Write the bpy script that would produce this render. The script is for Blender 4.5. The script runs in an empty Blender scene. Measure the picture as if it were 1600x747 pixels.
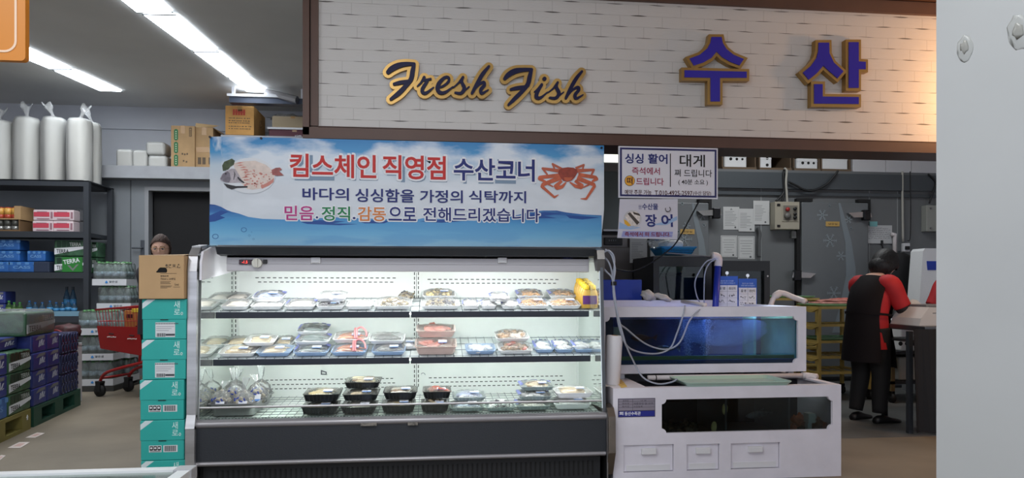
import bpy, bmesh, math, random
from mathutils import Vector, Matrix, noise
R = math.radians
random.seed(7)
SC = bpy.context.scene
COL = SC.collection

# ------------------------------------------------------------------ camera, world, lights
F, H, PX, PY = 1080.0, 1.15, 800.0, 452.0          # focal length in pixels of a 1600x747 frame, eye height, principal point
PSI = math.atan(1.05e-4 * F)
CP, SP = math.cos(PSI), math.sin(PSI)
cam = bpy.data.cameras.new('camera')
cam.sensor_fit = 'HORIZONTAL'
cam.sensor_width = 36.0
cam.lens = 36.0 * F / 1600.0
cam.shift_y = (PY - 373.5) / 1600.0
cam.clip_start = 0.05
camo = bpy.data.objects.new('camera', cam)
COL.objects.link(camo)
camo.location = (0, 0, H)
camo.rotation_euler = (R(90), 0, -PSI)
SC.camera = camo

wd = bpy.data.worlds.new('world')
SC.world = wd
wd.use_nodes = True
wd.node_tree.nodes['Background'].inputs[0].default_value = (0.80, 0.86, 1.0, 1)
wd.node_tree.nodes['Background'].inputs[1].default_value = 0.65

vs = SC.view_settings
vs.view_transform = 'Standard'
vs.look = 'None'
vs.exposure = 0.95
vs.gamma = 1.0
vs.use_curve_mapping = False


def area(name, loc, rot, sx, sy, energy, color=(1, 1, 1), spread=180):
    l = bpy.data.lights.new(name, 'AREA')
    l.shape = 'RECTANGLE'
    l.size, l.size_y = sx, sy
    l.energy = energy
    l.color = color
    l.spread = R(spread)
    o = bpy.data.objects.new(name, l)
    COL.objects.link(o)
    o.location = loc
    o.rotation_euler = [R(a) for a in rot]
    return o


# the shop's ceiling fluorescents over the aisle in front of the counter
for lx in (-3.2, -0.6, 2.0):
    area('aisle_ceiling_lamp', (lx, 0.4, 3.7), (0, 0, 0), 0.35, 3.2, 40, (0.96, 0.98, 1.0))
area('left_hall_lamp', (-3.6, 7.0, 3.7), (0, 0, 0), 1.4, 2.6, 45, (0.95, 0.98, 1.0))
area('kitchen_lamp', (3.6, 6.7, 3.6), (0, 0, 0), 2.4, 0.4, 23, (0.95, 0.98, 1.0))
wl = bpy.data.lights.new('warm_bulb', 'POINT')
wl.energy = 26
wl.color = (1.0, 0.52, 0.22)
wl.shadow_soft_size = 0.08
wlo = bpy.data.objects.new('warm_bulb', wl)
COL.objects.link(wlo)
wlo.location = (4.25, 4.35, 2.62)

# ------------------------------------------------------------------ helpers
WM = {}


def W(px, py, Y):
    """point of the plane y = Y seen at pixel (px, py)"""
    xc = (px - PX) / F
    zc = (PY - py) / F
    t = Y / (CP - xc * SP)
    return Vector((t * (xc * CP + SP), Y, H + t * zc))


def G(px, py, z=0.0):
    """point of the level plane at height z seen at pixel (px, py)"""
    xc = (px - PX) / F
    zc = (PY - py) / F
    t = (z - H) / zc
    return Vector((t * (xc * CP + SP), t * (CP - xc * SP), z))


def lin(c):
    c = c / 255.0
    return c / 12.92 if c <= 0.04045 else ((c + 0.055) / 1.055) ** 2.4


def rgb(c):
    return (lin(c[0]), lin(c[1]), lin(c[2]), 1.0)


MATS = {}


def mat(name, c=(128, 128, 128), rough=0.5, metal=0.0, var=0.0, scale=8.0, bump=0.0, bscale=40.0, emit=0.0, alpha=1.0, spec=0.5, coat=0.0, stretch=None):
    if name in MATS:
        return MATS[name]
    m = bpy.data.materials.new(name)
    m.use_nodes = True
    nt = m.node_tree
    b = nt.nodes['Principled BSDF']
    b.inputs['Base Color'].default_value = rgb(c)
    b.inputs['Roughness'].default_value = rough
    b.inputs['Metallic'].default_value = metal
    b.inputs['Specular IOR Level'].default_value = spec
    b.inputs['Alpha'].default_value = alpha
    b.inputs['Coat Weight'].default_value = coat
    if emit:
        b.inputs['Emission Color'].default_value = rgb(c)
        b.inputs['Emission Strength'].default_value = emit
    if var or bump:
        tc = nt.nodes.new('ShaderNodeTexCoord')
        src = tc.outputs['Object']
        if stretch:
            mp = nt.nodes.new('ShaderNodeMapping')
            mp.inputs['Scale'].default_value = stretch
            nt.links.new(src, mp.inputs['Vector'])
            src = mp.outputs['Vector']
    if var:
        n = nt.nodes.new('ShaderNodeTexNoise')
        n.inputs['Scale'].default_value = scale
        n.inputs['Detail'].default_value = 6
        nt.links.new(src, n.inputs['Vector'])
        mx = nt.nodes.new('ShaderNodeMix')
        mx.data_type = 'RGBA'
        mx.inputs['A'].default_value = rgb([max(0, v * (1 - var)) for v in c])
        mx.inputs['B'].default_value = rgb([min(255, v * (1 + var)) for v in c])
        mr = nt.nodes.new('ShaderNodeMapRange')
        mr.inputs['From Min'].default_value = 0.3
        mr.inputs['From Max'].default_value = 0.7
        nt.links.new(n.outputs['Fac'], mr.inputs['Value'])
        nt.links.new(mr.outputs['Result'], mx.inputs['Factor'])
        nt.links.new(mx.outputs['Result'], b.inputs['Base Color'])
    if bump:
        n2 = nt.nodes.new('ShaderNodeTexNoise')
        n2.inputs['Scale'].default_value = bscale
        n2.inputs['Detail'].default_value = 4
        nt.links.new(src, n2.inputs['Vector'])
        bp = nt.nodes.new('ShaderNodeBump')
        bp.inputs['Strength'].default_value = bump
        bp.inputs['Distance'].default_value = 0.02
        nt.links.new(n2.outputs['Fac'], bp.inputs['Height'])
        nt.links.new(bp.outputs['Normal'], b.inputs['Normal'])
    MATS[name] = m
    return m


def clear(name, tint=(255, 255, 255), ior=1.45, rough=0.0, haze=0.0, hazec=(255, 255, 255)):
    """thin see-through sheet: transparent, with fresnel reflection and an optional milky share"""
    if name in MATS:
        return MATS[name]
    m = bpy.data.materials.new(name)
    m.use_nodes = True
    nt = m.node_tree
    nt.nodes.remove(nt.nodes['Principled BSDF'])
    out = [n for n in nt.nodes if n.type == 'OUTPUT_MATERIAL'][0]
    tr = nt.nodes.new('ShaderNodeBsdfTransparent')
    tr.inputs[0].default_value = rgb(tint)
    gl = nt.nodes.new('ShaderNodeBsdfGlossy')
    gl.inputs['Roughness'].default_value = rough
    fr = nt.nodes.new('ShaderNodeFresnel')
    fr.inputs[0].default_value = ior
    mx = nt.nodes.new('ShaderNodeMixShader')
    nt.links.new(fr.outputs[0], mx.inputs[0])
    nt.links.new(tr.outputs[0], mx.inputs[1])
    nt.links.new(gl.outputs[0], mx.inputs[2])
    last = mx
    if haze:
        df = nt.nodes.new('ShaderNodeBsdfDiffuse')
        df.inputs[0].default_value = rgb(hazec)
        m2 = nt.nodes.new('ShaderNodeMixShader')
        m2.inputs[0].default_value = haze
        nt.links.new(mx.outputs[0], m2.inputs[1])
        nt.links.new(df.outputs[0], m2.inputs[2])
        last = m2
    nt.links.new(last.outputs[0], out.inputs[0])
    MATS[name] = m
    return m


TXT = {}


def glyphs(s, bold):
    """filled outline of a string in the built-in font as (verts, faces), unit box"""
    k = (s, round(bold, 4))
    if k in TXT:
        return TXT[k]
    cu = bpy.data.curves.new('lettering', 'FONT')
    cu.body = s
    cu.offset = bold
    cu.resolution_u = 3
    o = bpy.data.objects.new('lettering', cu)
    COL.objects.link(o)
    dg = bpy.context.evaluated_depsgraph_get()
    me = bpy.data.meshes.new_from_object(o.evaluated_get(dg))
    vs_ = [(v.co.x, v.co.y) for v in me.vertices]
    fs = [tuple(p.vertices) for p in me.polygons]
    bpy.data.objects.remove(o)
    bpy.data.curves.remove(cu)
    bpy.data.meshes.remove(me)
    TXT[k] = (vs_, fs)
    return TXT[k]


class MB:
    def __init__(s):
        s.v = []
        s.f = []
        s.m = []
        s.s = []
        s.mi = 0
        s.sm = False

    def add(s, vs_, fs, M=None):
        b = len(s.v)
        for p in vs_:
            p = Vector(p)
            s.v.append(M @ p if M else p)
        for f in fs:
            s.f.append(tuple(b + i for i in f))
            s.m.append(s.mi)
            s.s.append(s.sm)

    def addbm(s, bm, M=None):
        bm.verts.index_update()
        s.add([v.co.copy() for v in bm.verts], [[v.index for v in f.verts] for f in bm.faces], M)
        bm.free()

    def face(s, pts):
        s.add(pts, [tuple(range(len(pts)))])

    def box(s, x0, x1, y0, y1, z0, z1, bev=0.0, seg=2, M=None):
        if not bev:
            v = [(x, y, z) for z in (z0, z1) for y in (y0, y1) for x in (x0, x1)]
            s.add(v, [(0, 2, 3, 1), (4, 5, 7, 6), (0, 1, 5, 4), (2, 6, 7, 3), (0, 4, 6, 2), (1, 3, 7, 5)], M)
            return
        bm = bmesh.new()
        bmesh.ops.create_cube(bm, size=1)
        for v in bm.verts:
            v.co = Vector(((x0 + x1) / 2 + v.co.x * (x1 - x0), (y0 + y1) / 2 + v.co.y * (y1 - y0), (z0 + z1) / 2 + v.co.z * (z1 - z0)))
        bmesh.ops.bevel(bm, geom=list(bm.edges), offset=bev, segments=seg, affect='EDGES', profile=0.5)
        s.addbm(bm, M)

    def prism(s, poly, axis, a, b, M=None):
        n = len(poly)
        mk = {'x': lambda u, w, t: (t, u, w), 'y': lambda u, w, t: (u, t, w), 'z': lambda u, w, t: (u, w, t)}[axis]
        v = [mk(u, w, a) for u, w in poly] + [mk(u, w, b) for u, w in poly]
        fs = [tuple(range(n)), tuple(range(2 * n - 1, n - 1, -1))] + [(i, (i + 1) % n, n + (i + 1) % n, n + i) for i in range(n)]
        s.add(v, fs, M)

    def frame(s, outer, inner, axis, a, b):
        """ring between two loops with the same number of points, with depth"""
        n = len(outer)
        mk = {'x': lambda u, w, t: (t, u, w), 'y': lambda u, w, t: (u, t, w), 'z': lambda u, w, t: (u, w, t)}[axis]
        v = []
        for t in (a, b):
            v += [mk(u, w, t) for u, w in outer] + [mk(u, w, t) for u, w in inner]
        fs = []
        for i in range(n):
            j = (i + 1) % n
            fs += [(i, j, n + j, n + i), (2 * n + i, 3 * n + i, 3 * n + j, 2 * n + j), (i, 2 * n + i, 2 * n + j, j), (n + i, n + j, 3 * n + j, 3 * n + i)]
        s.add(v, fs)

    def tube(s, pts, r, n=8, closed=False, M=None, cap=True):
        pts = [Vector(p) for p in pts]
        k = len(pts)
        rs = r if isinstance(r, (list, tuple)) else [r] * k
        t0 = (pts[1] - pts[0]).normalized()
        up = Vector((0, 0, 1)) if abs(t0.z) < 0.9 else Vector((1, 0, 0))
        nr = t0.cross(up).normalized()
        v = []
        for i in range(k):
            if closed:
                t = (pts[(i + 1) % k] - pts[i - 1]).normalized()
            else:
                t = (pts[min(i + 1, k - 1)] - pts[max(i - 1, 0)]).normalized()
            nr = (nr - t * nr.dot(t)).normalized()
            bn = t.cross(nr)
            for j in range(n):
                a = 2 * math.pi * j / n
                v.append(pts[i] + (nr * math.cos(a) + bn * math.sin(a)) * rs[i])
        fs = []
        for i in range(k if closed else k - 1):
            for j in range(n):
                a, b = i * n + j, i * n + (j + 1) % n
                c, d = ((i + 1) % k) * n + (j + 1) % n, ((i + 1) % k) * n + j
                fs.append((a, b, c, d))
        if cap and not closed:
            fs += [tuple(range(n - 1, -1, -1)), tuple((k - 1) * n + j for j in range(n))]
        s.add(v, fs, M)

    def loft(s, rings, closed=True, cap=True, M=None):
        n = len(rings[0])
        v = [p for r_ in rings for p in r_]
        fs = []
        for i in range(len(rings) - 1):
            for j in range(n if closed else n - 1):
                fs.append((i * n + j, i * n + (j + 1) % n, (i + 1) * n + (j + 1) % n, (i + 1) * n + j))
        if cap and closed:
            fs += [tuple(range(n - 1, -1, -1)), tuple((len(rings) - 1) * n + j for j in range(n))]
        s.add(v, fs, M)

    def lathe(s, prof, c=(0, 0, 0), n=20, M=None, sx=1.0, sy=1.0):
        rings = [[(c[0] + r * sx * math.cos(2 * math.pi * j / n), c[1] + r * sy * math.sin(2 * math.pi * j / n), c[2] + z) for j in range(n)] for r, z in prof]
        s.loft(rings, M=M)

    def ell(s, c, r, rot=(0, 0, 0), sub=2, nz=0.0, nf=6.0, seed=0.0):
        bm = bmesh.new()
        bmesh.ops.create_icosphere(bm, subdivisions=sub, radius=1)
        E = Matrix.Rotation(rot[2], 3, 'Z') @ Matrix.Rotation(rot[1], 3, 'Y') @ Matrix.Rotation(rot[0], 3, 'X')
        for v in bm.verts:
            p = v.co.copy()
            if nz:
                p *= 1 + nz * noise.noise(p * nf + Vector((seed, seed * 1.7, 0)))
            v.co = Vector(c) + E @ Vector((p.x * r[0], p.y * r[1], p.z * r[2]))
        s.addbm(bm)

    def text(s, st, org, ux, uy, w=None, h=0.1, bold=0.0):
        vs_, fs = glyphs(st, bold)
        if not vs_:
            return
        x0 = min(p[0] for p in vs_)
        x1 = max(p[0] for p in vs_)
        y0 = min(p[1] for p in vs_)
        y1 = max(p[1] for p in vs_)
        ky = h / (y1 - y0)
        kx = ky if w is None else w / (x1 - x0)
        org, ux, uy = Vector(org), Vector(ux), Vector(uy)
        s.add([org + ux * ((x - x0) * kx) + uy * ((y - y0) * ky) for x, y in vs_], fs)

    def halo(s, st, px0, py0, px1, py1, Y, r):
        """the same lettering widened by r on every side, from strips and discs along its outline"""
        t = MB()
        t.ptext(st, px0, py0, px1, py1, Y)
        use = {}
        for f in t.f:
            for i in range(len(f)):
                a, b = f[i], f[(i + 1) % len(f)]
                use.setdefault((min(a, b), max(a, b)), []).append(1)
        s.add(t.v, t.f)
        k = 0
        for (a, b), n in use.items():
            if len(n) > 1:
                continue
            p, q = t.v[a], t.v[b]
            d = (q - p)
            if d.length < 1e-6:
                continue
            d.normalize()
            nx, nz = -d.z * r, d.x * r
            y = Y - 8e-6 * k
            s.face([(p.x + nx, y, p.z + nz), (p.x - nx, y, p.z - nz), (q.x - nx, y, q.z - nz), (q.x + nx, y, q.z + nz)])
            y -= 4e-6
            s.face([(q.x + r * math.cos(i * .7854), y, q.z + r * math.sin(i * .7854)) for i in range(8)])
            k = (k + 1) % 140

    def ptext(s, st, px0, py0, px1, py1, Y, bold=0.0, pad=0.0):
        """text on the upright plane y = Y filling the box given by its corners in the photo"""
        a = W(px0, (py0 + py1) / 2, Y)
        b = W(px1, (py0 + py1) / 2, Y)
        xm = (px0 + px1) / 2
        t = W(xm, py0, Y)
        u = W(xm, py1, Y)
        s.text(st, (a.x - pad, Y, u.z - pad), (1, 0, 0), (0, 0, 1), b.x - a.x + 2 * pad, t.z - u.z + 2 * pad, bold)

    def build(s, name, mats, parent=None, M=None):
        me = bpy.data.meshes.new(name)
        iv = M.inverted() if M else None
        me.from_pydata([tuple(iv @ p) if iv else tuple(p) for p in s.v], [], s.f)
        for m in (mats if isinstance(mats, (list, tuple)) else [mats]):
            me.materials.append(m)
        me.polygons.foreach_set('material_index', s.m)
        me.polygons.foreach_set('use_smooth', s.s)
        me.update()
        o = bpy.data.objects.new(name, me)
        COL.objects.link(o)
        if parent:
            o.parent = parent
        return o


def tag(o, label, cat, group=None):
    o['label'] = label
    o['category'] = cat
    if group:
        o['group'] = group
    return o


def thing(name, label, cat, loc=(0, 0, 0), rz=0.0, group=None):
    o = bpy.data.objects.new(name, None)
    COL.objects.link(o)
    o.location = loc
    o.rotation_euler = (0, 0, rz)
    WM[o.name] = Matrix.Translation(Vector(loc)) @ Matrix.Rotation(rz, 4, 'Z')
    return tag(o, label, cat, group)


def part(name, mb, mats, parent, world=False):
    """a part under its thing; world=True when its points were laid out in world coordinates"""
    M = WM[parent.name] if world else None
    o = mb.build(name, mats, parent, M)
    WM[o.name] = WM[parent.name]
    return o


def solo(name, mb, mats, label, cat, loc=(0, 0, 0), rz=0.0, group=None, world=True):
    M = Matrix.Translation(Vector(loc)) @ Matrix.Rotation(rz, 4, 'Z')
    o = mb.build(name, mats, None, M if world else None)
    o.location = loc
    o.rotation_euler = (0, 0, rz)
    return tag(o, label, cat, group)


def struct(name, mb, mats, parent=None):
    o = mb.build(name, mats, parent)
    if not parent:
        o['kind'] = 'structure'
    WM[o.name] = Matrix.Identity(4)
    return o


def dup(root, loc, rz=0.0, label=None, group=None):
    r = root.copy()
    COL.objects.link(r)
    r.location = loc
    r.rotation_euler = (0, 0, rz)
    if label:
        r['label'] = label
    if group:
        r['group'] = group
    for ch in list(root.children):
        c = ch.copy()
        COL.objects.link(c)
        c.parent = r
        for g in list(ch.children):
            d = g.copy()
            COL.objects.link(d)
            d.parent = c
    return r


def curve(pts, n=8):
    """Catmull-Rom through the points (tuples of any size)"""
    out = []
    P = [Vector(p) for p in pts]
    for i in range(len(P) - 1):
        p0, p1, p2, p3 = P[max(i - 1, 0)], P[i], P[i + 1], P[min(i + 2, len(P) - 1)]
        for k in range(n):
            t = k / n
            out.append(0.5 * (2 * p1 + (p2 - p0) * t + (2 * p0 - 5 * p1 + 4 * p2 - p3) * t * t + (3 * p1 - p0 - 3 * p2 + p3) * t ** 3))
    out.append(P[-1])
    return out


def offset_poly(poly, d):
    n = len(poly)
    ar = sum(poly[i][0] * poly[(i + 1) % n][1] - poly[(i + 1) % n][0] * poly[i][1] for i in range(n))
    sg = 1 if ar > 0 else -1
    out = []
    for i in range(n):
        p0, p1, p2 = Vector(poly[i - 1]), Vector(poly[i]), Vector(poly[(i + 1) % n])
        e1, e2 = (p1 - p0).normalized(), (p2 - p1).normalized()
        n1, n2 = Vector((e1.y, -e1.x)) * sg, Vector((e2.y, -e2.x)) * sg
        b = n1 + n2
        out.append(tuple(p1 + b * (d / max(0.35, 0.5 * b.length_squared))))
    return out


# ------------------------------------------------------------------ common materials
white = mat('white_paint', (225, 225, 228), 0.5)
whitepl = mat('white_plastic', (230, 227, 236), 0.35, var=0.02)
black = mat('black_plastic', (22, 23, 26), 0.45)
blackm = mat('black_print', (15, 15, 17), 0.7)
chrome = mat('chrome', (200, 200, 200), 0.18, 1.0)
steel = mat('stainless_steel', (150, 150, 152), 0.32, 1.0, var=0.06, scale=3)
alu = mat('aluminium', (178, 176, 178), 0.38, 0.9)
gold = mat('gold', (168, 134, 76), 0.33, 0.65)
navy = mat('navy_acrylic', (22, 22, 62), 0.4, spec=0.2)
blueac = mat('violet_blue_acrylic', (50, 40, 165), 0.12)
navyp = mat('navy_print', (26, 38, 112), 0.6)
redp = mat('red_print', (196, 44, 40), 0.6)
whitep = mat('white_print', (232, 234, 238), 0.6)
card = mat('cardboard', (172, 140, 100), 0.8, var=0.05, scale=6)
cardd = mat('cardboard_inside', (120, 92, 62), 0.85)
foam = mat('white_foam', (236, 238, 240), 0.65, bump=0.1, bscale=60)
film = clear('cling_film', ior=1.3, rough=0.12, haze=0.10)
glass = clear('glass', (236, 246, 242), 1.45)
paper = mat('paper', (205, 206, 206), 0.8)
rubber = mat('black_rubber', (24, 24, 25), 0.7)
# ------------------------------------------------------------------ the room
CEIL = 3.8
floor_m = mat('concrete_floor', (124, 114, 98), 0.55, var=0.10, scale=1.3, bump=0.05, bscale=14)
ceil_m = mat('ceiling_board', (222, 221, 218), 0.75, var=0.03, scale=1.0)
wallw = mat('white_wall_panel', (196, 198, 204), 0.6, var=0.03, scale=1.2)
wallg = mat('grey_wall_panel', (122, 127, 132), 0.5, var=0.04, scale=1.5)
kitg = mat('grey_cold_room_panel', (112, 115, 117), 0.45, var=0.05, scale=1.4)

b = MB(); b.box(-9, 8, -3, 11, -0.1, 0); struct('floor', b, floor_m)
b = MB(); b.box(2.62, 8, 5.0, 8.2, 0, 0.002); struct('floor_kitchen', b, mat('kitchen_floor', (92, 93, 92), 0.4, var=0.12, scale=2))
b = MB(); b.box(-9, 8, -3, 11, CEIL, CEIL + 0.1); struct('ceiling', b, ceil_m)
b = MB(); b.box(-9, 0, 10.6, 10.7, 0, CEIL)
for x in (-7.2, -6.0, -4.8, -3.6, -2.4):
    b.mi = 1; b.box(x - 0.004, x + 0.004, 10.594, 10.6, 2.6, 3.47)
b.mi = 0; b.box(-9, 0, 10.57, 10.6, 3.47, 3.5)
struct('wall_back', b, [wallw, wallg])
b = MB(); b.box(-9.1, -9, -3, 11, 0, CEIL); struct('wall_left', b, wallw)
b = MB(); b.box(0.0, 0.1, 5.1, 10.6, 0, CEIL); struct('wall_middle', b, wallg)

# grey store room front with the dark doorway
d0 = W(233, 298, 9.7)
DX0, DX1, DZ = d0.x, d0.x + 1.5, d0.z
b = MB()
b.box(-6.2, DX0 - 0.05, 9.7, 9.8, 0, 2.6)
b.box(DX1 + 0.05, 0, 9.7, 9.8, 0, 2.6)
b.box(DX0 - 0.05, DX1 + 0.05, 9.7, 9.8, DZ + 0.05, 2.6)
b.box(-6.2, 0, 10.45, 10.55, 0, 2.6)
b.mi = 1
for x in (-4.55, -4.0):
    b.box(x - 0.006, x + 0.006, 9.694, 9.7, 0, 2.6)
struct('wall_store_room', b, [wallg, mat('panel_joint', (80, 84, 88), 0.6)])
b = MB()
for x in (DX0 - 0.05, DX1):
    b.box(x, x + 0.05, 9.68, 9.82, 0, DZ + 0.05)
b.box(DX0, DX1, 9.68, 9.82, DZ, DZ + 0.05)
struct('trim_1', b, mat('door_frame_grey', (140, 142, 146), 0.5))
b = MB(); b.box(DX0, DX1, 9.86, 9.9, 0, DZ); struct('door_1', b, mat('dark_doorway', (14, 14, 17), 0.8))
hp = W(222, 390, 9.66)
t = thing('door_lever', 'grey lever handle on the grey wall left of the dark doorway', 'handle', (hp.x, 9.7, hp.z))
b = MB(); b.box(-0.03, 0.03, -0.02, 0, -0.13, 0.13, 0.006); part('plate', b, mat('grey_metal', (88, 92, 98), 0.4, 0.8), t)
b = MB(); b.tube([(0, -0.02, 0.02), (0, -0.06, 0.02), (-0.12, -0.06, 0.02)], 0.011); part('lever', b, mat('grey_metal'), t)
# the beam along the store room's top edge, used as a storage ledge
bl = W(130, 272, 9.5)
b = MB(); b.box(bl.x, 0, 9.5, 10.57, 2.6, 2.76); struct('trim_2', b, mat('grey_beam', (150, 152, 157), 0.5, var=0.03))

# kitchen: cold room wall with two doors
KY = 8.2
b = MB()
b.box(0.1, 8, KY, KY + 0.1, 0, 2.60)
b.box(0.1, 8, KY, 9.6, 2.60, 2.64)
b.mi = 1
for px in (1189, 1358, 1402):
    x = W(px, 300, KY).x
    b.box(x - 0.006, x + 0.006, KY - 0.004, KY, 0, 2.45)
b.mi = 2
b.box(0.1, 8, KY - 0.03, KY, 2.32, 2.36)
b.box(0.1, 8, KY - 0.05, KY, 2.40, 2.60)
struct('wall_kitchen', b, [kitg, mat('panel_seam', (150, 154, 156), 0.5), mat('dark_steel_rail', (84, 90, 95), 0.4, 0.3)])
b = MB(); b.box(0.1, 8, 9.6, 9.7, 0, CEIL); struct('wall_kitchen_rear', b, mat('dim_wall', (120, 120, 124), 0.7))
b = MB(); b.box(8, 8.1, -3, 11, 0, CEIL); struct('wall_right', b, wallw)

doorg = mat('cold_door_grey', (108, 112, 115), 0.4, var=0.03, scale=2)
snow = mat('pale_print', (150, 160, 166), 0.5)
veil = mat('veil_print', (128, 137, 143), 0.5)


def snowflake(mb, px, py, r, Y):
    c = W(px, py, Y)
    for k in range(6):
        a = k * math.pi / 3
        dx, dz = math.cos(a), math.sin(a)
        mb.face([(c.x - dz * 0.006, Y, c.z + dx * 0.006), (c.x + dz * 0.006, Y, c.z - dx * 0.006), (c.x + dx * r + dz * 0.006, Y, c.z + dz * r - dx * 0.006), (c.x + dx * r - dz * 0.006, Y, c.z + dz * r + dx * 0.006)])
        for q in (0.5, 0.78):
            for sg in (-1, 1):
                a2 = a + sg * 0.9
                px_, pz_ = c.x + dx * r * q, c.z + dz * r * q
                ex, ez = math.cos(a2) * r * 0.3, math.sin(a2) * r * 0.3
                mb.face([(px_ - ez * 0.08, Y, pz_ + ex * 0.08), (px_ + ez * 0.08, Y, pz_ - ex * 0.08), (px_ + ex + ez * 0.08, Y, pz_ + ez - ex * 0.08), (px_ + ex - ez * 0.08, Y, pz_ + ez + ex * 0.08)])


def cold_door(n, px0, px1, pyt, flakes, veilpts, plate):
    a, c = W(px0, pyt, KY), W(px1, pyt, KY)
    mb = MB(); mb.box(a.x, c.x, KY - 0.09, KY - 0.002, 0.05, a.z, 0.012)
    o = struct('door_%d' % n, mb, doorg)
    mb = MB(); mb.box(a.x - 0.05, a.x, KY - 0.06, KY - 0.002, 0, a.z + 0.01); mb.box(a.x - 0.05, a.x + 0.16, KY - 0.06, KY - 0.002, a.z + 0.01, a.z + 0.05)
    mb.box(c.x - 0.12, c.x + 0.05, KY - 0.06, KY - 0.002, a.z + 0.01, a.z + 0.05); mb.box(c.x + 0.01, c.x + 0.05, KY - 0.06, KY - 0.002, a.z - 0.16, a.z + 0.01)
    struct('gasket', mb, rubber, o)
    Yp = KY - 0.094
    mb = MB()
    for (x, y, r) in flakes:
        snowflake(mb, x, y, r, Yp)
    struct('snowflake_print', mb, snow, o)
    mb = MB(); mb.face([W(x, y, Yp + 0.001) for x, y in veilpts]); struct('veil_print', mb, veil, o)
    q = W(plate[0], plate[1], Yp)
    mb = MB(); mb.box(q.x - 0.09, q.x + 0.09, Yp - 0.003, Yp + 0.002, q.z - 0.03, q.z + 0.03); mb.mi = 1; mb.text('냉장실', (q.x - 0.06, Yp - 0.004, q.z - 0.012), (1, 0, 0), (0, 0, 1), 0.12, 0.024)
    struct('name_plate', mb, [mat('plate_ochre', (196, 160, 92), 0.5), blackm], o)
    return o


d_r = cold_door(2, 1247, 1350, 317, [(1285, 336, 0.07), (1326, 343, 0.05), (1297, 376, 0.09), (1314, 400, 0.06), (1303, 458, 0.09), (1292, 352, 0.02), (1330, 357, 0.02), (1296, 322, 0.02)],
                [(1310, 317), (1314, 345), (1321, 380), (1322, 430), (1312, 480), (1300, 520), (1322, 520), (1335, 470), (1337, 420), (1330, 375), (1320, 340), (1313, 317)], (1301, 350))
d_l = cold_door(3, 1012, 1103, 317, [(1098, 337, 0.06), (1073, 353, 0.05), (1069, 374, 0.1), (1066, 318, 0.02), (1100, 352, 0.02), (1060, 362, 0.02)],
                [(1081, 317), (1084, 345), (1091, 380), (1093, 430), (1083, 480), (1100, 480), (1106, 420), (1100, 375), (1090, 340), (1084, 317)], (1074, 362))


def latch(px, py, label, flip=1):
    q = W(px, py, KY - 0.1)
    t = thing('cold_door_latch', label, 'latch', (q.x, KY - 0.11, q.z))
    mb = MB(); mb.prism([(-0.17 * flip, 0.02), (0.12 * flip, 0.045), (0.14 * flip, -0.03), (-0.1 * flip, -0.035)], 'y', -0.03, 0.018); part('lever', mb, chrome, t)
    mb = MB(); mb.box(0.07 * flip - 0.045, 0.07 * flip + 0.045, -0.05, 0.02, -0.07, 0.06, 0.01); part('body', mb, mat('dark_latch', (58, 58, 60), 0.3, 0.9), t)


latch(1109, 333, 'chrome latch of the left grey door beside the posted sheets', 1)
latch(1343, 336, 'chrome latch at the upper right of the snowflake door', 1)
latch(1252, 430, 'chrome handle at the lower left edge of the snowflake door', -1)

# ------------------------------------------------------------------ white pillar close to the camera
pl = W(1463, 400, 2.0)
PU, PV = Vector((math.cos(R(-25)), math.sin(R(-25)), 0)), Vector((pl.x, 2.0, 0)).normalized()
b = MB(); q = [Vector((pl.x, 2.0, 0)) + k for k in (Vector(), PU * 1.0, PU * 1.0 + PV * 0.5, PV * 0.5)]; b.prism([(p.x, p.y) for p in q], 'z', 0, CEIL)
m = mat('pillar_paint', (164, 166, 165), 0.35, var=0.015, scale=2.5)
b.sm = False
struct('wall_pillar', b, m)
stain = mat('glue_stain', (136, 136, 130), 0.3)
sm_ = mat('stain_edge', (152, 154, 151), 0.35)
for n_, (cx, cy, rx, rz, lab) in enumerate([(1508, 76, 0.022, 0.04, 'dried glue mark with a drip on the white pillar, left one'), (1592, 50, 0.03, 0.055, 'dried glue mark cut by the right edge on the white pillar')]):
    e_ = W(cx, cy, 1.0) - Vector((0, 0, H))
    s_ = (PU.x * -2.0 + PU.y * pl.x) / (PU.y * e_.x - PU.x * e_.y)
    q = Vector((e_.x * s_, e_.y * s_, H + e_.z * s_))
    mb = MB(); mb.sm = True
    mb.ell((0, 0, 0), (rx, 0.0025, rz), sub=3, nz=0.25, nf=2.0, seed=n_)
    mb.mi = 1
    mb.ell((-0.003, -0.002, 0.004), (rx * 0.5, 0.0025, rz * 0.45), sub=2, nz=0.5, nf=2.5, seed=n_ + 3)
    solo('glue_mark', mb, [sm_, stain], lab, 'stain', q, R(-25), world=False)

# ------------------------------------------------------------------ the sign fascia
FY = 4.8
fa, fb = W(498, 197, FY), W(1467, 25, FY)
FX0, FZ0, FZ1 = W(475, 100, FY).x, W(487, 213, FY).z, 3.40
IX0, IZ0, IZ1 = W(498, 100, FY).x, W(800, 206, FY).z, W(1300, 18, FY).z


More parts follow.
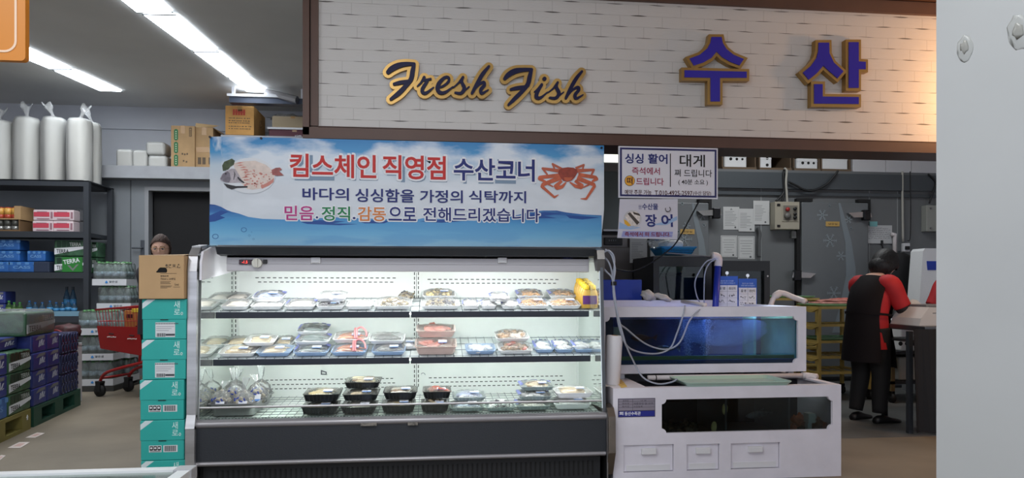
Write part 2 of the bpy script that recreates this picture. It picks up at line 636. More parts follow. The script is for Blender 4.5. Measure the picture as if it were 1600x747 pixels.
def brick_material():
    m = bpy.data.materials.new('white_brick_panel')
    m.use_nodes = True
    nt = m.node_tree
    N, L = nt.nodes, nt.links
    bs = N['Principled BSDF']
    bs.inputs['Roughness'].default_value = 0.6
    tc = N.new('ShaderNodeTexCoord')
    sx = N.new('ShaderNodeSeparateXYZ')
    L.new(tc.outputs['Object'], sx.inputs[0])

    def mth(op, a, bb=None, c=None):
        n = N.new('ShaderNodeMath')
        n.operation = op
        for i, v in enumerate((a, bb, c)):
            if v is None:
                continue
            if isinstance(v, (int, float)):
                n.inputs[i].default_value = v
            else:
                L.new(v, n.inputs[i])
        return n.outputs[0]
    wob = N.new('ShaderNodeTexNoise')
    wob.inputs['Scale'].default_value = 5.0
    L.new(tc.outputs['Object'], wob.inputs['Vector'])
    zz = mth('ADD', mth('DIVIDE', sx.outputs[2], 0.0795), mth('MULTIPLY', mth('SUBTRACT', wob.outputs['Fac'], 0.5), 0.12))
    row = mth('FLOOR', mth('ADD', zz, 0.5))
    v = mth('ABSOLUTE', mth('SUBTRACT', zz, row))
    u = mth('FRACT', mth('ADD', mth('DIVIDE', sx.outputs[0], 0.312), mth('MULTIPLY', row, 0.56)))
    uc = mth('MULTIPLY', mth('SUBTRACT', u, 0.5), 2.0)
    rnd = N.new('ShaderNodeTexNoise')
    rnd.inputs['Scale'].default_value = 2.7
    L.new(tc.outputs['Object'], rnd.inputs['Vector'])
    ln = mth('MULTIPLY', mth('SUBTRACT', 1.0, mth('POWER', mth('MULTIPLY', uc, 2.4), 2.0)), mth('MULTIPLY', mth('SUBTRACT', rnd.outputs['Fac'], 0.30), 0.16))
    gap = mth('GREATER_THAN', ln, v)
    seam = mth('LESS_THAN', v, 0.022)
    rowf = mth('FLOOR', zz)
    u2 = mth('FRACT', mth('ADD', mth('DIVIDE', sx.outputs[0], 0.312), mth('MULTIPLY', rowf, 0.56)))
    vs2 = mth('LESS_THAN', mth('ABSOLUTE', mth('SUBTRACT', u2, 0.5)), 0.008)
    line = mth('MAXIMUM', seam, vs2)
    mx = N.new('ShaderNodeMix'); mx.data_type = 'RGBA'
    mx.inputs['A'].default_value = rgb((205, 202, 198)); mx.inputs['B'].default_value = rgb((190, 187, 183))
    L.new(line, mx.inputs['Factor'])
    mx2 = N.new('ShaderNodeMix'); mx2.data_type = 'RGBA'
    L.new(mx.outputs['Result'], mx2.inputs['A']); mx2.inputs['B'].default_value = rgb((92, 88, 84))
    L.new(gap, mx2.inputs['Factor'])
    L.new(mx2.outputs['Result'], bs.inputs['Base Color'])
    gr = N.new('ShaderNodeTexNoise'); gr.inputs['Scale'].default_value = 60
    mp = N.new('ShaderNodeMapping'); mp.inputs['Scale'].default_value = (0.3, 1, 3)
    L.new(tc.outputs['Object'], mp.inputs[0]); L.new(mp.outputs[0], gr.inputs['Vector'])
    hgt = mth('SUBTRACT', mth('MULTIPLY', gr.outputs['Fac'], 0.5), mth('MULTIPLY', mth('MAXIMUM', line, gap), 0.8))
    bp = N.new('ShaderNodeBump'); bp.inputs['Strength'].default_value = 0.5; bp.inputs['Distance'].default_value = 0.006
    L.new(hgt, bp.inputs['Height']); L.new(bp.outputs['Normal'], bs.inputs['Normal'])
    return m


brown = mat('brown_frame', (84, 58, 46), 0.45, var=0.05, scale=5)
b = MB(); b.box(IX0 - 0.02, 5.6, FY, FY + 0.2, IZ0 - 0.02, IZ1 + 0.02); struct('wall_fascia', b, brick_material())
b = MB()
h1 = (IX0 - FX0) / 2
b.box(FX0, FX0 + h1 - 0.006, FY - 0.05, FY + 0.26, FZ0, FZ1)
b.box(FX0 + h1, IX0, FY - 0.03, FY + 0.26, FZ0 + h1, FZ1)
b.box(FX0, 5.7, FY - 0.05, FY + 0.26, FZ0 - 0.022, FZ0 + 0.052)
b.box(FX0 + h1, 5.7, FY - 0.03, FY + 0.26, FZ0 + 0.06, IZ0)
b.box(FX0 + h1, 5.7, FY - 0.03, FY + 0.26, IZ1, IZ1 + 0.09)
b.box(FX0, 5.7, FY - 0.05, FY + 0.26, IZ1 + 0.097, FZ1)
b.mi = 1
b.box(FX0 + h1 - 0.01, 5.69, FY - 0.02, FY + 0.2, FZ0 + 0.045, FZ0 + 0.065)
b.box(FX0 + h1 - 0.01, FX0 + h1 + 0.004, FY - 0.02, FY + 0.2, FZ0 + 0.05, FZ1 - 0.01)
b.box(FX0 + h1, 5.69, FY - 0.02, FY + 0.2, IZ1 + 0.08, IZ1 + 0.1)
struct('trim_3', b, [brown, mat('frame_groove', (24, 18, 16), 0.7)])
b = MB(); b.box(FX0, 5.7, FY + 0.05, FY + 0.26, FZ1, CEIL); struct('wall_above_fascia', b, ceil_m)

# ---- sign lettering
Z4 = lambda p: (560 + p[0] / 4.0, 60 + p[1] / 4.0)


def strokes(mb, sts, extra, y0, y1, k_=[0]):
    """extruded brush strokes: (points, widths) in picture coordinates laid on the fascia"""
    k_[0] = 0
    for pts, ws in sts:
        if isinstance(ws, (int, float)):
            ws = [ws] * len(pts)
        cv = curve([(*Z4(p), w) for p, w in zip(pts, ws)], 6) if len(pts) > 1 else [Vector((*Z4(pts[0]), ws[0]))]
        C = []
        for q in cv:
            w = W(q.x, q.y, FY)
            C.append((w.x, w.z, (q.z / 2 + extra) / 4.0 / 228.0))
        n = 14
        for x, z, r in C:
            mb.prism([(x + r * math.cos(2 * math.pi * k / n), z + r * math.sin(2 * math.pi * k / n)) for k in range(n)], 'y', y0 - k_[0] * 2.5e-5, y1)
            k_[0] += 1
        for (x, z, r), (x2, z2, r2) in zip(C, C[1:]):
            d = Vector((x2 - x, z2 - z))
            if d.length < 1e-6:
                continue
            d.normalize()
            nx, nz = -d.y, d.x
            mb.prism([(x + nx * r, z + nz * r), (x - nx * r, z - nz * r), (x2 - nx * r2, z2 - nz * r2), (x2 + nx * r2, z2 + nz * r2)], 'y', y0 - k_[0] * 2.5e-5, y1)
            k_[0] += 1


def word(name, label, sts):
    t = thing(name, label, 'sign lettering', (W(*Z4(sts[0][0][0]), FY).x, FY, W(*Z4(sts[0][0][0]), FY).z))
    mb = MB(); strokes(mb, sts, 21, FY - 0.03, FY); part('gold_backing', mb, gold, t, True)
    mb = MB(); strokes(mb, sts, 0, FY - 0.043, FY - 0.03); part('navy_face', mb, navy, t, True)


word('script_lettering', 'gold edged navy script word Fresh on the white brick fascia', [
    ([(188, 222), (210, 202), (250, 182), (300, 172), (348, 172)], [26, 34, 34, 26, 20]),
    ([(349, 172), (340, 215), (330, 265), (300, 305), (255, 352), (205, 390)], [20, 28, 28, 26, 28, 18]),
    ([(226, 297), (262, 288), (300, 282), (334, 272)], [18, 24, 22, 10]),
    ([(370, 310), (395, 285), (412, 255)], [8, 14, 18]), ([(412, 256), (404, 272), (425, 272), (452, 266)], [16, 14, 16, 14]),
    ([(430, 280), (402, 325), (402, 348), (425, 352), (470, 318)], [18, 22, 22, 18, 8]),
    ([(492, 322), (530, 310), (562, 282), (562, 258), (538, 258), (506, 290), (494, 325), (508, 350), (540, 350), (590, 315)], [12, 14, 16, 16, 18, 24, 26, 24, 18, 8]),
    ([(592, 320), (625, 290), (652, 256)], [8, 12, 16]), ([(652, 256), (644, 285), (660, 325), (640, 355), (605, 352)], [14, 20, 24, 20, 14]),
    ([(655, 345), (690, 315)], [12, 8]),
    ([(812, 190), (775, 235), (740, 295), (708, 355)], [16, 24, 24, 18]),
    ([(715, 345), (748, 305), (778, 288), (784, 305), (762, 335), (770, 357), (808, 335)], [10, 14, 18, 20, 22, 18, 8])])
word('script_lettering', 'gold edged navy script word Fish on the white brick fascia', [
    ([(912, 262), (935, 238), (975, 216), (1025, 208), (1076, 206)], [22, 32, 34, 26, 20]),
    ([(1077, 206), (1066, 250), (1055, 295), (1020, 340), (975, 385), (935, 424)], [20, 28, 28, 26, 26, 16]),
    ([(950, 330), (985, 322), (1025, 316), (1060, 308)], [18, 24, 22, 10]),
    ([(1157, 264)], [26]), ([(1095, 345), (1118, 325), (1140, 300)], [8, 14, 18]), ([(1140, 302), (1112, 350), (1108, 378), (1132, 382), (1175, 348)], [18, 24, 24, 18, 8]),
    ([(1178, 350), (1210, 325), (1238, 288)], [8, 12, 16]), ([(1238, 288), (1230, 315), (1246, 355), (1226, 384), (1190, 382)], [14, 20, 24, 20, 14]),
    ([(1240, 375), (1275, 348)], [12, 8]),
    ([(1388, 220), (1352, 265), (1318, 325), (1290, 384)], [16, 24, 24, 18]),
    ([(1298, 375), (1330, 335), (1362, 318), (1368, 335), (1346, 365), (1354, 387), (1394, 365)], [10, 14, 18, 20, 22, 18, 8])])

ZK = lambda p: (1020 + p[0] / 2.7586, 20 + p[1] / 2.7586)


def block(name, label, polys, face_m):
    def conv(poly):
        out = []
        for p in poly:
            q = W(*ZK(p), FY)
            out.append((q.x, q.z))
        return out
    c0 = conv(polys[0])[0]
    t = thing(name, label, 'sign lettering', (c0[0], FY, c0[1]))
    mb, mf = MB(), MB()
    for i, poly in enumerate(polys):
        q = conv(poly)
        mb.prism(offset_poly(q, 13 / 2.7586 / 222), 'y', FY - 0.05 - 0.0004 * i, FY)
        mf.prism(q, 'y', FY - 0.056 - 0.0004 * i, FY - 0.05)
    part('gold_backing', mb, gold, t, True)
    part('blue_face', mf, face_m, t, True)


block('block_lettering', 'gold edged blue Korean syllable with a forked roof shape, left one of the fascia', [
    [(240, 116), (283, 116), (288, 142), (304, 168), (334, 192), (378, 210), (360, 237), (320, 222), (286, 202), (262, 178), (240, 205), (205, 225), (165, 238), (147, 208), (190, 192), (222, 165), (236, 140)],
    [(125, 258), (390, 264), (390, 290), (276, 290), (276, 391), (236, 391), (236, 290), (125, 288)]], blueac)
block('block_lettering', 'gold edged dark blue Korean syllable near the pillar, right one of the fascia', [
    [(697, 140), (742, 140), (743, 185), (762, 225), (803, 262), (778, 292), (745, 264), (717, 238), (690, 270), (655, 298), (630, 268), (665, 238), (688, 205), (696, 175)],
    [(826, 138), (868, 138), (868, 220), (898, 222), (898, 253), (868, 253), (868, 333), (826, 333)],
    [(678, 317), (714, 317), (714, 370), (868, 372), (868, 402), (678, 400)]], blueac)

# ---- ceiling lights, left hall
diff = mat('lamp_diffuser', (235, 245, 255), 0.5, emit=5.0)
lampf = mat('lamp_frame', (40, 48, 52), 0.4, 0.3)


def ceiling_light(pts, label, group):
    q = [G(x, y, CEIL - 0.022) for x, y in pts]
    c = sum(q, Vector()) / 4
    t = thing('ceiling_light', label, 'ceiling light', (c.x, c.y, CEIL), 0, group)
    inn = [c + (p - c) * 0.955 for p in q]
    mb = MB(); mb.frame([(p.x, p.y) for p in q], [(p.x, p.y) for p in inn], 'z', CEIL - 0.024, CEIL - 0.020); part('frame', mb, lampf, t, True)
    mb = MB(); mb.prism([(p.x, p.y) for p in inn], 'z', CEIL - 0.022, CEIL - 0.001); part('diffuser', mb, diff, t, True)


ceiling_light([(150, -30), (192 + 22, 20.5), (271, 20.5), (216, -30)], 'nearest bright panel of the right row of ceiling lights, cut by the top edge', 'right row of ceiling lights')
ceiling_light([(221, 22), (299, 79), (341, 80), (275, 23)], 'second bright ceiling panel from the front in the right row', 'right row of ceiling lights')
ceiling_light([(301, 81), (355, 121), (390, 121), (342.5, 81)], 'third bright ceiling panel from the front in the right row', 'right row of ceiling lights')
ceiling_light([(356.5, 122), (386, 144), (417, 145), (391, 122)], 'farthest and smallest bright ceiling panel of the right row', 'right row of ceiling lights')
ceiling_light([(-60, 52), (80, 109), (114, 109), (-40, 38)], 'bright ceiling panel half hidden behind the orange sign', 'left row of ceiling lights')
ceiling_light([(82, 110), (156, 142.5), (192, 144), (116, 110)], 'far bright ceiling panel at the end of the left row', 'left row of ceiling lights')

# dark duct with white lamp trays hanging at the back of the hall
t = thing('hanging_duct', 'dark grey duct hanging under the ceiling behind the cartons', 'duct', (W(400, 150, 9.43).x, 9.43, CEIL))
a, c = W(358, 150, 9.36), W(470, 150, 9.36)
mb = MB(); mb.box(a.x, c.x + 0.5, 9.36, 9.5, W(400, 161, 9.36).z, W(400, 152, 9.36).z); part('duct', mb, mat('duct_navy_grey', (62, 70, 88), 0.4, 0.2), t, True)
mb = MB()
mb.box(a.x - 0.02, a.x + 0.75, 9.33, 9.52, W(400, 152, 9.36).z, W(400, 148, 9.36).z)
mb.box(a.x + 0.02, a.x + 0.06, 9.4, 9.44, W(400, 148, 9.36).z, CEIL); mb.box(a.x + 0.9, a.x + 0.94, 9.4, 9.44, W(400, 152, 9.36).z, CEIL)
part('lamp_tray', mb, white, t, True)
q = W(452, 152, 9.4)
mb = MB(); mb.tube([(q.x - 0.3, 9.42, q.z + 0.06), (q.x + 0.12, 9.3, q.z - 0.06)], 0.05); part('pipe_arm', mb, alu, t, True)

# orange hanging sign
o0, o1 = W(-70, -60, 3.2), W(39.5, 95, 3.2)
t = thing('hanging_sign', 'orange hanging sign with rounded white outline in the top left corner', 'sign', ((o0.x + o1.x) / 2, 3.2, o1.z))


def rrect(x0, x1, z0, z1, r, n=6):
    out = []
    for cx, cz, a0 in ((x1 - r, z0 + r, -90), (x1 - r, z1 - r, 0), (x0 + r, z1 - r, 90), (x0 + r, z0 + r, 180)):
        for k in range(n + 1):
            a = R(a0 + 90 * k / n)
            out.append((cx + r * math.cos(a), cz + r * math.sin(a)))
    return out


mb = MB(); mb.prism(rrect(o0.x, o1.x, o1.z, o0.z, 0.018), 'y', 3.2, 3.23); part('panel', mb, mat('orange_panel', (208, 128, 24), 0.4), t, True)
d = 0.033
mb = MB(); mb.frame(rrect(o0.x + d, o1.x - d, o1.z + d, o0.z - d, 0.05), rrect(o0.x + d + 0.009, o1.x - d - 0.009, o1.z + d + 0.009, o0.z - d - 0.009, 0.042), 'y', 3.197, 3.2)
part('outline', mb, mat('pale_outline', (236, 206, 178), 0.5), t, True)
mb = MB()
for x in (o0.x + 0.1, o1.x - 0.1):
    mb.tube([(x, 3.215, o0.z - 0.01), (x, 3.215, CEIL)], 0.004)
part('hanger_rod', mb, alu, t, True)
# ------------------------------------------------------------------ banner over the display case
def print_gradient(name, stops, cloud=0.0, axis=2, cscale=(3, 1, 5), ccol=(226, 232, 238)):
    m = bpy.data.materials.new(name)
    m.use_nodes = True
    N, L = m.node_tree.nodes, m.node_tree.links
    bs = N['Principled BSDF']
    bs.inputs['Roughness'].default_value = 0.45
    tc = N.new('ShaderNodeTexCoord')
    sp = N.new('ShaderNodeSeparateXYZ')
    L.new(tc.outputs['Generated'], sp.inputs[0])
    cr = N.new('ShaderNodeValToRGB')
    el = cr.color_ramp.elements
    while len(el) < len(stops):
        el.new(0.5)
    for e, (p, c) in zip(el, stops):
        e.position = p
        e.color = rgb(c)
    L.new(sp.outputs[axis], cr.inputs[0])
    src = cr.outputs[0]
    if cloud:
        mp = N.new('ShaderNodeMapping')
        mp.inputs['Scale'].default_value = cscale
        L.new(tc.outputs['Generated'], mp.inputs[0])
        nz = N.new('ShaderNodeTexNoise')
        nz.inputs['Scale'].default_value = 1.0
        nz.inputs['Detail'].default_value = 5
        L.new(mp.outputs[0], nz.inputs['Vector'])
        mr = N.new('ShaderNodeMapRange')
        mr.inputs['From Min'].default_value = 0.47
        mr.inputs['From Max'].default_value = 0.60
        mr.inputs['To Max'].default_value = cloud
        L.new(nz.outputs['Fac'], mr.inputs['Value'])
        mx = N.new('ShaderNodeMix')
        mx.data_type = 'RGBA'
        L.new(mr.outputs['Result'], mx.inputs['Factor'])
        L.new(src, mx.inputs['A'])
        mx.inputs['B'].default_value = rgb(ccol)
        src = mx.outputs['Result']
    L.new(src, bs.inputs['Base Color'])
    return m


BY = 4.70
bx0, bx1 = W(326, 300, BY).x, W(944, 300, BY).x
bz0, bz1 = W(640, 384.5, BY).z, W(640, 220, BY).z
ban = thing('printed_banner', 'wide blue and white banner with fish and crab above the display case', 'banner', ((bx0 + bx1) / 2, BY + 0.02, bz0))
mb = MB()
NX, NZ = 60, 16
vv, ff = [], []
for sd in (0, 1):
    for i in range(NX + 1):
        for j in range(NZ + 1):
            x = bx0 + (bx1 - bx0) * i / NX
            z = bz0 + (bz1 - bz0) * j / NZ
            y = BY + 0.004 + (0.004 if sd else 0)
            edge = max(0, (i - NX + 2) / 2) * max(0, (5 - j) / 5) + max(0, (2 - i) / 2)
            x -= 0.02 * max(0, (i - NX + 2) / 2) * max(0, (6 - j) / 6)
            vv.append((x, y + 0.02 * edge, z))
for sd in (0, 1):
    for i in range(NX):
        for j in range(NZ):
            k = sd * (NX + 1) * (NZ + 1)
            a = k + i * (NZ + 1) + j
            q = (a, a + NZ + 1, a + NZ + 2, a + 1)
            ff.append(q if sd == 0 else q[::-1])
mb.add(vv, ff)
part('sheet', mb, print_gradient('banner_sky_print', [(0.0, (215, 222, 228)), (0.55, (214, 220, 226)), (0.74, (196, 212, 224)), (0.86, (74, 152, 204)), (1.0, (42, 126, 186))], 0.9, 2, (5, 1, 3.2)), ban, True)
mb = MB()
for (u, w_) in ((328, 214), (940, 231), (408, 216)):
    q = W(u, w_, BY)
    mb.tube([(q.x, BY - 0.003, q.z), (q.x, BY + 0.006, q.z)], 0.008, 10)
part('eyelet', mb, mat('dark_metal', (50, 50, 54), 0.4, 0.8), ban, True)


def flat(mb, pts, Y):
    mb.face([W(x, y, Y) for x, y in pts])


top = [(327.5, 319), (336, 320), (345, 323), (354, 328), (362, 331), (374, 334), (388, 339), (410, 342), (440, 343), (470, 343), (500, 341), (520, 339), (540, 341), (560, 341), (590, 342), (620, 343), (640, 346), (660, 341), (700, 343), (740, 345), (770, 343), (800, 338), (830, 331), (848, 329), (870, 329), (885, 332), (910, 335), (940, 336.5)]
mb = MB()
for (x, y), (x2, y2) in zip(top, top[1:]):
    flat(mb, [(x, y), (x2, y2), (x2, 383.7 + (x2 - 326) * 0.0035), (x, 383.7 + (x - 326) * 0.0035)], BY + 0.002)
part('water_print', mb, print_gradient('banner_water_print', [(0.0, (150, 196, 222)), (0.3, (112, 180, 218)), (0.62, (72, 152, 206)), (0.85, (34, 98, 168)), (1.0, (24, 70, 142))], 0.55, 2, (7, 1, 5), (92, 160, 210)), ban, True)
mb = MB()
for pts in ([(327, 337), (345, 329), (357, 331), (344, 337), (352, 340), (336, 346), (327, 347)], [(470, 347), (500, 344), (540, 346), (520, 349), (560, 350), (530, 352), (480, 350)], [(560, 346), (585, 344), (612, 345), (600, 349), (570, 349)], [(655, 346), (690, 343), (720, 346), (690, 348)], [(820, 336), (850, 331), (878, 334), (850, 337), (870, 341), (838, 341)], [(884, 336), (915, 338), (938, 340), (910, 343), (890, 341)]):
    flat(mb, pts, BY + 0.0012)
part('wave_shadow_print', mb, mat('wave_navy', (22, 74, 150), 0.5), ban, True)
mb = MB()
for (cx, cy, r) in ((381, 359, 4.6), (336.5, 369.5, 5.0), (389.5, 368, 1.8), (393, 362.5, 1.2), (396, 373.5, 1.6)):
    c_ = [W(cx + r * math.cos(k * math.pi / 8), cy + r * 0.8 * math.sin(k * math.pi / 8), BY + 0.0005) for k in range(16)]
    c2 = [W(cx + r * 0.8 * math.cos(k * math.pi / 8), cy + r * 0.62 * math.sin(k * math.pi / 8), BY + 0.0005) for k in range(16)]
    mb.frame([(p.x, p.z) for p in c_], [(p.x, p.z) for p in c2], 'y', BY + 0.0004, BY + 0.001)
part('bubble_print', mb, mat('bubble_blue', (40, 96, 160), 0.5), ban, True)

# fish platter print
ZF = lambda p: (330 + p[0] / 9.333, 235 + p[1] / 9.333)
lay = lambda mb, pts, d: flat(mb, [ZF(p) for p in pts], BY - d)
ov = lambda cx, cy, rx, ry, n=28: [(cx + rx * math.cos(2 * math.pi * k / n), cy + ry * math.sin(2 * math.pi * k / n)) for k in range(n)]
fp = MB()
fp.mi = 0; lay(fp, ov(570, 370, 365, 262), 0.0005)
fp.mi = 1; lay(fp, [(320, 190), (450, 160), (640, 150), (800, 210), (900, 300), (925, 380), (880, 470), (760, 550), (600, 575), (520, 560), (430, 470), (360, 330)], 0.001)
fp.mi = 2
for (x, y, l) in ((420, 182, 60), (430, 215, 55), (470, 245, 55), (480, 280, 60), (520, 315, 55), (530, 350, 55), (500, 390, 60), (520, 430, 60)):
    lay(fp, [(x - l, y + 8), (x, y - 10), (x + l, y - 2), (x, y + 10)], 0.0015)
rr = random.Random(3)
for k in range(70):
    x, y = rr.uniform(480, 890), rr.uniform(250, 545)
    if ((x - 650) / 265) ** 2 + ((y - 370) / 200) ** 2 > 1 or rr.random() > (0.3 + 0.7 * ((y - 200) / 350)):
        continue
    lay(fp, ov(x, y, rr.uniform(6, 22), rr.uniform(4, 14), 7), 0.0015)
lay(fp, [(720, 520), (800, 480), (880, 430), (915, 400), (910, 460), (850, 510), (740, 560)], 0.0014)
fp.mi = 3; lay(fp, [(130, 410), (160, 345), (220, 300), (300, 265), (350, 270), (390, 330), (440, 420), (490, 480), (400, 470), (300, 475), (210, 470), (140, 440)], 0.0016)
fp.mi = 4; lay(fp, [(135, 415), (170, 340), (240, 305), (270, 330), (285, 420), (260, 470), (180, 455)], 0.002)
fp.mi = 5; lay(fp, [(180, 480), (260, 500), (360, 520), (530, 520), (530, 545), (380, 550), (300, 570), (230, 540)], 0.0016)
lay(fp, ov(212, 340, 13, 13, 12), 0.0024)
lay(fp, [(330, 290), (352, 350), (330, 430), (322, 430), (338, 350)], 0.0024)
lay(fp, [(390, 380), (440, 430), (490, 470), (470, 478), (410, 440), (380, 400)], 0.0022)
fp.mi = 6; lay(fp, [(160, 220), (190, 165), (230, 150), (300, 120), (345, 150), (330, 210), (280, 240), (250, 280), (170, 300)], 0.002)
fp.mi = 7; lay(fp, [(880, 285), (940, 255), (1000, 250), (1035, 280), (990, 300), (1060, 365), (960, 372), (890, 355)], 0.002)
part('fish_platter_print', fp, [mat('platter_print', (222, 226, 230), 0.5), mat('sashimi_print', (222, 206, 196), 0.6, var=0.04, scale=30), mat('sashimi_pink_print', (206, 138, 126), 0.6), mat('fish_grey_print', (176, 168, 174), 0.6, var=0.1, scale=40), mat('fish_face_print', (122, 116, 126), 0.6, var=0.12, scale=50), mat('fish_dark_print', (52, 50, 54), 0.6), mat('herb_print', (72, 84, 58), 0.6, var=0.2, scale=40), mat('tail_print', (158, 92, 88), 0.6, var=0.1, scale=40)], ban, True)

ZC = lambda p: (835 + p[0] / 9.336, 245 + p[1] / 9.336)
cb = MB()
lk = [0]


def leg2d(pts, ws, d):
    P = [ZC(p) for p in pts]
    C = [(W(x, y, BY).x, W(x, y, BY).z) for x, y in P]
    k = 1 / 9.336 / 232
    for i, ((x, z), (x2, z2)) in enumerate(zip(C, C[1:])):
        dd = Vector((x2 - x, z2 - z)).normalized()
        r1, r2 = ws[i] * k / 2, ws[i + 1] * k / 2
        y = BY - d - i * 0.0001 - lk[0] * 7e-6
        cb.face([(x - dd.y * r1, y, z + dd.x * r1), (x + dd.y * r1, y, z - dd.x * r1), (x2 + dd.y * r2, y, z2 - dd.x * r2), (x2 - dd.y * r2, y, z2 + dd.x * r2)])
        lk[0] += 1
        cb.face([(x2 + r2 * math.cos(q * 0.785), y - 5e-5, z2 + r2 * math.sin(q * 0.785)) for q in range(8)])


cb.mi = 1
for lg in (([(400, 180), (265, 105), (290, 170)], (40, 30, 22)), ([(600, 170), (720, 118), (705, 175)], (40, 30, 22)), ([(380, 210), (120, 170), (185, 255)], (60, 36, 26)), ([(610, 205), (865, 190), (835, 260)], (60, 36, 26)), ([(200, 400), (270, 435)], (26, 20)), ([(800, 405), (715, 445)], (28, 20))):
    leg2d(*lg, 0.0008)
cb.mi = 0
for lg in (([(370, 270), (80, 300), (70, 320), (160, 365)], (60, 50, 46, 34)), ([(640, 260), (890, 300), (910, 325), (850, 355)], (60, 50, 46, 34)), ([(390, 300), (125, 405), (110, 435), (290, 590), (350, 555)], (70, 54, 46, 34, 10)), ([(620, 310), (865, 405), (875, 430), (755, 615), (675, 612)], (70, 54, 46, 34, 10)), ([(400, 350), (310, 430), (330, 455), (400, 440), (460, 375)], (40, 60, 60, 50, 20)), ([(590, 350), (690, 420), (680, 445), (600, 430), (520, 375)], (40, 60, 60, 50, 20))):
    leg2d(*lg, 0.0014)
cb.mi = 2
flat(cb, [ZC(p) for p in [(360, 190), (400, 165), (490, 152), (570, 160), (620, 185), (632, 225), (590, 300), (540, 350), (480, 365), (420, 350), (375, 290), (345, 240)]], BY - 0.0025)
cb.mi = 0
flat(cb, [ZC(p) for p in [(430, 300), (560, 300), (530, 345), (480, 358), (440, 340)]], BY - 0.003)
part('crab_print', cb, [mat('crab_orange_print', (196, 98, 66), 0.6, var=0.08, scale=30), mat('crab_pale_print', (186, 96, 70), 0.6), mat('crab_shell_print', (150, 62, 46), 0.6, var=0.1, scale=40)], ban, True)

# lettering: soft grey shadow, white halo, coloured face
mb = MB()
halo = MB(); sh = MB(); red = MB(); nav = MB()
for st, bx, isred in (('킴스체인', (452.5, 241, 588, 278), 1), ('직영점', (597.5, 243, 696.5, 280.5), 1), ('수산코너', (709, 248, 835.5, 283), 0)):
    for k, ch in enumerate(st):
        n_, w_ = len(st), bx[2] - bx[0]
        sh.ptext(ch, bx[0] + 1.8 + w_ * (k + .03) / n_, bx[1] + 2.5, bx[0] + 1.8 + w_ * (k + .97) / n_, bx[3] + 2.5, BY + 0.0014 + .0001 * k, 0.03, .006)
    halo.halo(st, *bx, BY - 0.0002, 0.013)
    (red if isred else nav).ptext(st, *bx, BY - 0.0024, 0.022)
for st, bx in (('바다의', (472.5, 293.5, 545, 313)), ('싱싱함을', (555, 295, 647, 316)), ('가정의', (656, 297, 723, 317)), ('식탁까지', (732.5, 298, 822, 317))):
    nav.ptext(st, *bx, BY - 0.0012, 0.016)
mg, gr_, orr = MB(), MB(), MB()
for st, bx, tgt in (('믿음', (444.5, 321.5, 490, 344), mg), ('.', (493.5, 338, 497, 341.5), nav), ('정직', (502.5, 322.5, 547, 345), gr_), ('.', (551, 339, 555.5, 342.5), nav), ('감동', (559, 323, 603, 345.5), orr), ('으로', (607, 323.5, 650.5, 345), nav), ('전해드리겠습니다', (661, 325, 843.5, 346.5), nav)):
    halo.halo(st, *bx, BY - 0.0002, 0.0085)
    tgt.ptext(st, *bx, BY - 0.0024, 0.016)
part('lettering_shadow_print', sh, mat('print_grey', (128, 150, 172), 0.6), ban, True)
part('lettering_halo', halo, whitep, ban, True)
part('lettering_red', red, redp, ban, True)
part('lettering_navy', nav, navyp, ban, True)
part('lettering_magenta', mg, mat('magenta_print', (186, 52, 130), 0.6), ban, True)
part('lettering_green', gr_, mat('green_print', (28, 128, 76), 0.6), ban, True)
part('lettering_orange', orr, mat('orange_print', (214, 128, 62), 0.6), ban, True)

# ------------------------------------------------------------------ boards under the fascia
SY = 4.70
a, c = W(966.5, 229, SY), W(1121.5, 311.5, SY)
z1, z0 = W(1044, 230, SY).z, W(1044, 310, SY).z
t = thing('notice_board', 'white board with navy border and phone number hanging under the fascia', 'sign', ((a.x + c.x) / 2, SY, z0))
mb = MB(); mb.box(a.x, c.x, SY, SY + 0.012, z0, z1); part('panel', mb, mat('board_white', (222, 222, 230), 0.35), t, True)
mb = MB(); e = 0.010; w_ = 0.013
mb.frame([(a.x + e, z0 + e), (c.x - e, z0 + e), (c.x - e, z1 - e), (a.x + e, z1 - e)], [(a.x + e + w_, z0 + e + w_), (c.x - e - w_, z0 + e + w_), (c.x - e - w_, z1 - e - w_), (a.x + e + w_, z1 - e - w_)], 'y', SY - 0.002, SY)
part('border', mb, mat('border_navy', (30, 32, 92), 0.4), t, True)
n1, n2, n3, n4, n5 = MB(), MB(), MB(), MB(), MB()
YL = SY - 0.0015
n1.ptext('싱싱', 976.5, 240, 1005.5, 255.5, YL, 0.025); n1.ptext('활어', 1012.5, 240.5, 1043, 256, YL, 0.025)
n2.ptext('즉석에서', 987.5, 261.5, 1031, 273, YL, 0.015); n2.ptext('드립니다', 994, 278, 1037, 289.5, YL, 0.015)
n3.ptext('대게', 1062, 241.5, 1101.5, 261, YL, 0.012); n3.ptext('쪄 드립니다', 1054, 265, 1112.5, 276.5, YL, 0.008); n3.ptext('( 40분 소요 )', 1060, 280.5, 1106, 290, YL, 0.008)
q1, q2 = W(1048, 240, YL), W(1047.5, 292, YL)
n3.box(q2.x - 0.003, q2.x + 0.003, YL, SY, q2.z, q1.z)
n4.ptext('예약 주문 가능', 976, 296.5, 1018, 304.5, YL, 0.012); n4.ptext('T.010-4925-2597', 1023, 298, 1082, 305.5, YL, 0.012); n4.ptext('(수산 담당)', 1083, 298.5, 1111, 306.5, YL, 0.012)
cc = W(984, 282.5, YL)
n5.prism([(cc.x + 0.037 * math.cos(k * 0.2618), cc.z + 0.037 * math.sin(k * 0.2618)) for k in range(24)], 'y', YL + 0.0003, SY)
n5.mi = 1
n5.prism([(cc.x + 0.034 * math.cos(k * 0.2618), cc.z + 0.034 * math.sin(k * 0.2618)) for k in range(24)], 'y', YL, YL + 0.0003)
n5.mi = 0
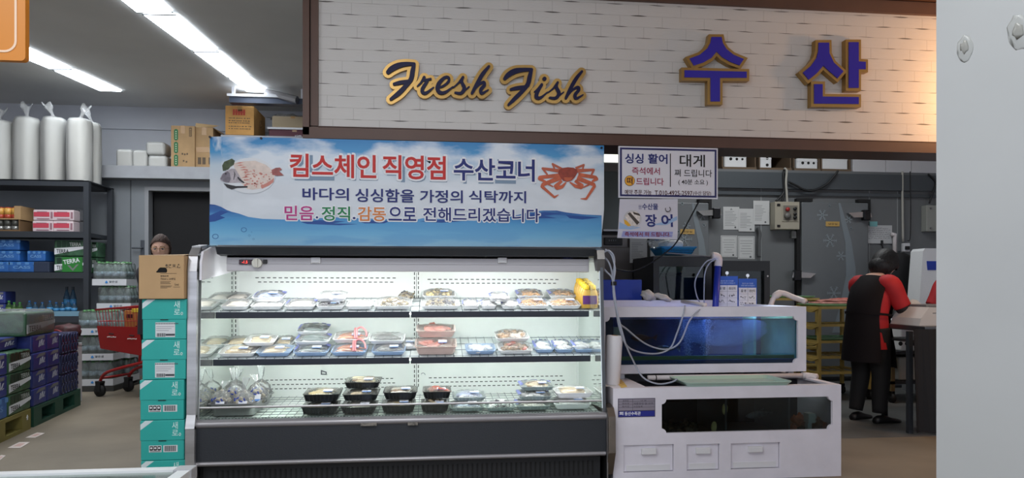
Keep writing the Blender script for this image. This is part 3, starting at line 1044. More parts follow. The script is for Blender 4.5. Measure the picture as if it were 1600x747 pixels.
n5.ptext('떠', 979.5, 277, 988.5, 288, YL - 0.0006, 0.022)
part('lettering_navy', n1, navyp, t, True); part('lettering_crimson', n2, mat('crimson_print', (152, 28, 72), 0.6), t, True); part('lettering_black', n3, blackm, t, True)
part('lettering_maroon', n4, mat('maroon_print', (72, 26, 30), 0.6), t, True); part('round_mark', n5, [mat('maroon_dark', (76, 20, 24), 0.6), mat('ochre_print', (232, 168, 52), 0.6)], t, True)

# eel poster hanging below it
PYY = 4.705
A, B_, C_, D_ = W(968.5, 311, PYY), W(1059, 311, PYY), W(1057, 374.5, PYY), W(963.5, 372, PYY)
t = thing('eel_poster', 'white hanging poster with an eel picture below the bordered board', 'poster', ((A.x + B_.x) / 2, PYY, D_.z))
mb = MB()
rings = []
for sd in (0, 0.002):
    for j in range(9):
        f_ = j / 8
        yo = 0.03 * math.sin(f_ * 2.6) * f_
        rings.append([A.lerp(D_, f_) + Vector((0, -yo + sd, 0)), B_.lerp(C_, f_) + Vector((0, -yo + sd, 0))])
vv = [p for r_ in rings for p in r_]
mb.add(vv, [(2 * j, 2 * j + 2, 2 * j + 3, 2 * j + 1) for j in range(8)] + [(18 + 2 * j, 18 + 2 * j + 1, 18 + 2 * j + 3, 18 + 2 * j + 2) for j in range(8)])
part('sheet', mb, mat('poster_white', (206, 206, 218), 0.25, coat=0.3), t, True)


def onposter(mb):
    for i, p in enumerate(mb.v):
        f_ = max(0, min(1, (A.z - p.z) / (A.z - D_.z)))
        p.y += -0.03 * math.sin(f_ * 2.6) * f_
    return mb


YP = PYY - 0.001
n1, n2, n3, n4 = MB(), MB(), MB(), MB()
n1.ptext('수산물', 1003, 318, 1028, 328, YP, 0.025); n1.ptext('장', 1007, 335, 1025, 355, YP, 0.03); n1.ptext('어', 1032, 335, 1050, 355, YP, 0.03)
n1.ptext('신선', 997.5, 320, 1002, 327, YP, 0.02)
flat(n4, [(972, 361.5), (1050, 362.5), (1049, 371), (970, 370.5)], YP); n4.mi = 1; flat(n4, [(1015, 352), (1040, 346), (1057, 338), (1057, 344), (1040, 352)], YP)
flat(n4, [(967, 347), (976, 352), (1000, 356), (985, 359), (966, 358)], YP)
n2.ptext('즉석에서 떠 드립니다.', 975, 363, 1046, 370, YP - 0.0006, 0.02)
cx, cz = 987.5, 342.5
n3.mi = 0; flat(n3, ov(cx, cz, 14, 14), YP)
n3.mi = 1; flat(n3, [(976, 338), (984, 331), (994, 331), (1000, 337), (996, 352), (986, 354), (980, 348)], YP - 0.0006)
n3.mi = 2; flat(n3, [(980, 334), (984, 332), (998, 348), (994, 352)], YP - 0.001); flat(n3, [(988, 331), (998, 334), (1000, 338), (990, 335)], YP - 0.001)
n3.mi = 3; flat(n3, [(974, 343), (979, 346), (985, 353), (980, 354), (975, 350)], YP - 0.001)
part('lettering_navy', onposter(n1), navyp, t, True); part('lettering_red', onposter(n2), mat('dark_red_print', (130, 16, 30), 0.6), t, True)
part('eel_picture', onposter(n3), [mat('eel_plate', (190, 190, 194), 0.5), mat('eel_pale', (214, 206, 200), 0.5, var=0.1, scale=60), mat('eel_dark', (70, 62, 58), 0.5), mat('lemon', (224, 170, 50), 0.5)], t, True)
part('printed_bands', onposter(n4), [mat('lilac_band', (150, 156, 206), 0.5), mat('pale_wave', (150, 180, 216), 0.5)], t, True)
q = W(1043, 327, PYY - 0.01)
mb = MB(); mb.tube([(q.x + 0.018 * math.cos(k), q.y - 0.008, q.z + 0.018 * math.sin(k)) for k in [-3.6 + 0.35 * i for i in range(14)]], 0.0025); part('hook', mb, mat('dark_metal'), t, True)

# ------------------------------------------------------------------ refrigerated display case
XL, XR = -1.335, 1.012
ILX, IRX = -1.285, 0.985
RY = 4.66
case = thing('refrigerated_display_case', 'long open refrigerated display case with lit white shelves of packed seafood', 'display case', ((XL + XR) / 2, 4.35, 0))
cwhite = mat('case_interior_white', (226, 230, 226), 0.35, var=0.01)
cside = mat('mirror_steel', (222, 228, 224), 0.05, 0.82)
cdark = mat('case_dark_panel', (38, 42, 48), 0.55, bump=0.08, bscale=120)
cblk = mat('case_black', (20, 22, 25), 0.5)
cgrey = mat('bumper_grey', (150, 148, 152), 0.35, 0.4)
edge = mat('shelf_edge_navy', (28, 34, 46), 0.35)
slot = mat('slot_dark', (60, 64, 62), 0.8)
P = lambda n, m_, mm: part(n, m_, mm, case, True)
mb = MB(); mb.box(XL + 0.03, XR - 0.03, RY, RY + 0.1, 0.3, 1.40); P('back_panel', mb, cwhite)
mb = MB()
Ys = RY - 0.002
for (p0, p1, rows) in (((399, 622), None, (434.5, 441)), ((668, 876), None, (436.5, 442.5))):
    for k, ry in enumerate(rows):
        xa, xb = W(p0[0] + 4 * k, ry, Ys).x, W(p0[1] - 4 * k, ry, Ys).x
        z = W(640, ry, Ys).z
        n = 25
        for i in range(n):
            x = xa + (xb - xa) * i / n
            mb.box(x, x + (xb - xa) / n * 0.58, Ys, RY + 0.001, z - 0.0028, z + 0.0028)
for (xa_, xb_) in ((415, 617), (670, 882)):
    for k, ry in enumerate((592, 599, 605.5)):
        xa, xb = W(xa_ + 3 * (k % 2), ry, Ys).x, W(xb_ + 3 * (k % 2), ry, Ys).x
        z = W(640, ry - 1, Ys).z
        n = 28
        for i in range(n):
            x = xa + (xb - xa) * i / n
            mb.box(x, x + (xb - xa) / n * 0.6, Ys, RY + 0.001, z - 0.0026, z + 0.0026)
P('air_slots', mb, slot)
# uprights with slots
for px in (366, 651, 908):
    x = W(px, 500, RY).x
    mb = MB(); mb.box(x - 0.030, x + 0.030, RY - 0.012, RY, 0.47, 1.27)
    mb.mi = 1
    for s_ in (-0.014, 0.012):
        z = 0.5
        while z < 1.26:
            mb.box(x + s_ - 0.003, x + s_ + 0.003, RY - 0.0135, RY - 0.01, z, z + 0.020)
            z += 0.031
    mb.box(x - 0.002, x + 0.001, RY - 0.0135, RY - 0.01, 0.47, 1.26)
    P('upright', mb, [cwhite, slot])
# end panels
prof = [(4.76, 0.0), (4.76, 1.40), (4.16, 1.40), (4.03, 1.375), (4.0, 1.30), (3.985, 0.45), (3.97, 0.43), (3.97, 0.20), (4.0, 0.0)]
mb = MB(); mb.prism([(4.70, 0.40), (4.70, 1.38), (4.16, 1.38), (4.03, 1.35), (3.985, 0.42)], 'x', ILX - 0.02, ILX); P('mirrored_side_panel', mb, cside)
mb = MB(); mb.prism([(4.70, 0.40), (4.70, 1.38), (4.16, 1.38), (4.06, 1.30), (3.985, 0.45)], 'x', IRX, IRX + 0.02); P('mirrored_side_panel', mb, cside)
mb = MB(); mb.prism(prof, 'x', XL, XL + 0.028); P('end_panel', mb, steel)
mb = MB(); mb.prism([(4.76, 0.0), (4.76, 1.40), (4.2, 1.40), (4.09, 1.30), (4.06, 0.45), (3.95, 0.43), (3.94, 0.0)], 'x', XR - 0.008, XR); P('end_panel', mb, steel)
mb = MB()
pp = [(4.3, 1.392), (4.16, 1.392), (4.05, 1.378), (4.0, 1.335), (3.985, 1.26), (3.965, 0.46), (3.945, 0.40), (3.94, 0.10)]
for i in range(len(pp) - 1):
    (y, z), (y2, z2) = pp[i], pp[i + 1]
    d = Vector((y2 - y, z2 - z)).normalized() * 0.014
    mb.prism([(y - d.y, z + d.x), (y + d.y, z - d.x), (y2 + d.y + d.x, z2 - d.x + d.y), (y2 - d.y + d.x, z2 + d.x + d.y)], 'x', XL - 0.006, XL + 0.042)
P('chrome_edge_trim', mb, mat('brushed_chrome', (186, 186, 188), 0.36, 0.8, var=0.10, scale=2, stretch=(1, 1, 8)))
mb = MB(); mb.prism([(4.14, 1.40), (4.06, 1.385), (4.045, 1.33), (4.055, 1.26), (4.10, 1.26), (4.14, 1.33)], 'x', XR - 0.04, XR + 0.006); P('corner_cap', mb, mat('cap_steel', (112, 110, 108), 0.3, 0.9))
mb = MB(); mb.prism([(4.05, 1.28), (4.068, 1.28), (3.998, 0.43), (3.980, 0.43)], 'x', XR - 0.022, XR - 0.004); P('side_edge_strip', mb, mat('dark_chrome', (96, 98, 100), 0.3, 0.9))
mb = MB(); mb.prism([(4.04, 0.47), (3.96, 0.455), (3.92, 0.41), (3.915, 0.2), (3.98, 0.06), (4.02, 0.06), (3.98, 0.2), (3.99, 0.40)], 'x', XR - 0.004, XR + 0.038); P('corner_guard', mb, mat('worn_steel', (128, 120, 112), 0.35, 0.9, var=0.1, scale=6))
# canopy
mb = MB()
mb.prism([(4.74, 1.40), (4.15, 1.405), (4.10, 1.392), (4.13, 1.352), (4.2, 1.345), (4.74, 1.36)], 'x', ILX + 0.05, XR - 0.03); P('canopy_top', mb, cdark)
mb = MB(); mb.prism([(4.66, 1.40), (4.16, 1.392), (4.02, 1.36), (3.99, 1.30), (3.985, 1.20), (4.2, 1.22), (4.66, 1.27)], 'x', ILX, ILX + 0.012); P('white_side_cheek', mb, mat('cheek_white', (216, 214, 220), 0.35))
mb = MB()
LZ0, LZ1 = 1.256, 1.350
mb.box(ILX + 0.085, IRX - 0.03, 4.19, 4.235, LZ0, LZ1, 0.004)
mb.box(ILX + 0.085, IRX - 0.03, 4.186, 4.192, LZ0 + 0.043, LZ0 + 0.046)
mb.box(ILX + 0.085, IRX - 0.03, 4.19, RY, 1.335, 1.35)
P('lamp_housing', mb, mat('housing_grey_white', (186, 184, 188), 0.35))
lh = bpy.data.objects['lamp_housing']
q = W(384, 409.5, 4.18)
mb = MB(); mb.box(q.x - 0.038, q.x + 0.038, 4.178, 4.19, q.z - 0.014, q.z + 0.014, 0.002); mb.mi = 1; mb.text('-1.5', (q.x - 0.02, 4.177, q.z - 0.008), (1, 0, 0), (0, 0, 1), 0.03, 0.016); part('thermostat_display', mb, [mat('display_maroon', (52, 22, 34), 0.2), mat('red_digits', (255, 60, 50), 0.4, emit=2.0)], lh, True)
q = W(402, 411, 4.18)
mb = MB(); mb.tube([(q.x, 4.192, q.z), (q.x, 4.165, q.z)], 0.028, 20); mb.box(q.x - 0.006, q.x + 0.006, 4.155, 4.166, q.z - 0.024, q.z + 0.024, 0.002); part('control_knob', mb, mat('knob_cream', (206, 204, 194), 0.4), lh, True)
q = W(414, 409, 4.18)
mb = MB(); mb.box(q.x - 0.011, q.x + 0.011, 4.178, 4.192, q.z - 0.012, q.z + 0.012, 0.002); part('rocker_switch', mb, black, lh, True)
for px in (493, 785):
    q = W(px, 407, 4.18)
    mb = MB(); mb.box(q.x - 0.028, q.x + 0.028, 4.178, 4.192, q.z - 0.018, q.z + 0.018, 0.004); mb.box(q.x - 0.018, q.x + 0.018, 4.172, 4.18, q.z - 0.014, q.z - 0.006, 0.002)
    part('lid_latch', mb, mat('latch_white', (214, 214, 216), 0.35), lh, True)
mb = MB(); mb.ptext('ARNEG' if False else '냉장쇼케이스', 880, 402.5, 894, 404.5, 4.188, 0.02); part('maker_lettering', mb, navyp, lh, True)
lampm = mat('case_lamp', (244, 250, 246), 0.5, emit=4.0)
mb = MB(); mb.box(ILX + 0.1, IRX - 0.06, 4.245, 4.285, 1.285, 1.31); P('lamp_tube', mb, lampm)
area('case_lamp_light', ((ILX + IRX) / 2, 4.26, 1.27), (14, 0, 0), 2.1, 0.06, 2.6, (0.97, 1.0, 0.97))

# shelves
wire = mat('wire_white', (222, 226, 226), 0.3)
wired = mat('wire_grey', (120, 128, 134), 0.35, 0.5)
SH = [(4.27, 1.017), (4.225, 0.741)]
SLP = 0.21
for (sy, sz) in SH:
    n0_ = len(case.children)
    zs_ = lambda y: sz + (y - sy) * SLP
    mb = MB(); mb.prism([(sy, sz - 0.012), (RY, zs_(RY) - 0.012), (RY, zs_(RY) - 0.004), (sy, sz - 0.004)], 'x', ILX, IRX); P('shelf_plate', mb, mat('shelf_white', (220, 226, 226), 0.4))
    sp = bpy.data.objects[[o.name for o in case.children][-1]]
    seg = [(ILX + 0.002, -0.145), (-0.137, IRX - 0.015)]
    for (xa, xb) in seg:
        mb = MB(); mb.box(xa, xb, sy - 0.012, sy, sz - 0.040, sz - 0.002, 0.003); part('price_rail', mb, edge, sp, True)
    mb = MB()
    x = ILX + 0.03
    while x < IRX:
        mb.tube([(x, sy - 0.004, sz + 0.008), (x, sy, sz - 0.001), (x, RY - 0.01, zs_(RY - 0.01) - 0.001)], 0.0017, 4)
        x += 0.053
    for yy in (sy + 0.02, sy + 0.14, sy + 0.27, RY - 0.03):
        mb.tube([(ILX, yy, zs_(yy) - 0.002), (IRX, yy, zs_(yy) - 0.002)], 0.0017, 4)
    part('wire_rack', mb, wired, sp, True)
    mb = MB(); mb.box(ILX + 0.03, IRX - 0.03, sy + 0.012, sy + 0.03, sz - 0.022, sz - 0.013); part('added_glow_strip', mb, mat('shelf_fill_glow', (244, 250, 245), 0.5, emit=12.5), sp, True)  # glowing strip added to brighten the case below each shelf, no known fixture
    for px in (366, 651, 908):
        x = W(px, 500, RY).x
        mb = MB(); mb.prism([(RY, sz + 0.0), (RY, zs_(RY) - 0.012), (sy + 0.03, sz - 0.008), (sy + 0.03, sz - 0.02)], 'x', x - 0.003, x + 0.003); part('shelf_bracket', mb, wire, sp, True)
# deck
DZF, DZB, DYF = 0.425, 0.455, 4.02


def deck_z(y):
    return DZF + (DZB - DZF) * (y - DYF) / (RY - DYF)


mb = MB(); mb.prism([(DYF, DZF - 0.03), (RY, DZB - 0.03), (RY, DZB - 0.008), (DYF, DZF - 0.008)], 'x', ILX, IRX); P('deck', mb, cwhite)
dk = bpy.data.objects[[o.name for o in case.children][-1]]
mb = MB()
x = ILX + 0.02
while x < IRX:
    mb.tube([(x, DYF + 0.01, DZF - 0.004), (x, RY - 0.005, DZB - 0.004)], 0.0018, 4)
    x += 0.047
for k in range(9):
    y = DYF + 0.04 + k * 0.07
    mb.tube([(ILX, y, deck_z(y) - 0.005), (IRX, y, deck_z(y) - 0.005)], 0.0014, 4)
part('deck_grid', mb, wired, dk, True)
mb = MB()
x = ILX + 0.02
while x < IRX - 0.02:
    mb.box(x, x + 0.008, DYF - 0.01, DYF - 0.002, DZF - 0.012, DZF + 0.004)
    x += 0.018
part('air_intake', mb, slot, dk, True)
mb = MB(); mb.box(ILX - 0.01, IRX + 0.01, 3.975, 4.02, DZF - 0.05, DZF - 0.012); P('front_sill', mb, alu)
# low front glass with its rail
gz0, gz1 = DZF - 0.015, W(640, 631.5, 3.99).z
mb = MB(); mb.box(ILX, IRX, 3.985, 3.991, gz0, gz1); P('front_glass', mb, clear('case_glass', (244, 250, 247), 1.4))
mb = MB(); mb.tube([(ILX, 3.988, gz1), (IRX, 3.988, gz1)], 0.0065, 10); P('glass_rail', mb, alu)
# front
mb = MB(); mb.loft([[(x, 3.99 - 0.04 * math.cos(a), 0.405 + 0.024 * math.sin(a)) for a in [R(-90 + 20 * k) for k in range(10)]] + [(x, 3.995, 0.43)] for x in (XL + 0.03, XR)], True); P('bumper', mb, cgrey)
for px, wpx in ((576, 24), (645, 15)):
    q = W(px, 664 if px < 600 else 663, 3.949)
    mb = MB(); mb.box(q.x - wpx / 530, q.x + wpx / 530, 3.945, 3.955, q.z - 0.006, q.z + 0.012, 0.002); part('worn_patch', mb, mat('scuffed_grey', (104, 100, 94), 0.6, var=0.3, scale=60), bpy.data.objects['bumper'], True)
mb = MB(); mb.box(XL + 0.03, XR - 0.006, 3.965, 4.0, 0.20, 0.395); P('kick_panel', mb, cdark)
mb = MB(); mb.loft([[(x, 3.985 - 0.03 * math.cos(a), 0.187 + 0.016 * math.sin(a)) for a in [R(-90 + 20 * k) for k in range(10)]] for x in (XL + 0.03, XR - 0.01)], True); P('lower_rail', mb, cgrey)
mb = MB(); mb.box(XL + 0.06, XR - 0.03, 4.02, 4.06, 0.0, 0.175)
mb.mi = 1
x = XL + 0.13
while x < XR - 0.06:
    mb.box(x, x + 0.009, 4.016, 4.022, 0.05, 0.135)
    x += 0.0285
P('vent_grille', mb, [mat('grille_black', (25, 26, 29), 0.6), mat('grille_slot', (11, 11, 12), 0.8)])
mb = MB(); mb.box(XL + 0.03, XR - 0.03, 4.06, 4.74, 0.02, 0.39); P('base_cabinet', mb, cblk)

# small white card stickers inside the case
q = W(506, 583, RY - 0.002)
mb = MB(); mb.frame([(q.x - 0.018, q.z - 0.01), (q.x + 0.018, q.z - 0.01), (q.x + 0.018, q.z + 0.008), (q.x - 0.018, q.z + 0.02)], [(q.x - 0.013, q.z - 0.006), (q.x + 0.013, q.z - 0.006), (q.x + 0.013, q.z + 0.004), (q.x - 0.013, q.z + 0.013)], 'y', RY - 0.01, RY); P('wall_hook', mb, mat('grey_metal'))
q = W(661, 586, RY - 0.002)
mb = MB(); mb.tube([(q.x + 0.014 * math.cos(k * 0.35), RY - 0.006, q.z + 0.014 * math.sin(k * 0.35)) for k in range(10)], 0.002); P('wall_ring', mb, wired)

# ------------------------------------------------------------------ packed seafood
blabel = mat('label_white', (226, 228, 234), 0.5)
lblue = mat('label_blue', (92, 138, 206), 0.5)
FOODS = {
    'fillet': mat('white_fish_flesh', (222, 214, 204), 0.4, var=0.06, scale=30),
    'dried': mat('dried_fish_tan', (206, 186, 152), 0.5, var=0.12, scale=30),
    'squid': mat('dried_squid_brown', (196, 148, 92), 0.5, var=0.22, scale=40),
    'dark': mat('dark_shellfish', (72, 70, 78), 0.35, var=0.4, scale=40),
    'shell': mat('oyster_shell', (128, 116, 92), 0.5, var=0.45, scale=45),
    'clam': mat('clam_shell', (140, 128, 104), 0.5, var=0.3, scale=50),
    'white': mat('white_squid', (226, 226, 226), 0.35, var=0.05, scale=30),
    'mack': mat('mackerel_skin', (92, 104, 104), 0.25, var=0.4, scale=50, stretch=(1, 4, 1)),
    'belly': mat('silver_belly', (206, 206, 206), 0.2, var=0.08, scale=30),
    'redfish': mat('red_fish_skin', (190, 120, 88), 0.35, var=0.22, scale=30),
    'flounder': mat('flounder_skin', (94, 94, 94), 0.35, var=0.25, scale=40),
    'meat': mat('red_meat', (178, 98, 84), 0.4, var=0.25, scale=24),
    'pinkbag': mat('pale_pink_pack', (206, 184, 176), 0.3, var=0.04, scale=8),
    'mush': mat('brown_shellfish', (128, 96, 64), 0.4, var=0.45, scale=30),
    'yellow': mat('yellow_roe', (222, 200, 140), 0.4, var=0.15, scale=30),
    'bluefish': mat('blue_grey_fish', (136, 146, 170), 0.3, var=0.35, scale=40),
}
bandm = mat('blue_film_print', (122, 130, 196), 0.4)
trayw = mat('foam_tray_white', (232, 234, 236), 0.5)
trayb = mat('foam_tray_blue', (150, 178, 214), 0.45)
trayk = mat('black_tray', (26, 30, 32), 0.35)
trayg = mat('silver_grey_tray', (150, 164, 164), 0.4)
lid = clear('tray_lid', (244, 244, 242), 1.35, 0.08, 0.12, (190, 190, 184))


def tray_shape(mb, w, d, h, t=0.006, ribs=0):
    """open tray: outer flare, rim, inner floor, centred at origin on z=0"""
    def ring(sx, sy, z, r=0.02, n=5):
        return [(x, y, z) for x, y in rrect(-sx, sx, -sy, sy, r, n)]
    w2, d2 = w / 2, d / 2
    mb.sm = False
    mb.loft([ring(w2 * 0.84, d2 * 0.84, 0), ring(w2 * 0.90, d2 * 0.9, h * 0.35), ring(w2 * 0.97, d2 * 0.97, h), ring(w2, d2, h), ring(w2, d2, h + 0.002), ring(w2 * 0.94, d2 * 0.94, h + 0.002), ring(w2 * 0.84, d2 * 0.84, t)])
    if ribs:
        for k in range(ribs):
            x = -w2 * 0.8 + 1.6 * w2 * k / (ribs - 1)
            mb.prism([(x - 0.002, 0.004), (x + 0.002, 0.004), (x * 1.1 + 0.002, h - 0.003), (x * 1.1 - 0.002, h - 0.003)], 'y', -d2 * 0.985, -d2 * 0.8)


def food(mb, kind, w, d, z, rs):
    """the food lying in a tray of inner size w x d from height z up"""
    mb.sm = True
    u = rs.uniform
    if kind in ('fillet', 'dried', 'strips', 'belt'):
        n = 7
        for i in range(n):
            y = -d * 0.36 + d * 0.72 * i / (n - 1)
            mb.ell((u(-.04, .04) * w, y, z + 0.008 + u(0, .006)), (w * u(.36, .44), d * 0.10, u(.007, .011)), (u(-.3, .3), u(-.04, .04), u(-.1, .1)), 2, 0.25, 3.0, u(0, 50))
    elif kind == 'squid':
        for i in range(34):
            x, y = u(-.34, .34) * w, u(-.34, .34) * d
            a = u(0, 3.14)
            zz = z + 0.004 + 0.028 * (1 - (x / w * 2) ** 2) * (1 - (y / d * 2) ** 2) * u(.5, 1)
            l = u(.12, .2) * w
            mb.tube(curve([(x - l * math.cos(a), y - l * math.sin(a) * .7, zz - .004), (x + u(-.01, .01), y + u(-.01, .01), zz + .006), (x + l * math.cos(a), y + l * math.sin(a) * .7, zz - .004)], 3), 0.0042, 5)
    elif kind in ('shell', 'clam', 'dark', 'mush'):
        big = {'shell': (.030, .018, .007), 'clam': (.016, .013, .009), 'dark': (.022, .012, .008), 'mush': (.028, .02, .013)}[kind]
        for i in range({'shell': 46, 'clam': 60, 'dark': 34, 'mush': 26}[kind]):
            x, y = u(-.42, .42) * w, u(-.4, .4) * d
            zz = z + 0.004 + 0.030 * max(0, (1 - (x / w * 2) ** 2)) * u(.3, 1)
            k = u(.75, 1.2)
            mb.mi = rs.choice([0, 0, 1])
            mb.ell((x, y, zz), (big[0] * k, big[1] * k, big[2] * k), (u(-.6, .6), u(-.5, .5), u(0, 3)), 1, 0.3, 2.0, u(0, 50))
        mb.mi = 0
    elif kind == 'white':
        for i in range(12):
            mb.ell((u(-.33, .33) * w, u(-.33, .33) * d, z + u(.004, .018)), (u(.025, .05), u(.018, .03), u(.008, .014)), (u(-.3, .3), u(-.3, .3), u(0, 3)), 2, 0.35, 2.5, u(0, 50))
    elif kind in ('mack', 'redfish', 'flounder', 'bluefish'):
        n = {'mack': 2, 'redfish': 2, 'flounder': 1, 'bluefish': 3}[kind]
        for i in range(n):
            y = (-0.2 + 0.4 * i / max(1, n - 1)) * d if n > 1 else 0
            hh = 0.028 if kind == 'flounder' else 0.024
            L_ = w * 0.46
            rings = []
            for k in range(13):
                f_ = k / 12
                pr = math.sin(math.pi * min(1, f_ * 1.02)) ** 0.7 * (1 - 0.25 * f_) if f_ < 0.93 else 0.22
                pr = max(pr, 0.06)
                x = -L_ + 2 * L_ * f_
                rr_ = d * (0.22 if kind != 'flounder' else 0.38) * pr
                rings.append([(x, y + rr_ * math.cos(a), z + 0.004 + max(0, hh * pr * (1 + math.sin(a)) * 0.6)) for a in [2 * math.pi * q / 12 for q in range(12)]])
            mb.loft(rings)
            mb.mi = 1
            mb.ell((-L_ * 0.1, y - d * 0.12, z + 0.010), (L_ * 0.7, d * 0.06, 0.008), (0, 0, 0.05), 2)
            mb.mi = 0
    elif kind in ('meat',):
        for i in range(7):
            mb.ell((u(-.34, .34) * w, u(-.3, .3) * d, z + 0.012 + u(0, .008)), (u(.03, .06), u(.02, .035), u(.010, .016)), (u(-.3, .3), u(-.3, .3), u(0, 3)), 2, 0.35, 2.5, u(0, 50))
    elif kind == 'slab':
        for i in range(6):
            y = -d * 0.3 + d * 0.6 * i / 5
            mb.mi = i % 2
            mb.ell((u(-.1, .1) * w, y, z + 0.012 + u(0, .006)), (w * u(.25, .4), d * 0.14, 0.010), (u(-.4, .4), u(-.1, .1), u(-.4, .4)), 2, 0.3, 2.0, u(0, 50))
        mb.mi = 0


def film_dome(mb, w, d, z, top):
    mb.sm = True
    n, m_ = 14, 8
    vv, ff = [], []
    rs = random.Random(int(w * 1e4))
    for i in range(n + 1):
        for j in range(m_ + 1):
            x, y = -w / 2 + w * i / n, -d / 2 + d * j / m_
            e = (1 - abs(2 * i / n - 1) ** 4) * (1 - abs(2 * j / m_ - 1) ** 4)
            vv.append((x, y, z + top * e + (rs.uniform(-.0025, .0025) if e else 0)))
    for i in range(n):
        for j in range(m_):
            a = i * (m_ + 1) + j
            ff.append((a, a + m_ + 1, a + m_ + 2, a + 1))
    mb.add(vv, ff)


TN = [0]


def pack(px0, px1, y, z, kind, label, d=0.17, h=0.022, tm=trayw, foodm=None, top=0.03, cover=film, lab=1, band=0, tilt=0.0, group=None, lab_side=1, fw=1.0, tip=0.0):
    """one packed tray: its front edge at depth y spans the pixels px0..px1 of the photo"""
    TN[0] += 1
    rs = random.Random(TN[0] * 13)
    a, c = W(px0, 470, y), W(px1, 470, y)
    w = c.x - a.x
    top *= 0.7
    sl = SLP if z > 0.6 else (DZB - DZF) / (RY - DYF)
    if z > 0.6:
        z += (y + d / 2 - (SH[0] if z > 0.98 else SH[1])[0]) * SLP
    t = thing('seafood_tray', label, 'packed seafood', ((a.x + c.x) / 2, y + d / 2, z), R(tilt), group)
    t.rotation_euler.x = math.atan(sl)
    mb = MB(); tray_shape(mb, w, d, h, ribs=9 if tm in (trayk, trayg) else 0)
    part('tray', mb, tm, t)
    mb = MB(); food(mb, kind, w * 0.86 * fw, d * 0.86, 0.008 if h < .03 else h * 0.55, rs)
    fm = foodm or [FOODS.get(kind, FOODS['fillet'])]
    part('seafood', mb, fm if len(fm) > 1 else [fm[0], FOODS['belly']], t)
    mb = MB(); film_dome(mb, w * 0.97, d * 0.97, h + 0.003, top); part('film', mb, cover, t)
    if band:
        mb = MB()
        zt = h + 0.006 + top * 0.75
        for (u0, u1, v0, v1) in ((-.49, -.40, -.3, .45), (.38, .49, .1, .45), (-.38, -.2, .36, .48), (-.1, .1, .38, .48), (.2, .34, .38, .48)):
            k0, k1 = (1 - abs(2 * u0) ** 4) * (1 - abs(2 * v0) ** 4), (1 - abs(2 * u1) ** 4) * (1 - abs(2 * v1) ** 4)
            mb.face([(u0 * w, v0 * d, h + 0.006 + top * (1 - abs(2 * u0) ** 4) * (1 - abs(2 * v0) ** 4)), (u1 * w, v0 * d, h + 0.006 + top * (1 - abs(2 * u1) ** 4) * (1 - abs(2 * v0) ** 4)), (u1 * w, v1 * d, h + 0.006 + top * k1), (u0 * w, v1 * d, h + 0.006 + top * (1 - abs(2 * u0) ** 4) * (1 - abs(2 * v1) ** 4))])
        part('printed_band', mb, bandm, t)
    if lab:
        x0 = w * 0.16 * lab_side
        mb = MB()
        zz = h + top + 0.005
        lw = 0.026
        mb.prism([(x0 - lw, -d * .30), (x0 + lw, -d * .30), (x0 + lw, -d * .08), (x0 - lw, -d * .08)], 'z', zz - 0.0006, zz)
        mb.mi = 1
        mb.prism([(x0 - lw, -d * .36), (x0 + lw, -d * .36), (x0 + lw, -d * .30), (x0 - lw, -d * .30)], 'z', zz - 0.002, zz - 0.0014)
        mb.mi = 2
        for q in range(5):
            mb.prism([(x0 - lw * .8 + q * .006, -d * .26), (x0 - lw * .8 + q * .006 + .003, -d * .26), (x0 - lw * .8 + q * .006 + .003, -d * .14), (x0 - lw * .8 + q * .006, -d * .14)], 'z', zz, zz + 0.0003)
        part('price_label', mb, [blabel, lblue, mat('label_text', (120, 122, 130), 0.6)], t)
    return t


Z1, Y1 = SH[0][1] + 0.003, SH[0][0] + 0.015
Z2, Y2 = SH[1][1] + 0.003, SH[1][0] + 0.015
BK = 0.185
# upper shelf
pack(343, 386, Y1, Z1, 'fillet', 'white tray of pale fillets at the left end of the upper shelf, front row', lab=0)
pack(346, 384, Y1 + BK, Z1, 'fillet', 'white tray of pale fillets at the left end of the upper shelf, back row', lab=0)
pack(390, 440, Y1, Z1, 'white', 'white tray beside the left end tray on the upper shelf, under a raised tray', lab=0)
pack(392, 441, Y1 + 0.05, Z1 + 0.04, 'bluefish', 'raised white tray with purplish grey seafood, second column of the upper shelf', foodm=[FOODS['bluefish'], FOODS['white']], lab=1, band=1)
pack(443, 491, Y1, Z1, 'fillet', 'wide white tray of pale fillets between the purplish tray and the dark seaweed-like trays', lab=0, band=1)
pack(494, 537, Y1, Z1, 'dark', 'lower of two stacked trays with dark grey seafood on the upper shelf', top=0.02)
pack(493, 540, Y1 + 0.03, Z1 + 0.042, 'white', 'white topped tray stacked on the dark grey seafood tray', lab=1)
pack(540, 581, Y1, Z1, 'fillet', 'low white tray just left of the oysters on the upper shelf', lab=0, top=0.018)
pack(584, 643, Y1, Z1, 'shell', 'big white tray heaped with brown oysters at the middle of the upper shelf', lab=0, top=0.04, d=0.2, foodm=[FOODS['shell'], FOODS['fillet']])
pack(622, 646, Y1 + BK, Z1, 'shell', 'small dark shell tray behind the oyster heap by the middle upright', lab=0, foodm=[FOODS['shell'], FOODS['dark']])
pack(657, 719, Y1, Z1, 'clam', 'front tray of small clams right of the middle upright on the upper shelf', lab=0, top=0.035, foodm=[FOODS['clam'], FOODS['dark']])
pack(660, 712, Y1 + BK, Z1 + 0.02, 'clam', 'rear tray of pale clams right of the middle upright on the upper shelf', lab=1, top=0.035, foodm=[FOODS['yellow'], FOODS['clam']])
pack(722, 749, Y1, Z1, 'white', 'narrow white tray right of the clams on the upper shelf', d=0.14, band=1, lab=0)
pack(752, 776, Y1, Z1, 'white', 'narrow white tray leaning under the topmost white pack on the upper shelf', d=0.14, band=1, lab=0)
pack(784, 808, Y1, Z1, 'white', 'narrow white tray left of the brown squid strips', d=0.14, band=1, lab=0)
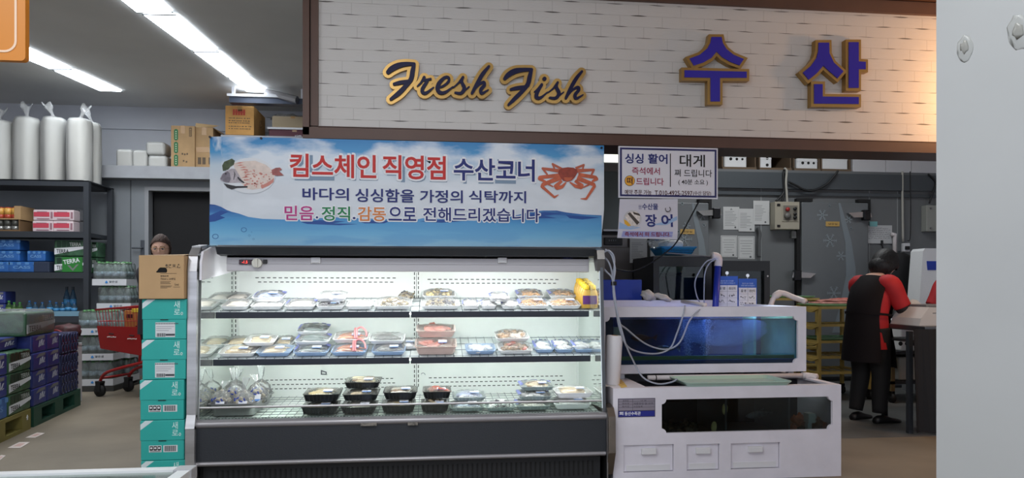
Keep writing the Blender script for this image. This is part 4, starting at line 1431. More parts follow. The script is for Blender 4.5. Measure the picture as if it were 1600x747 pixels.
pack(765, 797, Y1 + 0.01, Z1 + 0.045, 'white', 'white pack perched on top of two narrow trays on the upper shelf', d=0.13, band=1, lab=0)
pack(811, 858, Y1, Z1, 'squid', 'front tray of brown shredded squid, left one of the two columns by the yellow bottles', lab=1, band=1, top=0.04)
pack(808, 851, Y1 + BK, Z1 + 0.02, 'squid', 'rear tray of brown shredded squid, left one of the two columns by the yellow bottles', lab=0, band=1)
pack(861, 909, Y1, Z1, 'squid', 'front tray of brown shredded squid directly beside the yellow bottles', lab=1, top=0.04)
pack(859, 902, Y1 + BK, Z1 + 0.02, 'squid', 'rear tray of shredded squid directly beside the yellow bottles', lab=0, band=1)
# middle shelf
pack(339, 344 + 54, Y2, Z2, 'dried', 'tray of tan dried fish at the front left end of the middle shelf', lab=1)
pack(347, 386, Y2 + BK, Z2, 'dried', 'tray of tan dried fish at the back left end of the middle shelf', lab=0)
pack(399, 453, Y2, Z2, 'dried', 'front tray of tan dried fish with pale blue edge, second on the middle shelf', lab=1, tm=trayb)
pack(424, 456, Y2 + BK, Z2, 'dried', 'small rear tray of tan dried fish on the middle shelf', lab=1)
pack(378, 427, Y2 + 0.06, Z2 + 0.045, 'dried', 'tilted tray of tan dried fish lying across two trays on the middle shelf', lab=1, tilt=3)
pack(457, 512, Y2, Z2, 'mack', 'front tray of striped mackerel on the middle shelf', tm=trayb, lab=1, band=1)
pack(459, 514, Y2 + 0.08, Z2 + 0.043, 'mack', 'second layer tray of striped mackerel on the middle shelf', lab=0, band=1)
pack(462, 512, Y2 + 0.19, Z2 + 0.075, 'mack', 'topmost tray of striped mackerel on the middle shelf', lab=0, band=1)
pack(516, 572, Y2, Z2, 'redfish', 'lower tray of reddish brown fish with a pink ribbon on the middle shelf', tm=trayb)
pack(519, 574, Y2 + 0.1, Z2 + 0.048, 'redfish', 'upper tray of reddish brown fish with a pink ribbon on the middle shelf')
pack(580, 633, Y2, Z2, 'flounder', 'lower tray of grey flounder left of the middle upright', tm=trayb)
pack(576, 632, Y2 + 0.08, Z2 + 0.045, 'flounder', 'upper tray of grey flounder left of the middle upright', lab=0)
pack(628, 647, Y2 + 0.12, Z2, 'white', 'small white tray squeezed between the flounder and the pink packs', d=0.12)
pack(648, 714, Y2, Z2, 'meat', 'big lower pinkish pack with red meat on the middle shelf', tm=FOODS['pinkbag'], h=0.05, top=0.025, d=0.2, lab=1)
pack(650, 712, Y2 + 0.1, Z2 + 0.078, 'meat', 'upper pinkish pack with red meat on the middle shelf', tm=FOODS['pinkbag'], h=0.04, top=0.02, lab=0, band=0)
pack(728, 775, Y2, Z2, 'white', 'lone flat white tray on the bare grid right of the pink packs', tm=trayb, lab=0, top=0.012)
pack(779, 833, Y2, Z2, 'mush', 'lower tray of mixed brown and pink shellfish on the middle shelf', lab=0, top=0.04, foodm=[FOODS['mush'], FOODS['meat']])
pack(775, 828, Y2 + 0.09, Z2 + 0.05, 'mush', 'upper tray of mixed brown and pink shellfish on the middle shelf', lab=0, top=0.04, foodm=[FOODS['mush'], FOODS['pinkbag']])
pack(837, 866, Y2 + 0.01, Z2, 'white', 'leftmost of three small milky trays at the right end of the middle shelf', tm=trayb, band=1, lab=0, d=0.2)
pack(868, 897, Y2 + 0.01, Z2, 'white', 'middle one of three small milky trays at the right end of the middle shelf', tm=trayb, band=1, lab=0, d=0.2)
pack(899, 929, Y2 + 0.01, Z2, 'white', 'rightmost of three small milky trays at the right end of the middle shelf', tm=trayb, band=1, lab=0, d=0.2)
for nm in ('lower tray of reddish', 'upper tray of reddish'):
    o = [o for o in SC.objects if o.get('label', '').startswith(nm)][0]
    mb = MB()
    for dx in (0.0, 0.012):
        mb.tube(curve([(0.03 + dx, -0.08, 0.03), (0.025 + dx, -0.03, 0.062), (0.02 + dx, 0.05, 0.06)], 4), 0.006, 6)
    mb.tube(curve([(0.03, 0.03, 0.06), (0.06, 0.02, 0.075), (0.09, -0.01, 0.06), (0.1, -0.05, 0.035)], 4), 0.006, 6)
    part('ribbon', mb, mat('pink_ribbon', (214, 138, 142), 0.5), o)

# yellow sauce bottles
yb = mat('yellow_plastic', (240, 196, 40), 0.3)
ys = mat('mustard_sauce', (206, 164, 70), 0.3)
pur = mat('purple_label', (88, 36, 112), 0.4)


def bottle(loc, label):
    t = thing('sauce_bottle', label, 'bottle', loc, 0, 'yellow sauce bottles on the upper shelf')
    mb = MB(); mb.sm = True
    mb.lathe([(0.026, 0), (0.03, 0.005), (0.031, 0.06), (0.029, 0.09), (0.022, 0.115), (0.018, 0.122)], n=20, sx=1.15, sy=0.75); part('body', mb, ys, t)
    mb = MB(); mb.sm = True
    mb.lathe([(0.0205, 0.118), (0.021, 0.121), (0.021, 0.142), (0.018, 0.146), (0.012, 0.148)], n=18); part('cap', mb, yb, t)
    mb = MB(); mb.sm = True
    mb.loft([[(0.0362 * k * math.cos(a) * 1.0, 0.0239 * math.sin(a), z) for a in [R(-135 + 9 * i) for i in range(11)]] for z, k in ((0.025, 0.985), (0.05, 1.0), (0.08, .985))], closed=False, cap=False)
    part('front_label', mb, pur, t)
    return t


for k in range(5):
    y = Y1 + 0.03 + 0.055 * k
    x = W(916, 470, Y1 + 0.03).x + 0.0 * k
    bottle((x, y, Z1 + (y - SH[0][0]) * SLP), 'nearest yellow sauce bottle, its purple label in view' if k == 0 else ['', 'second yellow sauce bottle from the front of the row', 'third yellow sauce bottle from the front of the row', 'fourth yellow sauce bottle from the front of the row', 'rearmost yellow sauce bottle of the row by the back wall'][k])

# bottom deck
YD = DYF + 0.035


def D(y):
    return deck_z(y) + 0.003


def two(px0, px1, kinds, labels, tm, h=0.04, d=0.2, dy=0.03, step=0.075, **kw):
    for k, (kd, lb) in enumerate(zip(kinds, labels)):
        f_, extra = kd if isinstance(kd, tuple) else (kd, None)
        pack(px0 + 3 * k, px1 + 3 * k, YD + dy * k, D(YD + 0.15) + (h + 0.028) * k, f_, lb, d=d, h=h, tm=tm, foodm=extra, cover=lid if tm is trayk else film, **kw)


two(469, 527, [('slab', [FOODS['dried'], FOODS['white']]), ('slab', [FOODS['yellow'], FOODS['shell']])], ['lower black tray of the leftmost pair on the case floor', 'upper black tray with cloudy lid of the leftmost pair on the case floor'], trayk, top=0.016)
two(531, 588, [('slab', [FOODS['fillet'], FOODS['belly']]), ('slab', [FOODS['dried'], FOODS['fillet']]), ('slab', [FOODS['dried'], FOODS['mush']])], ['bottom black tray of the stack of three on the case floor', 'middle black tray of folded pale fish in the stack of three', 'top black tray with cloudy lid on the stack of three'], trayk, h=0.035, dy=0.065, top=0.016)
two(595, 649, [('slab', [FOODS['yellow'], FOODS['fillet']]), ('slab', [FOODS['fillet'], FOODS['mush']])], ['lower black tray with yellow roe by the middle upright', 'upper black tray with pale mixed seafood by the middle upright'], trayk, dy=0.06, top=0.02)
two(657, 702, [('dark', [FOODS['flounder'], FOODS['clam']]), ('meat', [FOODS['meat'], FOODS['clam']])], ['lower black tray with greenish contents right of the middle upright', 'upper black tray with reddish meat right of the middle upright'], trayk, dy=0.06, top=0.012)
two(704, 757, ['bluefish', ('bluefish', [FOODS['bluefish'], FOODS['white']])], ['lower flat tray of bluish small fish on the case floor', 'upper white tray of bluish small fish on the case floor'], trayg, h=0.02, dy=0.08, top=0.03)
pack(760, 806, YD, D(YD + 0.1), 'dark', 'single flat tray of small dark seafood before the bare grid', h=0.018, d=0.16, tm=trayg, lab=0, foodm=[FOODS['dark'], FOODS['white']])
two(808, 861, ['fillet', 'white', ('slab', [FOODS['dried'], FOODS['mush']])], ['bottom grey tray of pale fillets, stack left of the striped fish', 'middle white tray in the stack left of the striped fish', 'top tray of brownish slices, stack left of the striped fish'], trayg, h=0.022, dy=0.05, top=0.024, band=1)
two(867, 925, [('strips', [FOODS['belly'], FOODS['flounder']]), ('belt', [FOODS['dried'], FOODS['flounder']])], ['bottom tray of cut pale fish at the right end of the case floor', 'top tray of long striped fish at the right end of the case floor'], trayw, h=0.03, dy=0.05, top=0.03)

# steel pan with bagged clams
pa, pb = W(316, 640, DYF + 0.03), W(400, 640, DYF + 0.03)
PX0, PX1 = pa.x + 0.02, pb.x
pz = D(4.1)
pan = thing('steel_pan', 'deep stainless pan holding bagged clams at the left end of the case floor', 'pan', ((PX0 + PX1) / 2, DYF + 0.03 + 0.24, pz))
mb = MB()
w2, d2 = (PX1 - PX0) / 2, 0.235


def rr3(sx, sy, z, r=0.03):
    return [(x, y, z) for x, y in rrect(-sx, sx, -sy, sy, r, 5)]


mb.loft([rr3(w2 - 0.025, d2 - 0.025, 0.0), rr3(w2 - 0.012, d2 - 0.012, 0.062), rr3(w2, d2, 0.064), rr3(w2, d2, 0.070), rr3(w2 - 0.012, d2 - 0.012, 0.070), rr3(w2 - 0.028, d2 - 0.028, 0.006)])
part('pan', mb, steel, pan)
bagm = clear('clear_bag', (250, 252, 252), 1.3, 0.12, 0.12)
inkb = mat('bag_blue_ink', (40, 62, 140), 0.5)
cx0, cy0 = (PX0 + PX1) / 2, DYF + 0.03 + 0.24
for k, (dx, dy, lab_) in enumerate([(-0.085, -0.13, 'front left clear bag of clams in the steel pan'), (0.04, -0.13, 'front middle clear bag of clams in the steel pan'), (-0.05, 0.02, 'clear bag with a blue mark in the middle of the steel pan'), (0.085, 0.0, 'right clear bag with white label in the steel pan'), (-0.08, 0.15, 'rear left clear bag of clams in the steel pan'), (0.07, 0.15, 'rear right clear bag with a tall twisted neck in the steel pan')]):
    rs = random.Random(40 + k)
    hz = 0.012 + 0.05 * (dy + 0.13) / 0.28
    t = thing('clam_bag', lab_, 'bag', (cx0 + dx, cy0 + dy, pz + 0.012 + (0.02 if dy > -0.1 else 0)), 0, 'bagged clams in the steel pan')
    mb = MB(); mb.sm = True
    for i in range(30):
        mb.mi = rs.choice([0, 0, 1])
        a, r_ = rs.uniform(0, 6.28), rs.uniform(0, 0.045)
        mb.ell((r_ * math.cos(a), r_ * math.sin(a), 0.012 + rs.uniform(0, 0.06)), (0.017, 0.013, 0.009), (rs.uniform(-1, 1), rs.uniform(-1, 1), rs.uniform(0, 3)), 1)
    part('clams', mb, [FOODS['clam'], FOODS['dark']], t)
    mb = MB(); mb.sm = True
    rings = []
    for (r_, z) in ((0.03, 0.0), (0.056, 0.015), (0.062, 0.05), (0.055, 0.085), (0.035, 0.11), (0.008, 0.128), (0.006, 0.135), (0.014, 0.15), (0.022, 0.175 + 0.02 * (k % 3))):
        rings.append([(r_ * math.cos(q) * (1 + 0.14 * math.sin(5 * q + k + z * 60)) + max(0, z - .12) * (0.5 - 0.3 * k % 1), r_ * math.sin(q) * (1 + 0.14 * math.cos(4 * q + z * 50)), z) for q in [2 * math.pi * i / 20 for i in range(20)]])
    mb.loft(rings, cap=False)
    part('bag', mb, bagm, t)
    mb = MB()
    for i in range(4):
        a = R(-125 + 18 * i)
        z = 0.075 + 0.01 * math.sin(i * 2.1)
        mb.box(-0.004, 0.004, -0.003, 0.0, -0.009, 0.009, M=Matrix.Translation((0.061 * math.cos(a), 0.061 * math.sin(a) - .004, z)) @ Matrix.Rotation(i * 0.9, 4, 'Y'))
    part('blue_print', mb, inkb, t)
    if k in (0, 1, 3):
        mb = MB(); Mx = Matrix.Translation((0.01, -0.066, 0.045)) @ Matrix.Rotation(-0.35, 4, 'X')
        mb.box(-0.024, 0.024, -0.002, 0, -0.02, 0.022, M=Mx); mb.mi = 1; mb.box(-0.024, 0.024, -0.003, -0.002, -0.02, -0.008, M=Mx)
        part('price_label', mb, [blabel, lblue], t)
# the yellow-topped card standing in the right corner
q = W(926, 620, RY - 0.06)
mb = MB()
pts = [(W(914, 588, RY).x, W(914, 586, RY).z), (W(921, 590, RY).x, W(921, 592, RY).z), (W(926, 602, RY).x, W(926, 604, RY).z), (W(932, 626, RY).x, D(RY) + 0.001), (W(914, 626, RY).x, D(RY) + 0.001)]
mb.prism(pts, 'y', RY - 0.05, RY - 0.044)
mb.mi = 1
mb.prism([pts[0], pts[1], pts[2], (pts[2][0], pts[2][1] - 0.01), (pts[0][0], pts[0][1] - 0.09)], 'y', RY - 0.052, RY - 0.05)
solo('standing_card', mb, [paper, mat('card_yellow', (232, 206, 110), 0.5)], 'yellow topped card leaning in the right rear corner of the case floor', 'card', (q.x, RY - 0.047, D(RY)))
# ------------------------------------------------------------------ fish tanks
TX0, TX1 = 1.056, 2.493
TY0, TY1 = 4.0, 5.32
LZ = 0.551
lower = thing('fish_tank', 'lower white fish tank cabinet with a dark window and three recessed doors', 'fish tank', ((TX0 + TX1) / 2, (TY0 + TY1) / 2, 0))
Pl = lambda n, m_, mm: part(n, m_, mm, lower, True)


def notch(x0, x1, z0, z1, r, n=4):
    """rectangle whose corners are scooped inwards"""
    out = []
    for cx, cz, a0 in ((x1, z0, 180), (x1, z1, 270), (x0, z1, 0), (x0, z0, 90)):
        for k in range(n + 1):
            a = R(a0 - 90 * k / n)
            out.append((cx + r * math.cos(a), cz + r * math.sin(a)))
    return out


def rect_like(x0, x1, z0, z1, n=4):
    out = []
    for cx, cz in ((x1, z0), (x1, z1), (x0, z1), (x0, z0)):
        out += [(cx, cz)] * (n + 1)
    return out


wl_, wr_ = W(1034, 650, TY0).x, W(1301, 650, TY0).x
wz1, wz0 = W(1167, 622, TY0).z, W(1167, 674, TY0).z
doors = []
for (p0, p1, pt) in ((974.5, 1053, 695), (1073, 1124.5, 694), (1142, 1219, 692)):
    doors.append((W(p0, 720, TY0).x, W(p1, 720, TY0).x, W((p0 + p1) / 2, pt, TY0).z))
mb = MB()
T = 0.02
zr = wz0 - 0.03
mb.frame(rect_like(TX0, TX1, zr, LZ), notch(wl_, wr_, wz0, wz1, 0.028), 'y', TY0, TY0 + T)
xs = [TX0] + [v for d_ in doors for v in d_[:2]] + [TX1]
for i in range(0, 8, 2):
    mb.box(xs[i], xs[i + 1], TY0, TY0 + T, 0, zr)
for (x0, x1, zt) in doors:
    mb.box(x0, x1, TY0, TY0 + T, zt, zr)
    mb.box(x0, x1, TY0, TY0 + T, 0, 0.06)
mb.box(TX0, TX0 + T, TY0 + T, TY1, 0, LZ)
mb.box(TX1 - T, TX1, TY0 + T, TY1, 0, LZ)
mb.box(TX0, TX1, TY1 - T, TY1, 0, LZ)
for (x0, x1, y0, y1) in ((TX0, TX1, TY0, TY0 + 0.05), (TX0, TX0 + 0.05, TY0 + 0.05, TY1), (TX1 - 0.05, TX1, TY0 + 0.05, TY1)):
    mb.box(x0, x1, y0, y1, LZ, LZ + 0.012)
Pl('shell', mb, whitepl)
for (x0, x1, zt) in doors:
    mb = MB(); mb.box(x0 + 0.003, x1 - 0.003, TY0 + 0.016, TY0 + 0.03, 0.063, zt - 0.004)
    Pl('door', mb, whitepl)
    dn = bpy.data.objects[[o.name for o in lower.children][-1]]
    xm = (x0 + x1) / 2 + 0.0
    mb = MB(); mb.box(xm - 0.045, xm + 0.045, TY0 - 0.006, TY0 + 0.016, zt - 0.058, zt - 0.022, 0.003); part('handle', mb, white, dn, True)
    mb = MB(); mb.box(x0 + 0.02, x1 - 0.02, TY0 + 0.012, TY0 + 0.018, 0.066, 0.10); part('lower_strip', mb, white, dn, True)
inner = mat('tank_inside_dark', (26, 28, 36), 0.4)
mb = MB(); mb.box(TX0 + T, TX1 - T, TY0 + T, TY1 - T, wz0 - 0.06, wz0 - 0.04); mb.box(TX0 + T, TX1 - T, TY0 + 0.48, TY0 + 0.5, wz0 - 0.04, LZ - 0.02)
Pl('inner_walls', mb, inner)
mb = MB(); mb.box(wl_ - 0.02, wr_ + 0.02, TY0 + T, TY0 + T + 0.008, wz0 - 0.02, wz1 + 0.02); Pl('window', mb, clear('tank_glass', (205, 214, 214), 1.4))
for px in (1127, 1224):
    x = W(px, 650, TY0 + 0.1).x
    mb = MB(); mb.box(x - 0.006, x + 0.006, TY0 + T + 0.01, TY0 + 0.48, wz0 - 0.04, LZ - 0.04); Pl('divider', mb, mat('divider_grey', (90, 92, 98), 0.3))
# sticker
a, c = W(965.5, 623, TY0), W(1023.5, 651, TY0)
mb = MB(); mb.box(a.x, c.x, TY0 - 0.002, TY0, c.z, a.z)
mb.mi = 1
hz = (a.z - c.z)
mb.box(a.x + 0.004, c.x - 0.004, TY0 - 0.003, TY0 - 0.002, c.z + hz * 0.36, a.z - 0.004)
mb.mi = 2
mb.box(a.x + 0.004, c.x - 0.004, TY0 - 0.003, TY0 - 0.002, c.z + 0.004, c.z + hz * 0.32)
mb.mi = 3
for fz in (0.52, 0.68, 0.83):
    mb.box(a.x + 0.004, c.x - 0.004, TY0 - 0.0034, TY0 - 0.003, c.z + hz * fz, c.z + hz * fz + 0.0015)
xm = a.x + (c.x - a.x) * 0.39
mb.box(xm, xm + 0.0015, TY0 - 0.0034, TY0 - 0.003, c.z + hz * 0.36, a.z - 0.004)
for st, (p0, y0, p1, y1) in (('품목명', (973, 625, 982, 627.6)), ('내 용', (1001, 625, 1010, 627.4)), ('특허명', (972, 629.5, 983, 632)), ('특허청', (972, 634, 983, 636.6)), ('제품명칭 및 규격', (990, 629, 1020, 632.4)), ('의장등록', (990, 634, 1004, 637))):
    mb.ptext(st, p0, y0, p1, y1, TY0 - 0.0036, 0.0)
mb.mi = 4
mb.ptext('동산수족관', 976, 643.2, 1001, 649.2, TY0 - 0.0036, 0.02)
mb.ptext('회', 967.5, 643.5, 974, 649, TY0 - 0.0036, 0.03)
Pl('maker_sticker', mb, [mat('sticker_dark', (70, 64, 86), 0.4), mat('sticker_grey', (142, 136, 148), 0.4), mat('sticker_blue', (36, 44, 140), 0.4), mat('sticker_ink', (66, 60, 76), 0.6), whitep])

# things alive or lying in the lower tank
oval = mat('pale_yellow_shell', (222, 206, 140), 0.5, var=0.08, scale=40)
for k, (px, py, rz_, lab) in enumerate([(1132, 639, 0.036, 'pale yellow oval abalone on the tank glass, right of the divider'), (1115, 667, 0.034, 'pale yellow oval abalone low on the glass, left of the divider')]):
    q = W(px, py, TY0 + 0.05)
    mb = MB(); mb.sm = True; mb.ell((q.x, TY0 + 0.045, q.z), (0.017, 0.015, rz_), (0, 0.06, 0), 3, 0.08, 3.0, k)
    solo('abalone', mb, oval, lab, 'shellfish', (q.x, TY0 + 0.045, q.z))
q = W(1263, 660, TY0 + 0.1)
t = thing('tank_pump', 'small white ribbed pump standing in the right part of the lower tank', 'pump', (q.x, TY0 + 0.1, wz0 - 0.04))
mb = MB(); mb.box(-0.013, 0.013, -0.02, 0.02, 0, 0.11, 0.003); part('stem', mb, mat('pump_pale', (206, 218, 214), 0.4), t)
mb = MB(); mb.box(-0.016, 0.030, -0.03, 0.03, 0.065, 0.125, 0.004)
for k in range(5):
    mb.box(0.004, 0.034, -0.033, 0.03, 0.072 + 0.010 * k, 0.076 + 0.010 * k)
part('ribbed_head', mb, mat('pump_pale'), t)
seaq = [mat('sea_squirt_orange', (176, 96, 58), 0.5, var=0.25, scale=30), mat('sea_squirt_brown', (112, 78, 56), 0.5, var=0.3, scale=30)]
for k, (px, py, dy, r_, mi, lab) in enumerate([(1247, 657, 0.16, 0.045, 0, 'orange sea squirt left of the white pump'), (1230, 662, 0.14, 0.034, 1, 'small tan sea squirt beside the right divider'), (1276, 665, 0.18, 0.05, 1, 'brown sea squirt right of the white pump'), (1291, 668, 0.14, 0.04, 0, 'orange sea squirt in the right corner of the lower tank'), (1252, 668, 0.24, 0.05, 1, 'brown sea squirt behind the white pump'), (1238, 669, 0.1, 0.03, 0, 'reddish sea squirt on the tank floor between divider and pump')]):
    q = W(px, py, TY0 + dy)
    mb = MB(); mb.sm = True; mb.ell((q.x, TY0 + dy, q.z), (r_, r_ * .8, r_ * .8), (0, 0, k), 3, 0.5, 3.5, k * 3.1)
    mb.tube([(q.x, TY0 + dy, q.z + r_ * .5), (q.x + r_ * .3, TY0 + dy, q.z + r_ * 1.1)], [r_ * .3, r_ * .22], 8)
    solo('sea_squirt', mb, seaq[mi], lab, 'sea squirt', (q.x, TY0 + dy, q.z - r_ * .7), group='sea squirts in the lower tank')
mb = MB(); mb.sm = True
rs = random.Random(5)
for i in range(60):
    x = rs.uniform(wl_ - 0.02, W(1118, 660, TY0).x - 0.03)
    mb.mi = rs.choice([0, 1, 1])
    mb.ell((x, TY0 + rs.uniform(.06, .4), wz0 - 0.03 + rs.uniform(0, 0.04)), (0.025, 0.02, 0.014), (rs.uniform(-.5, .5), rs.uniform(-.5, .5), rs.uniform(0, 3)), 1, 0.3, 2, i)
o = solo('shell_heap', mb, [mat('murky_shell', (92, 84, 66), 0.6, var=0.3, scale=30), mat('murky_dark_shell', (54, 50, 44), 0.6)], 'dim heap of shells on the floor of the lower tank, left part', 'shellfish', (wl_ + 0.2, TY0 + 0.2, wz0 - 0.04))
o['kind'] = 'stuff'
q = W(1186, 650, TY0 + 0.2)
mb = MB(); mb.sm = True
rings = []
for k in range(11):
    f_ = k / 10
    pr = max(0.08, math.sin(math.pi * f_ ** 0.8) * (1 - .35 * f_))
    rings.append([(q.x - 0.09 + 0.18 * f_, TY0 + 0.2 + 0.016 * pr * math.cos(a), q.z + 0.028 * pr * math.sin(a) + 0.02 * f_) for a in [2 * math.pi * i / 12 for i in range(12)]])
mb.loft(rings)
mb.mi = 1
mb.prism([(q.x + 0.085, q.z + 0.02), (q.x + 0.12, q.z + 0.045), (q.x + 0.115, q.z + 0.0)], 'y', TY0 + 0.198, TY0 + 0.202)
mb.prism([(q.x - 0.02, q.z + 0.02), (q.x + 0.03, q.z + 0.05), (q.x + 0.04, q.z + 0.02)], 'y', TY0 + 0.198, TY0 + 0.202)
solo('live_fish', mb, [mat('dim_fish', (96, 100, 104), 0.35, var=0.3, scale=40), mat('fish_fin', (80, 84, 88), 0.4)], 'grey fish swimming in the middle of the lower tank', 'fish', (q.x, TY0 + 0.2, q.z - 0.02))

# upper tank
UY0, UY1 = 4.38, 5.30
UZ0, UZ1 = 0.60, 1.034
upper = thing('fish_tank', 'upper white framed fish tank with blue water and bubbles', 'fish tank', ((TX0 + TX1) / 2, (UY0 + UY1) / 2, UZ0))
Pu = lambda n, m_, mm: part(n, m_, mm, upper, True)
ua, ub = W(946, 540, UY0).x, W(1247, 540, UY0).x
uz1, uz0 = W(1100, 495, UY0).z, W(1100, 569, UY0).z
UX0, UX1 = TX0 + 0.012, TX1 - 0.012
mb = MB()
mb.frame(rect_like(UX0, UX1, UZ0, UZ1), notch(ua, ub, uz0, uz1, 0.03), 'y', UY0, UY0 + T)
mb.box(UX0, UX0 + T, UY0 + T, UY1, UZ0, UZ1); mb.box(UX1 - T, UX1, UY0 + T, UY1, UZ0, UZ1)
mb.box(UX0, UX1, UY1 - T, UY1, UZ0, UZ1 + 0.03)
mb.box(UX0, UX1, UY0 + T, UY1 - T, UZ0, UZ0 + T)
mb.box(UX0, UX1, UY0 + T, UY0 + 0.05, UZ1 - 0.015, UZ1)
Pu('shell', mb, whitepl)
for x in (UX0 + 0.08, UX0 + 0.16, UX1 - 0.08):
    mb = MB(); mb.box(x - 0.02, x + 0.02, UY0 + 0.05, UY0 + 0.09, LZ - 0.02 + 0.032, UZ0); Pu('foot', mb, white)
mb = MB()
mb.box(UX0 + T, UX1 - T, UY0 + 0.58, UY0 + 0.60, UZ0 + T, UZ1 - 0.03)
Pu('rear_wall', mb, mat('tank_rear_blue', (84, 88, 128), 0.6, var=0.4, scale=3.0))
mb = MB()
mb.box(UX1 - T - 0.012, UX1 - T, UY0 + T, UY0 + 0.58, UZ0 + T, UZ1 - 0.03); mb.box(ub - 0.12, ub - 0.10, UY0 + 0.40, UY0 + 0.58, UZ0 + T, UZ1 - 0.03)
Pu('green_side', mb, mat('tank_side_green', (150, 200, 182), 0.5, var=0.12, scale=5))
mb = MB(); mb.box(UX0 + T, UX1 - T, UY0 + T, UY0 + 0.58, UZ0 + T, UZ0 + T + 0.006)
mb.mi = 1; mb.box(UX0 + T, UX1 - T, UY0 + T + 0.01, UY0 + T + 0.03, UZ0 + T + 0.006, uz0 + 0.026)
mb.mi = 2; mb.box(UX0 + T, UX1 - T, UY0 + 0.10, UY0 + 0.12, UZ0 + T + 0.006, uz0 + 0.045)
Pu('tank_floor', mb, [mat('tank_floor_green', (88, 120, 96), 0.5, var=0.2, scale=5), mat('floor_strip_blue', (36, 84, 152), 0.4), mat('floor_strip_green', (120, 168, 118), 0.5)])
mb = MB(); mb.box(ua - 0.02, ub + 0.02, UY0 + T, UY0 + T + 0.008, uz0 - 0.02, uz1 + 0.02); Pu('window', mb, clear('tank_glass'))
mb = MB(); mb.box(UX0 + T, UX1 - T, UY0 + T + 0.01, UY0 + 0.58, uz1 - 0.018, uz1 - 0.016); Pu('water_surface', mb, clear('water_sheet', (190, 214, 236), 1.33, 0.02, 0.03, (110, 130, 150)))
mb = MB(); x = W(961, 520, UY0 + 0.2).x; mb.sm = True
mb.tube([(x, UY0 + 0.15, UZ0 + T), (x, UY0 + 0.15, uz1 - 0.07)], 0.024, 14); mb.mi = 1; mb.tube([(x, UY0 + 0.15, uz1 - 0.07), (x, UY0 + 0.15, uz1 - 0.005)], 0.027, 14)
Pu('standpipe', mb, [mat('pipe_pale', (206, 216, 208), 0.4), mat('pipe_blue', (32, 74, 190), 0.35)])
bub = clear('bubble_skin', (215, 228, 250), 1.33, 0.1, 0.8, (225, 235, 255))
for (px, lean) in ((1077, 0.02), (1101, -0.005)):
    mb = MB(); mb.sm = True
    q = W(px, 560, UY0 + 0.28)
    rs = random.Random(px)
    for i in range(1700):
        f_ = rs.random() ** 0.85
        sp_ = 0.010 + 0.045 * f_
        z = UZ0 + T + 0.01 + f_ * (uz1 - 0.03 - UZ0 - T)
        r_ = rs.uniform(0.0012, 0.0026)
        c_ = Vector((q.x + rs.gauss(0, 1) * sp_ * 0.6 - lean * 2 * f_, UY0 + 0.28 + rs.gauss(0, 1) * sp_ * 0.6, z))
        mb.add([c_ + Vector(v) * r_ for v in ((1, 0, 0), (-1, 0, 0), (0, 1, 0), (0, -1, 0), (0, 0, 1), (0, 0, -1))], [(0, 2, 4), (2, 1, 4), (1, 3, 4), (3, 0, 4), (2, 0, 5), (1, 2, 5), (3, 1, 5), (0, 3, 5)])
    o = solo('air_bubbles', mb, bub, 'left rising column of air bubbles in the upper tank' if px < 1090 else 'right rising column of air bubbles in the upper tank', 'bubbles', (q.x, UY0 + 0.28, UZ0 + T))
    o['kind'] = 'stuff'
    mb = MB(); mb.lathe([(0.02, 0), (0.03, 0.004), (0.03, 0.012), (0.016, 0.03), (0.01, 0.04)], n=14)
    so = mb.build('air_stone', mat('air_stone_grey', (70, 74, 80), 0.8)); so.location = (q.x, UY0 + 0.28, UZ0 + T + 0.006)
    tag(so, 'grey air stone under the left bubble column' if px < 1090 else 'grey air stone under the right bubble column', 'air stone')
bl_ = bpy.data.lights.new('blue_tank_lamp', 'AREA'); bl_.shape = 'RECTANGLE'; bl_.size = 0.6; bl_.size_y = 0.2; bl_.energy = 3.0; bl_.color = (0.36, 0.44, 1.0)
blo = bpy.data.objects.new('blue_tank_lamp', bl_); COL.objects.link(blo); blo.location = (W(1128, 500, UY0 + 0.3).x, UY0 + 0.30, uz1 + 0.03); blo.rotation_euler = (R(12), 0, 0)
area('tank_side_fill', (UX1 - 0.2, UY0 + 0.3, UZ1 + 0.02), (0, -25, 0), 0.1, 0.4, 0.45, (0.9, 1.0, 0.95))  # added fill light without a fixture, lifts the tank's green side wall
# cloud of micro bubbles drifting right from the columns
hm = bpy.data.materials.new('bubble_mist')
hm.use_nodes = True
N, L = hm.node_tree.nodes, hm.node_tree.links
N.remove(N['Principled BSDF'])
pv = N.new('ShaderNodeVolumeScatter'); pv.inputs['Color'].default_value = (0.62, 0.66, 1.0, 1)
tc = N.new('ShaderNodeTexCoord'); nz = N.new('ShaderNodeTexNoise'); nz.inputs['Scale'].default_value = 5.0
mr = N.new('ShaderNodeMapRange'); mr.inputs['From Min'].default_value = .40; mr.inputs['From Max'].default_value = .68; mr.inputs['To Max'].default_value = 7.0
L.new(tc.outputs['Object'], nz.inputs['Vector']); L.new(nz.outputs['Fac'], mr.inputs['Value']); L.new(mr.outputs['Result'], pv.inputs['Density'])
L.new(pv.outputs[0], [n for n in N if n.type == 'OUTPUT_MATERIAL'][0].inputs['Volume'])
q = W(1130, 518, UY0 + 0.33)
mb = MB(); mb.ell((0, 0, 0), (0.33, 0.16, 0.10), (0, 0, 0), 3, 0.35, 2.0, 3)
for p in mb.v:
    p.z = min(p.z, uz1 - 0.03 - q.z)
o = solo('bubble_mist', mb, hm, 'bluish cloud of fine bubbles in the upper part of the upper tank', 'bubbles', (q.x, UY0 + 0.33, q.z), world=False)
o['kind'] = 'stuff'
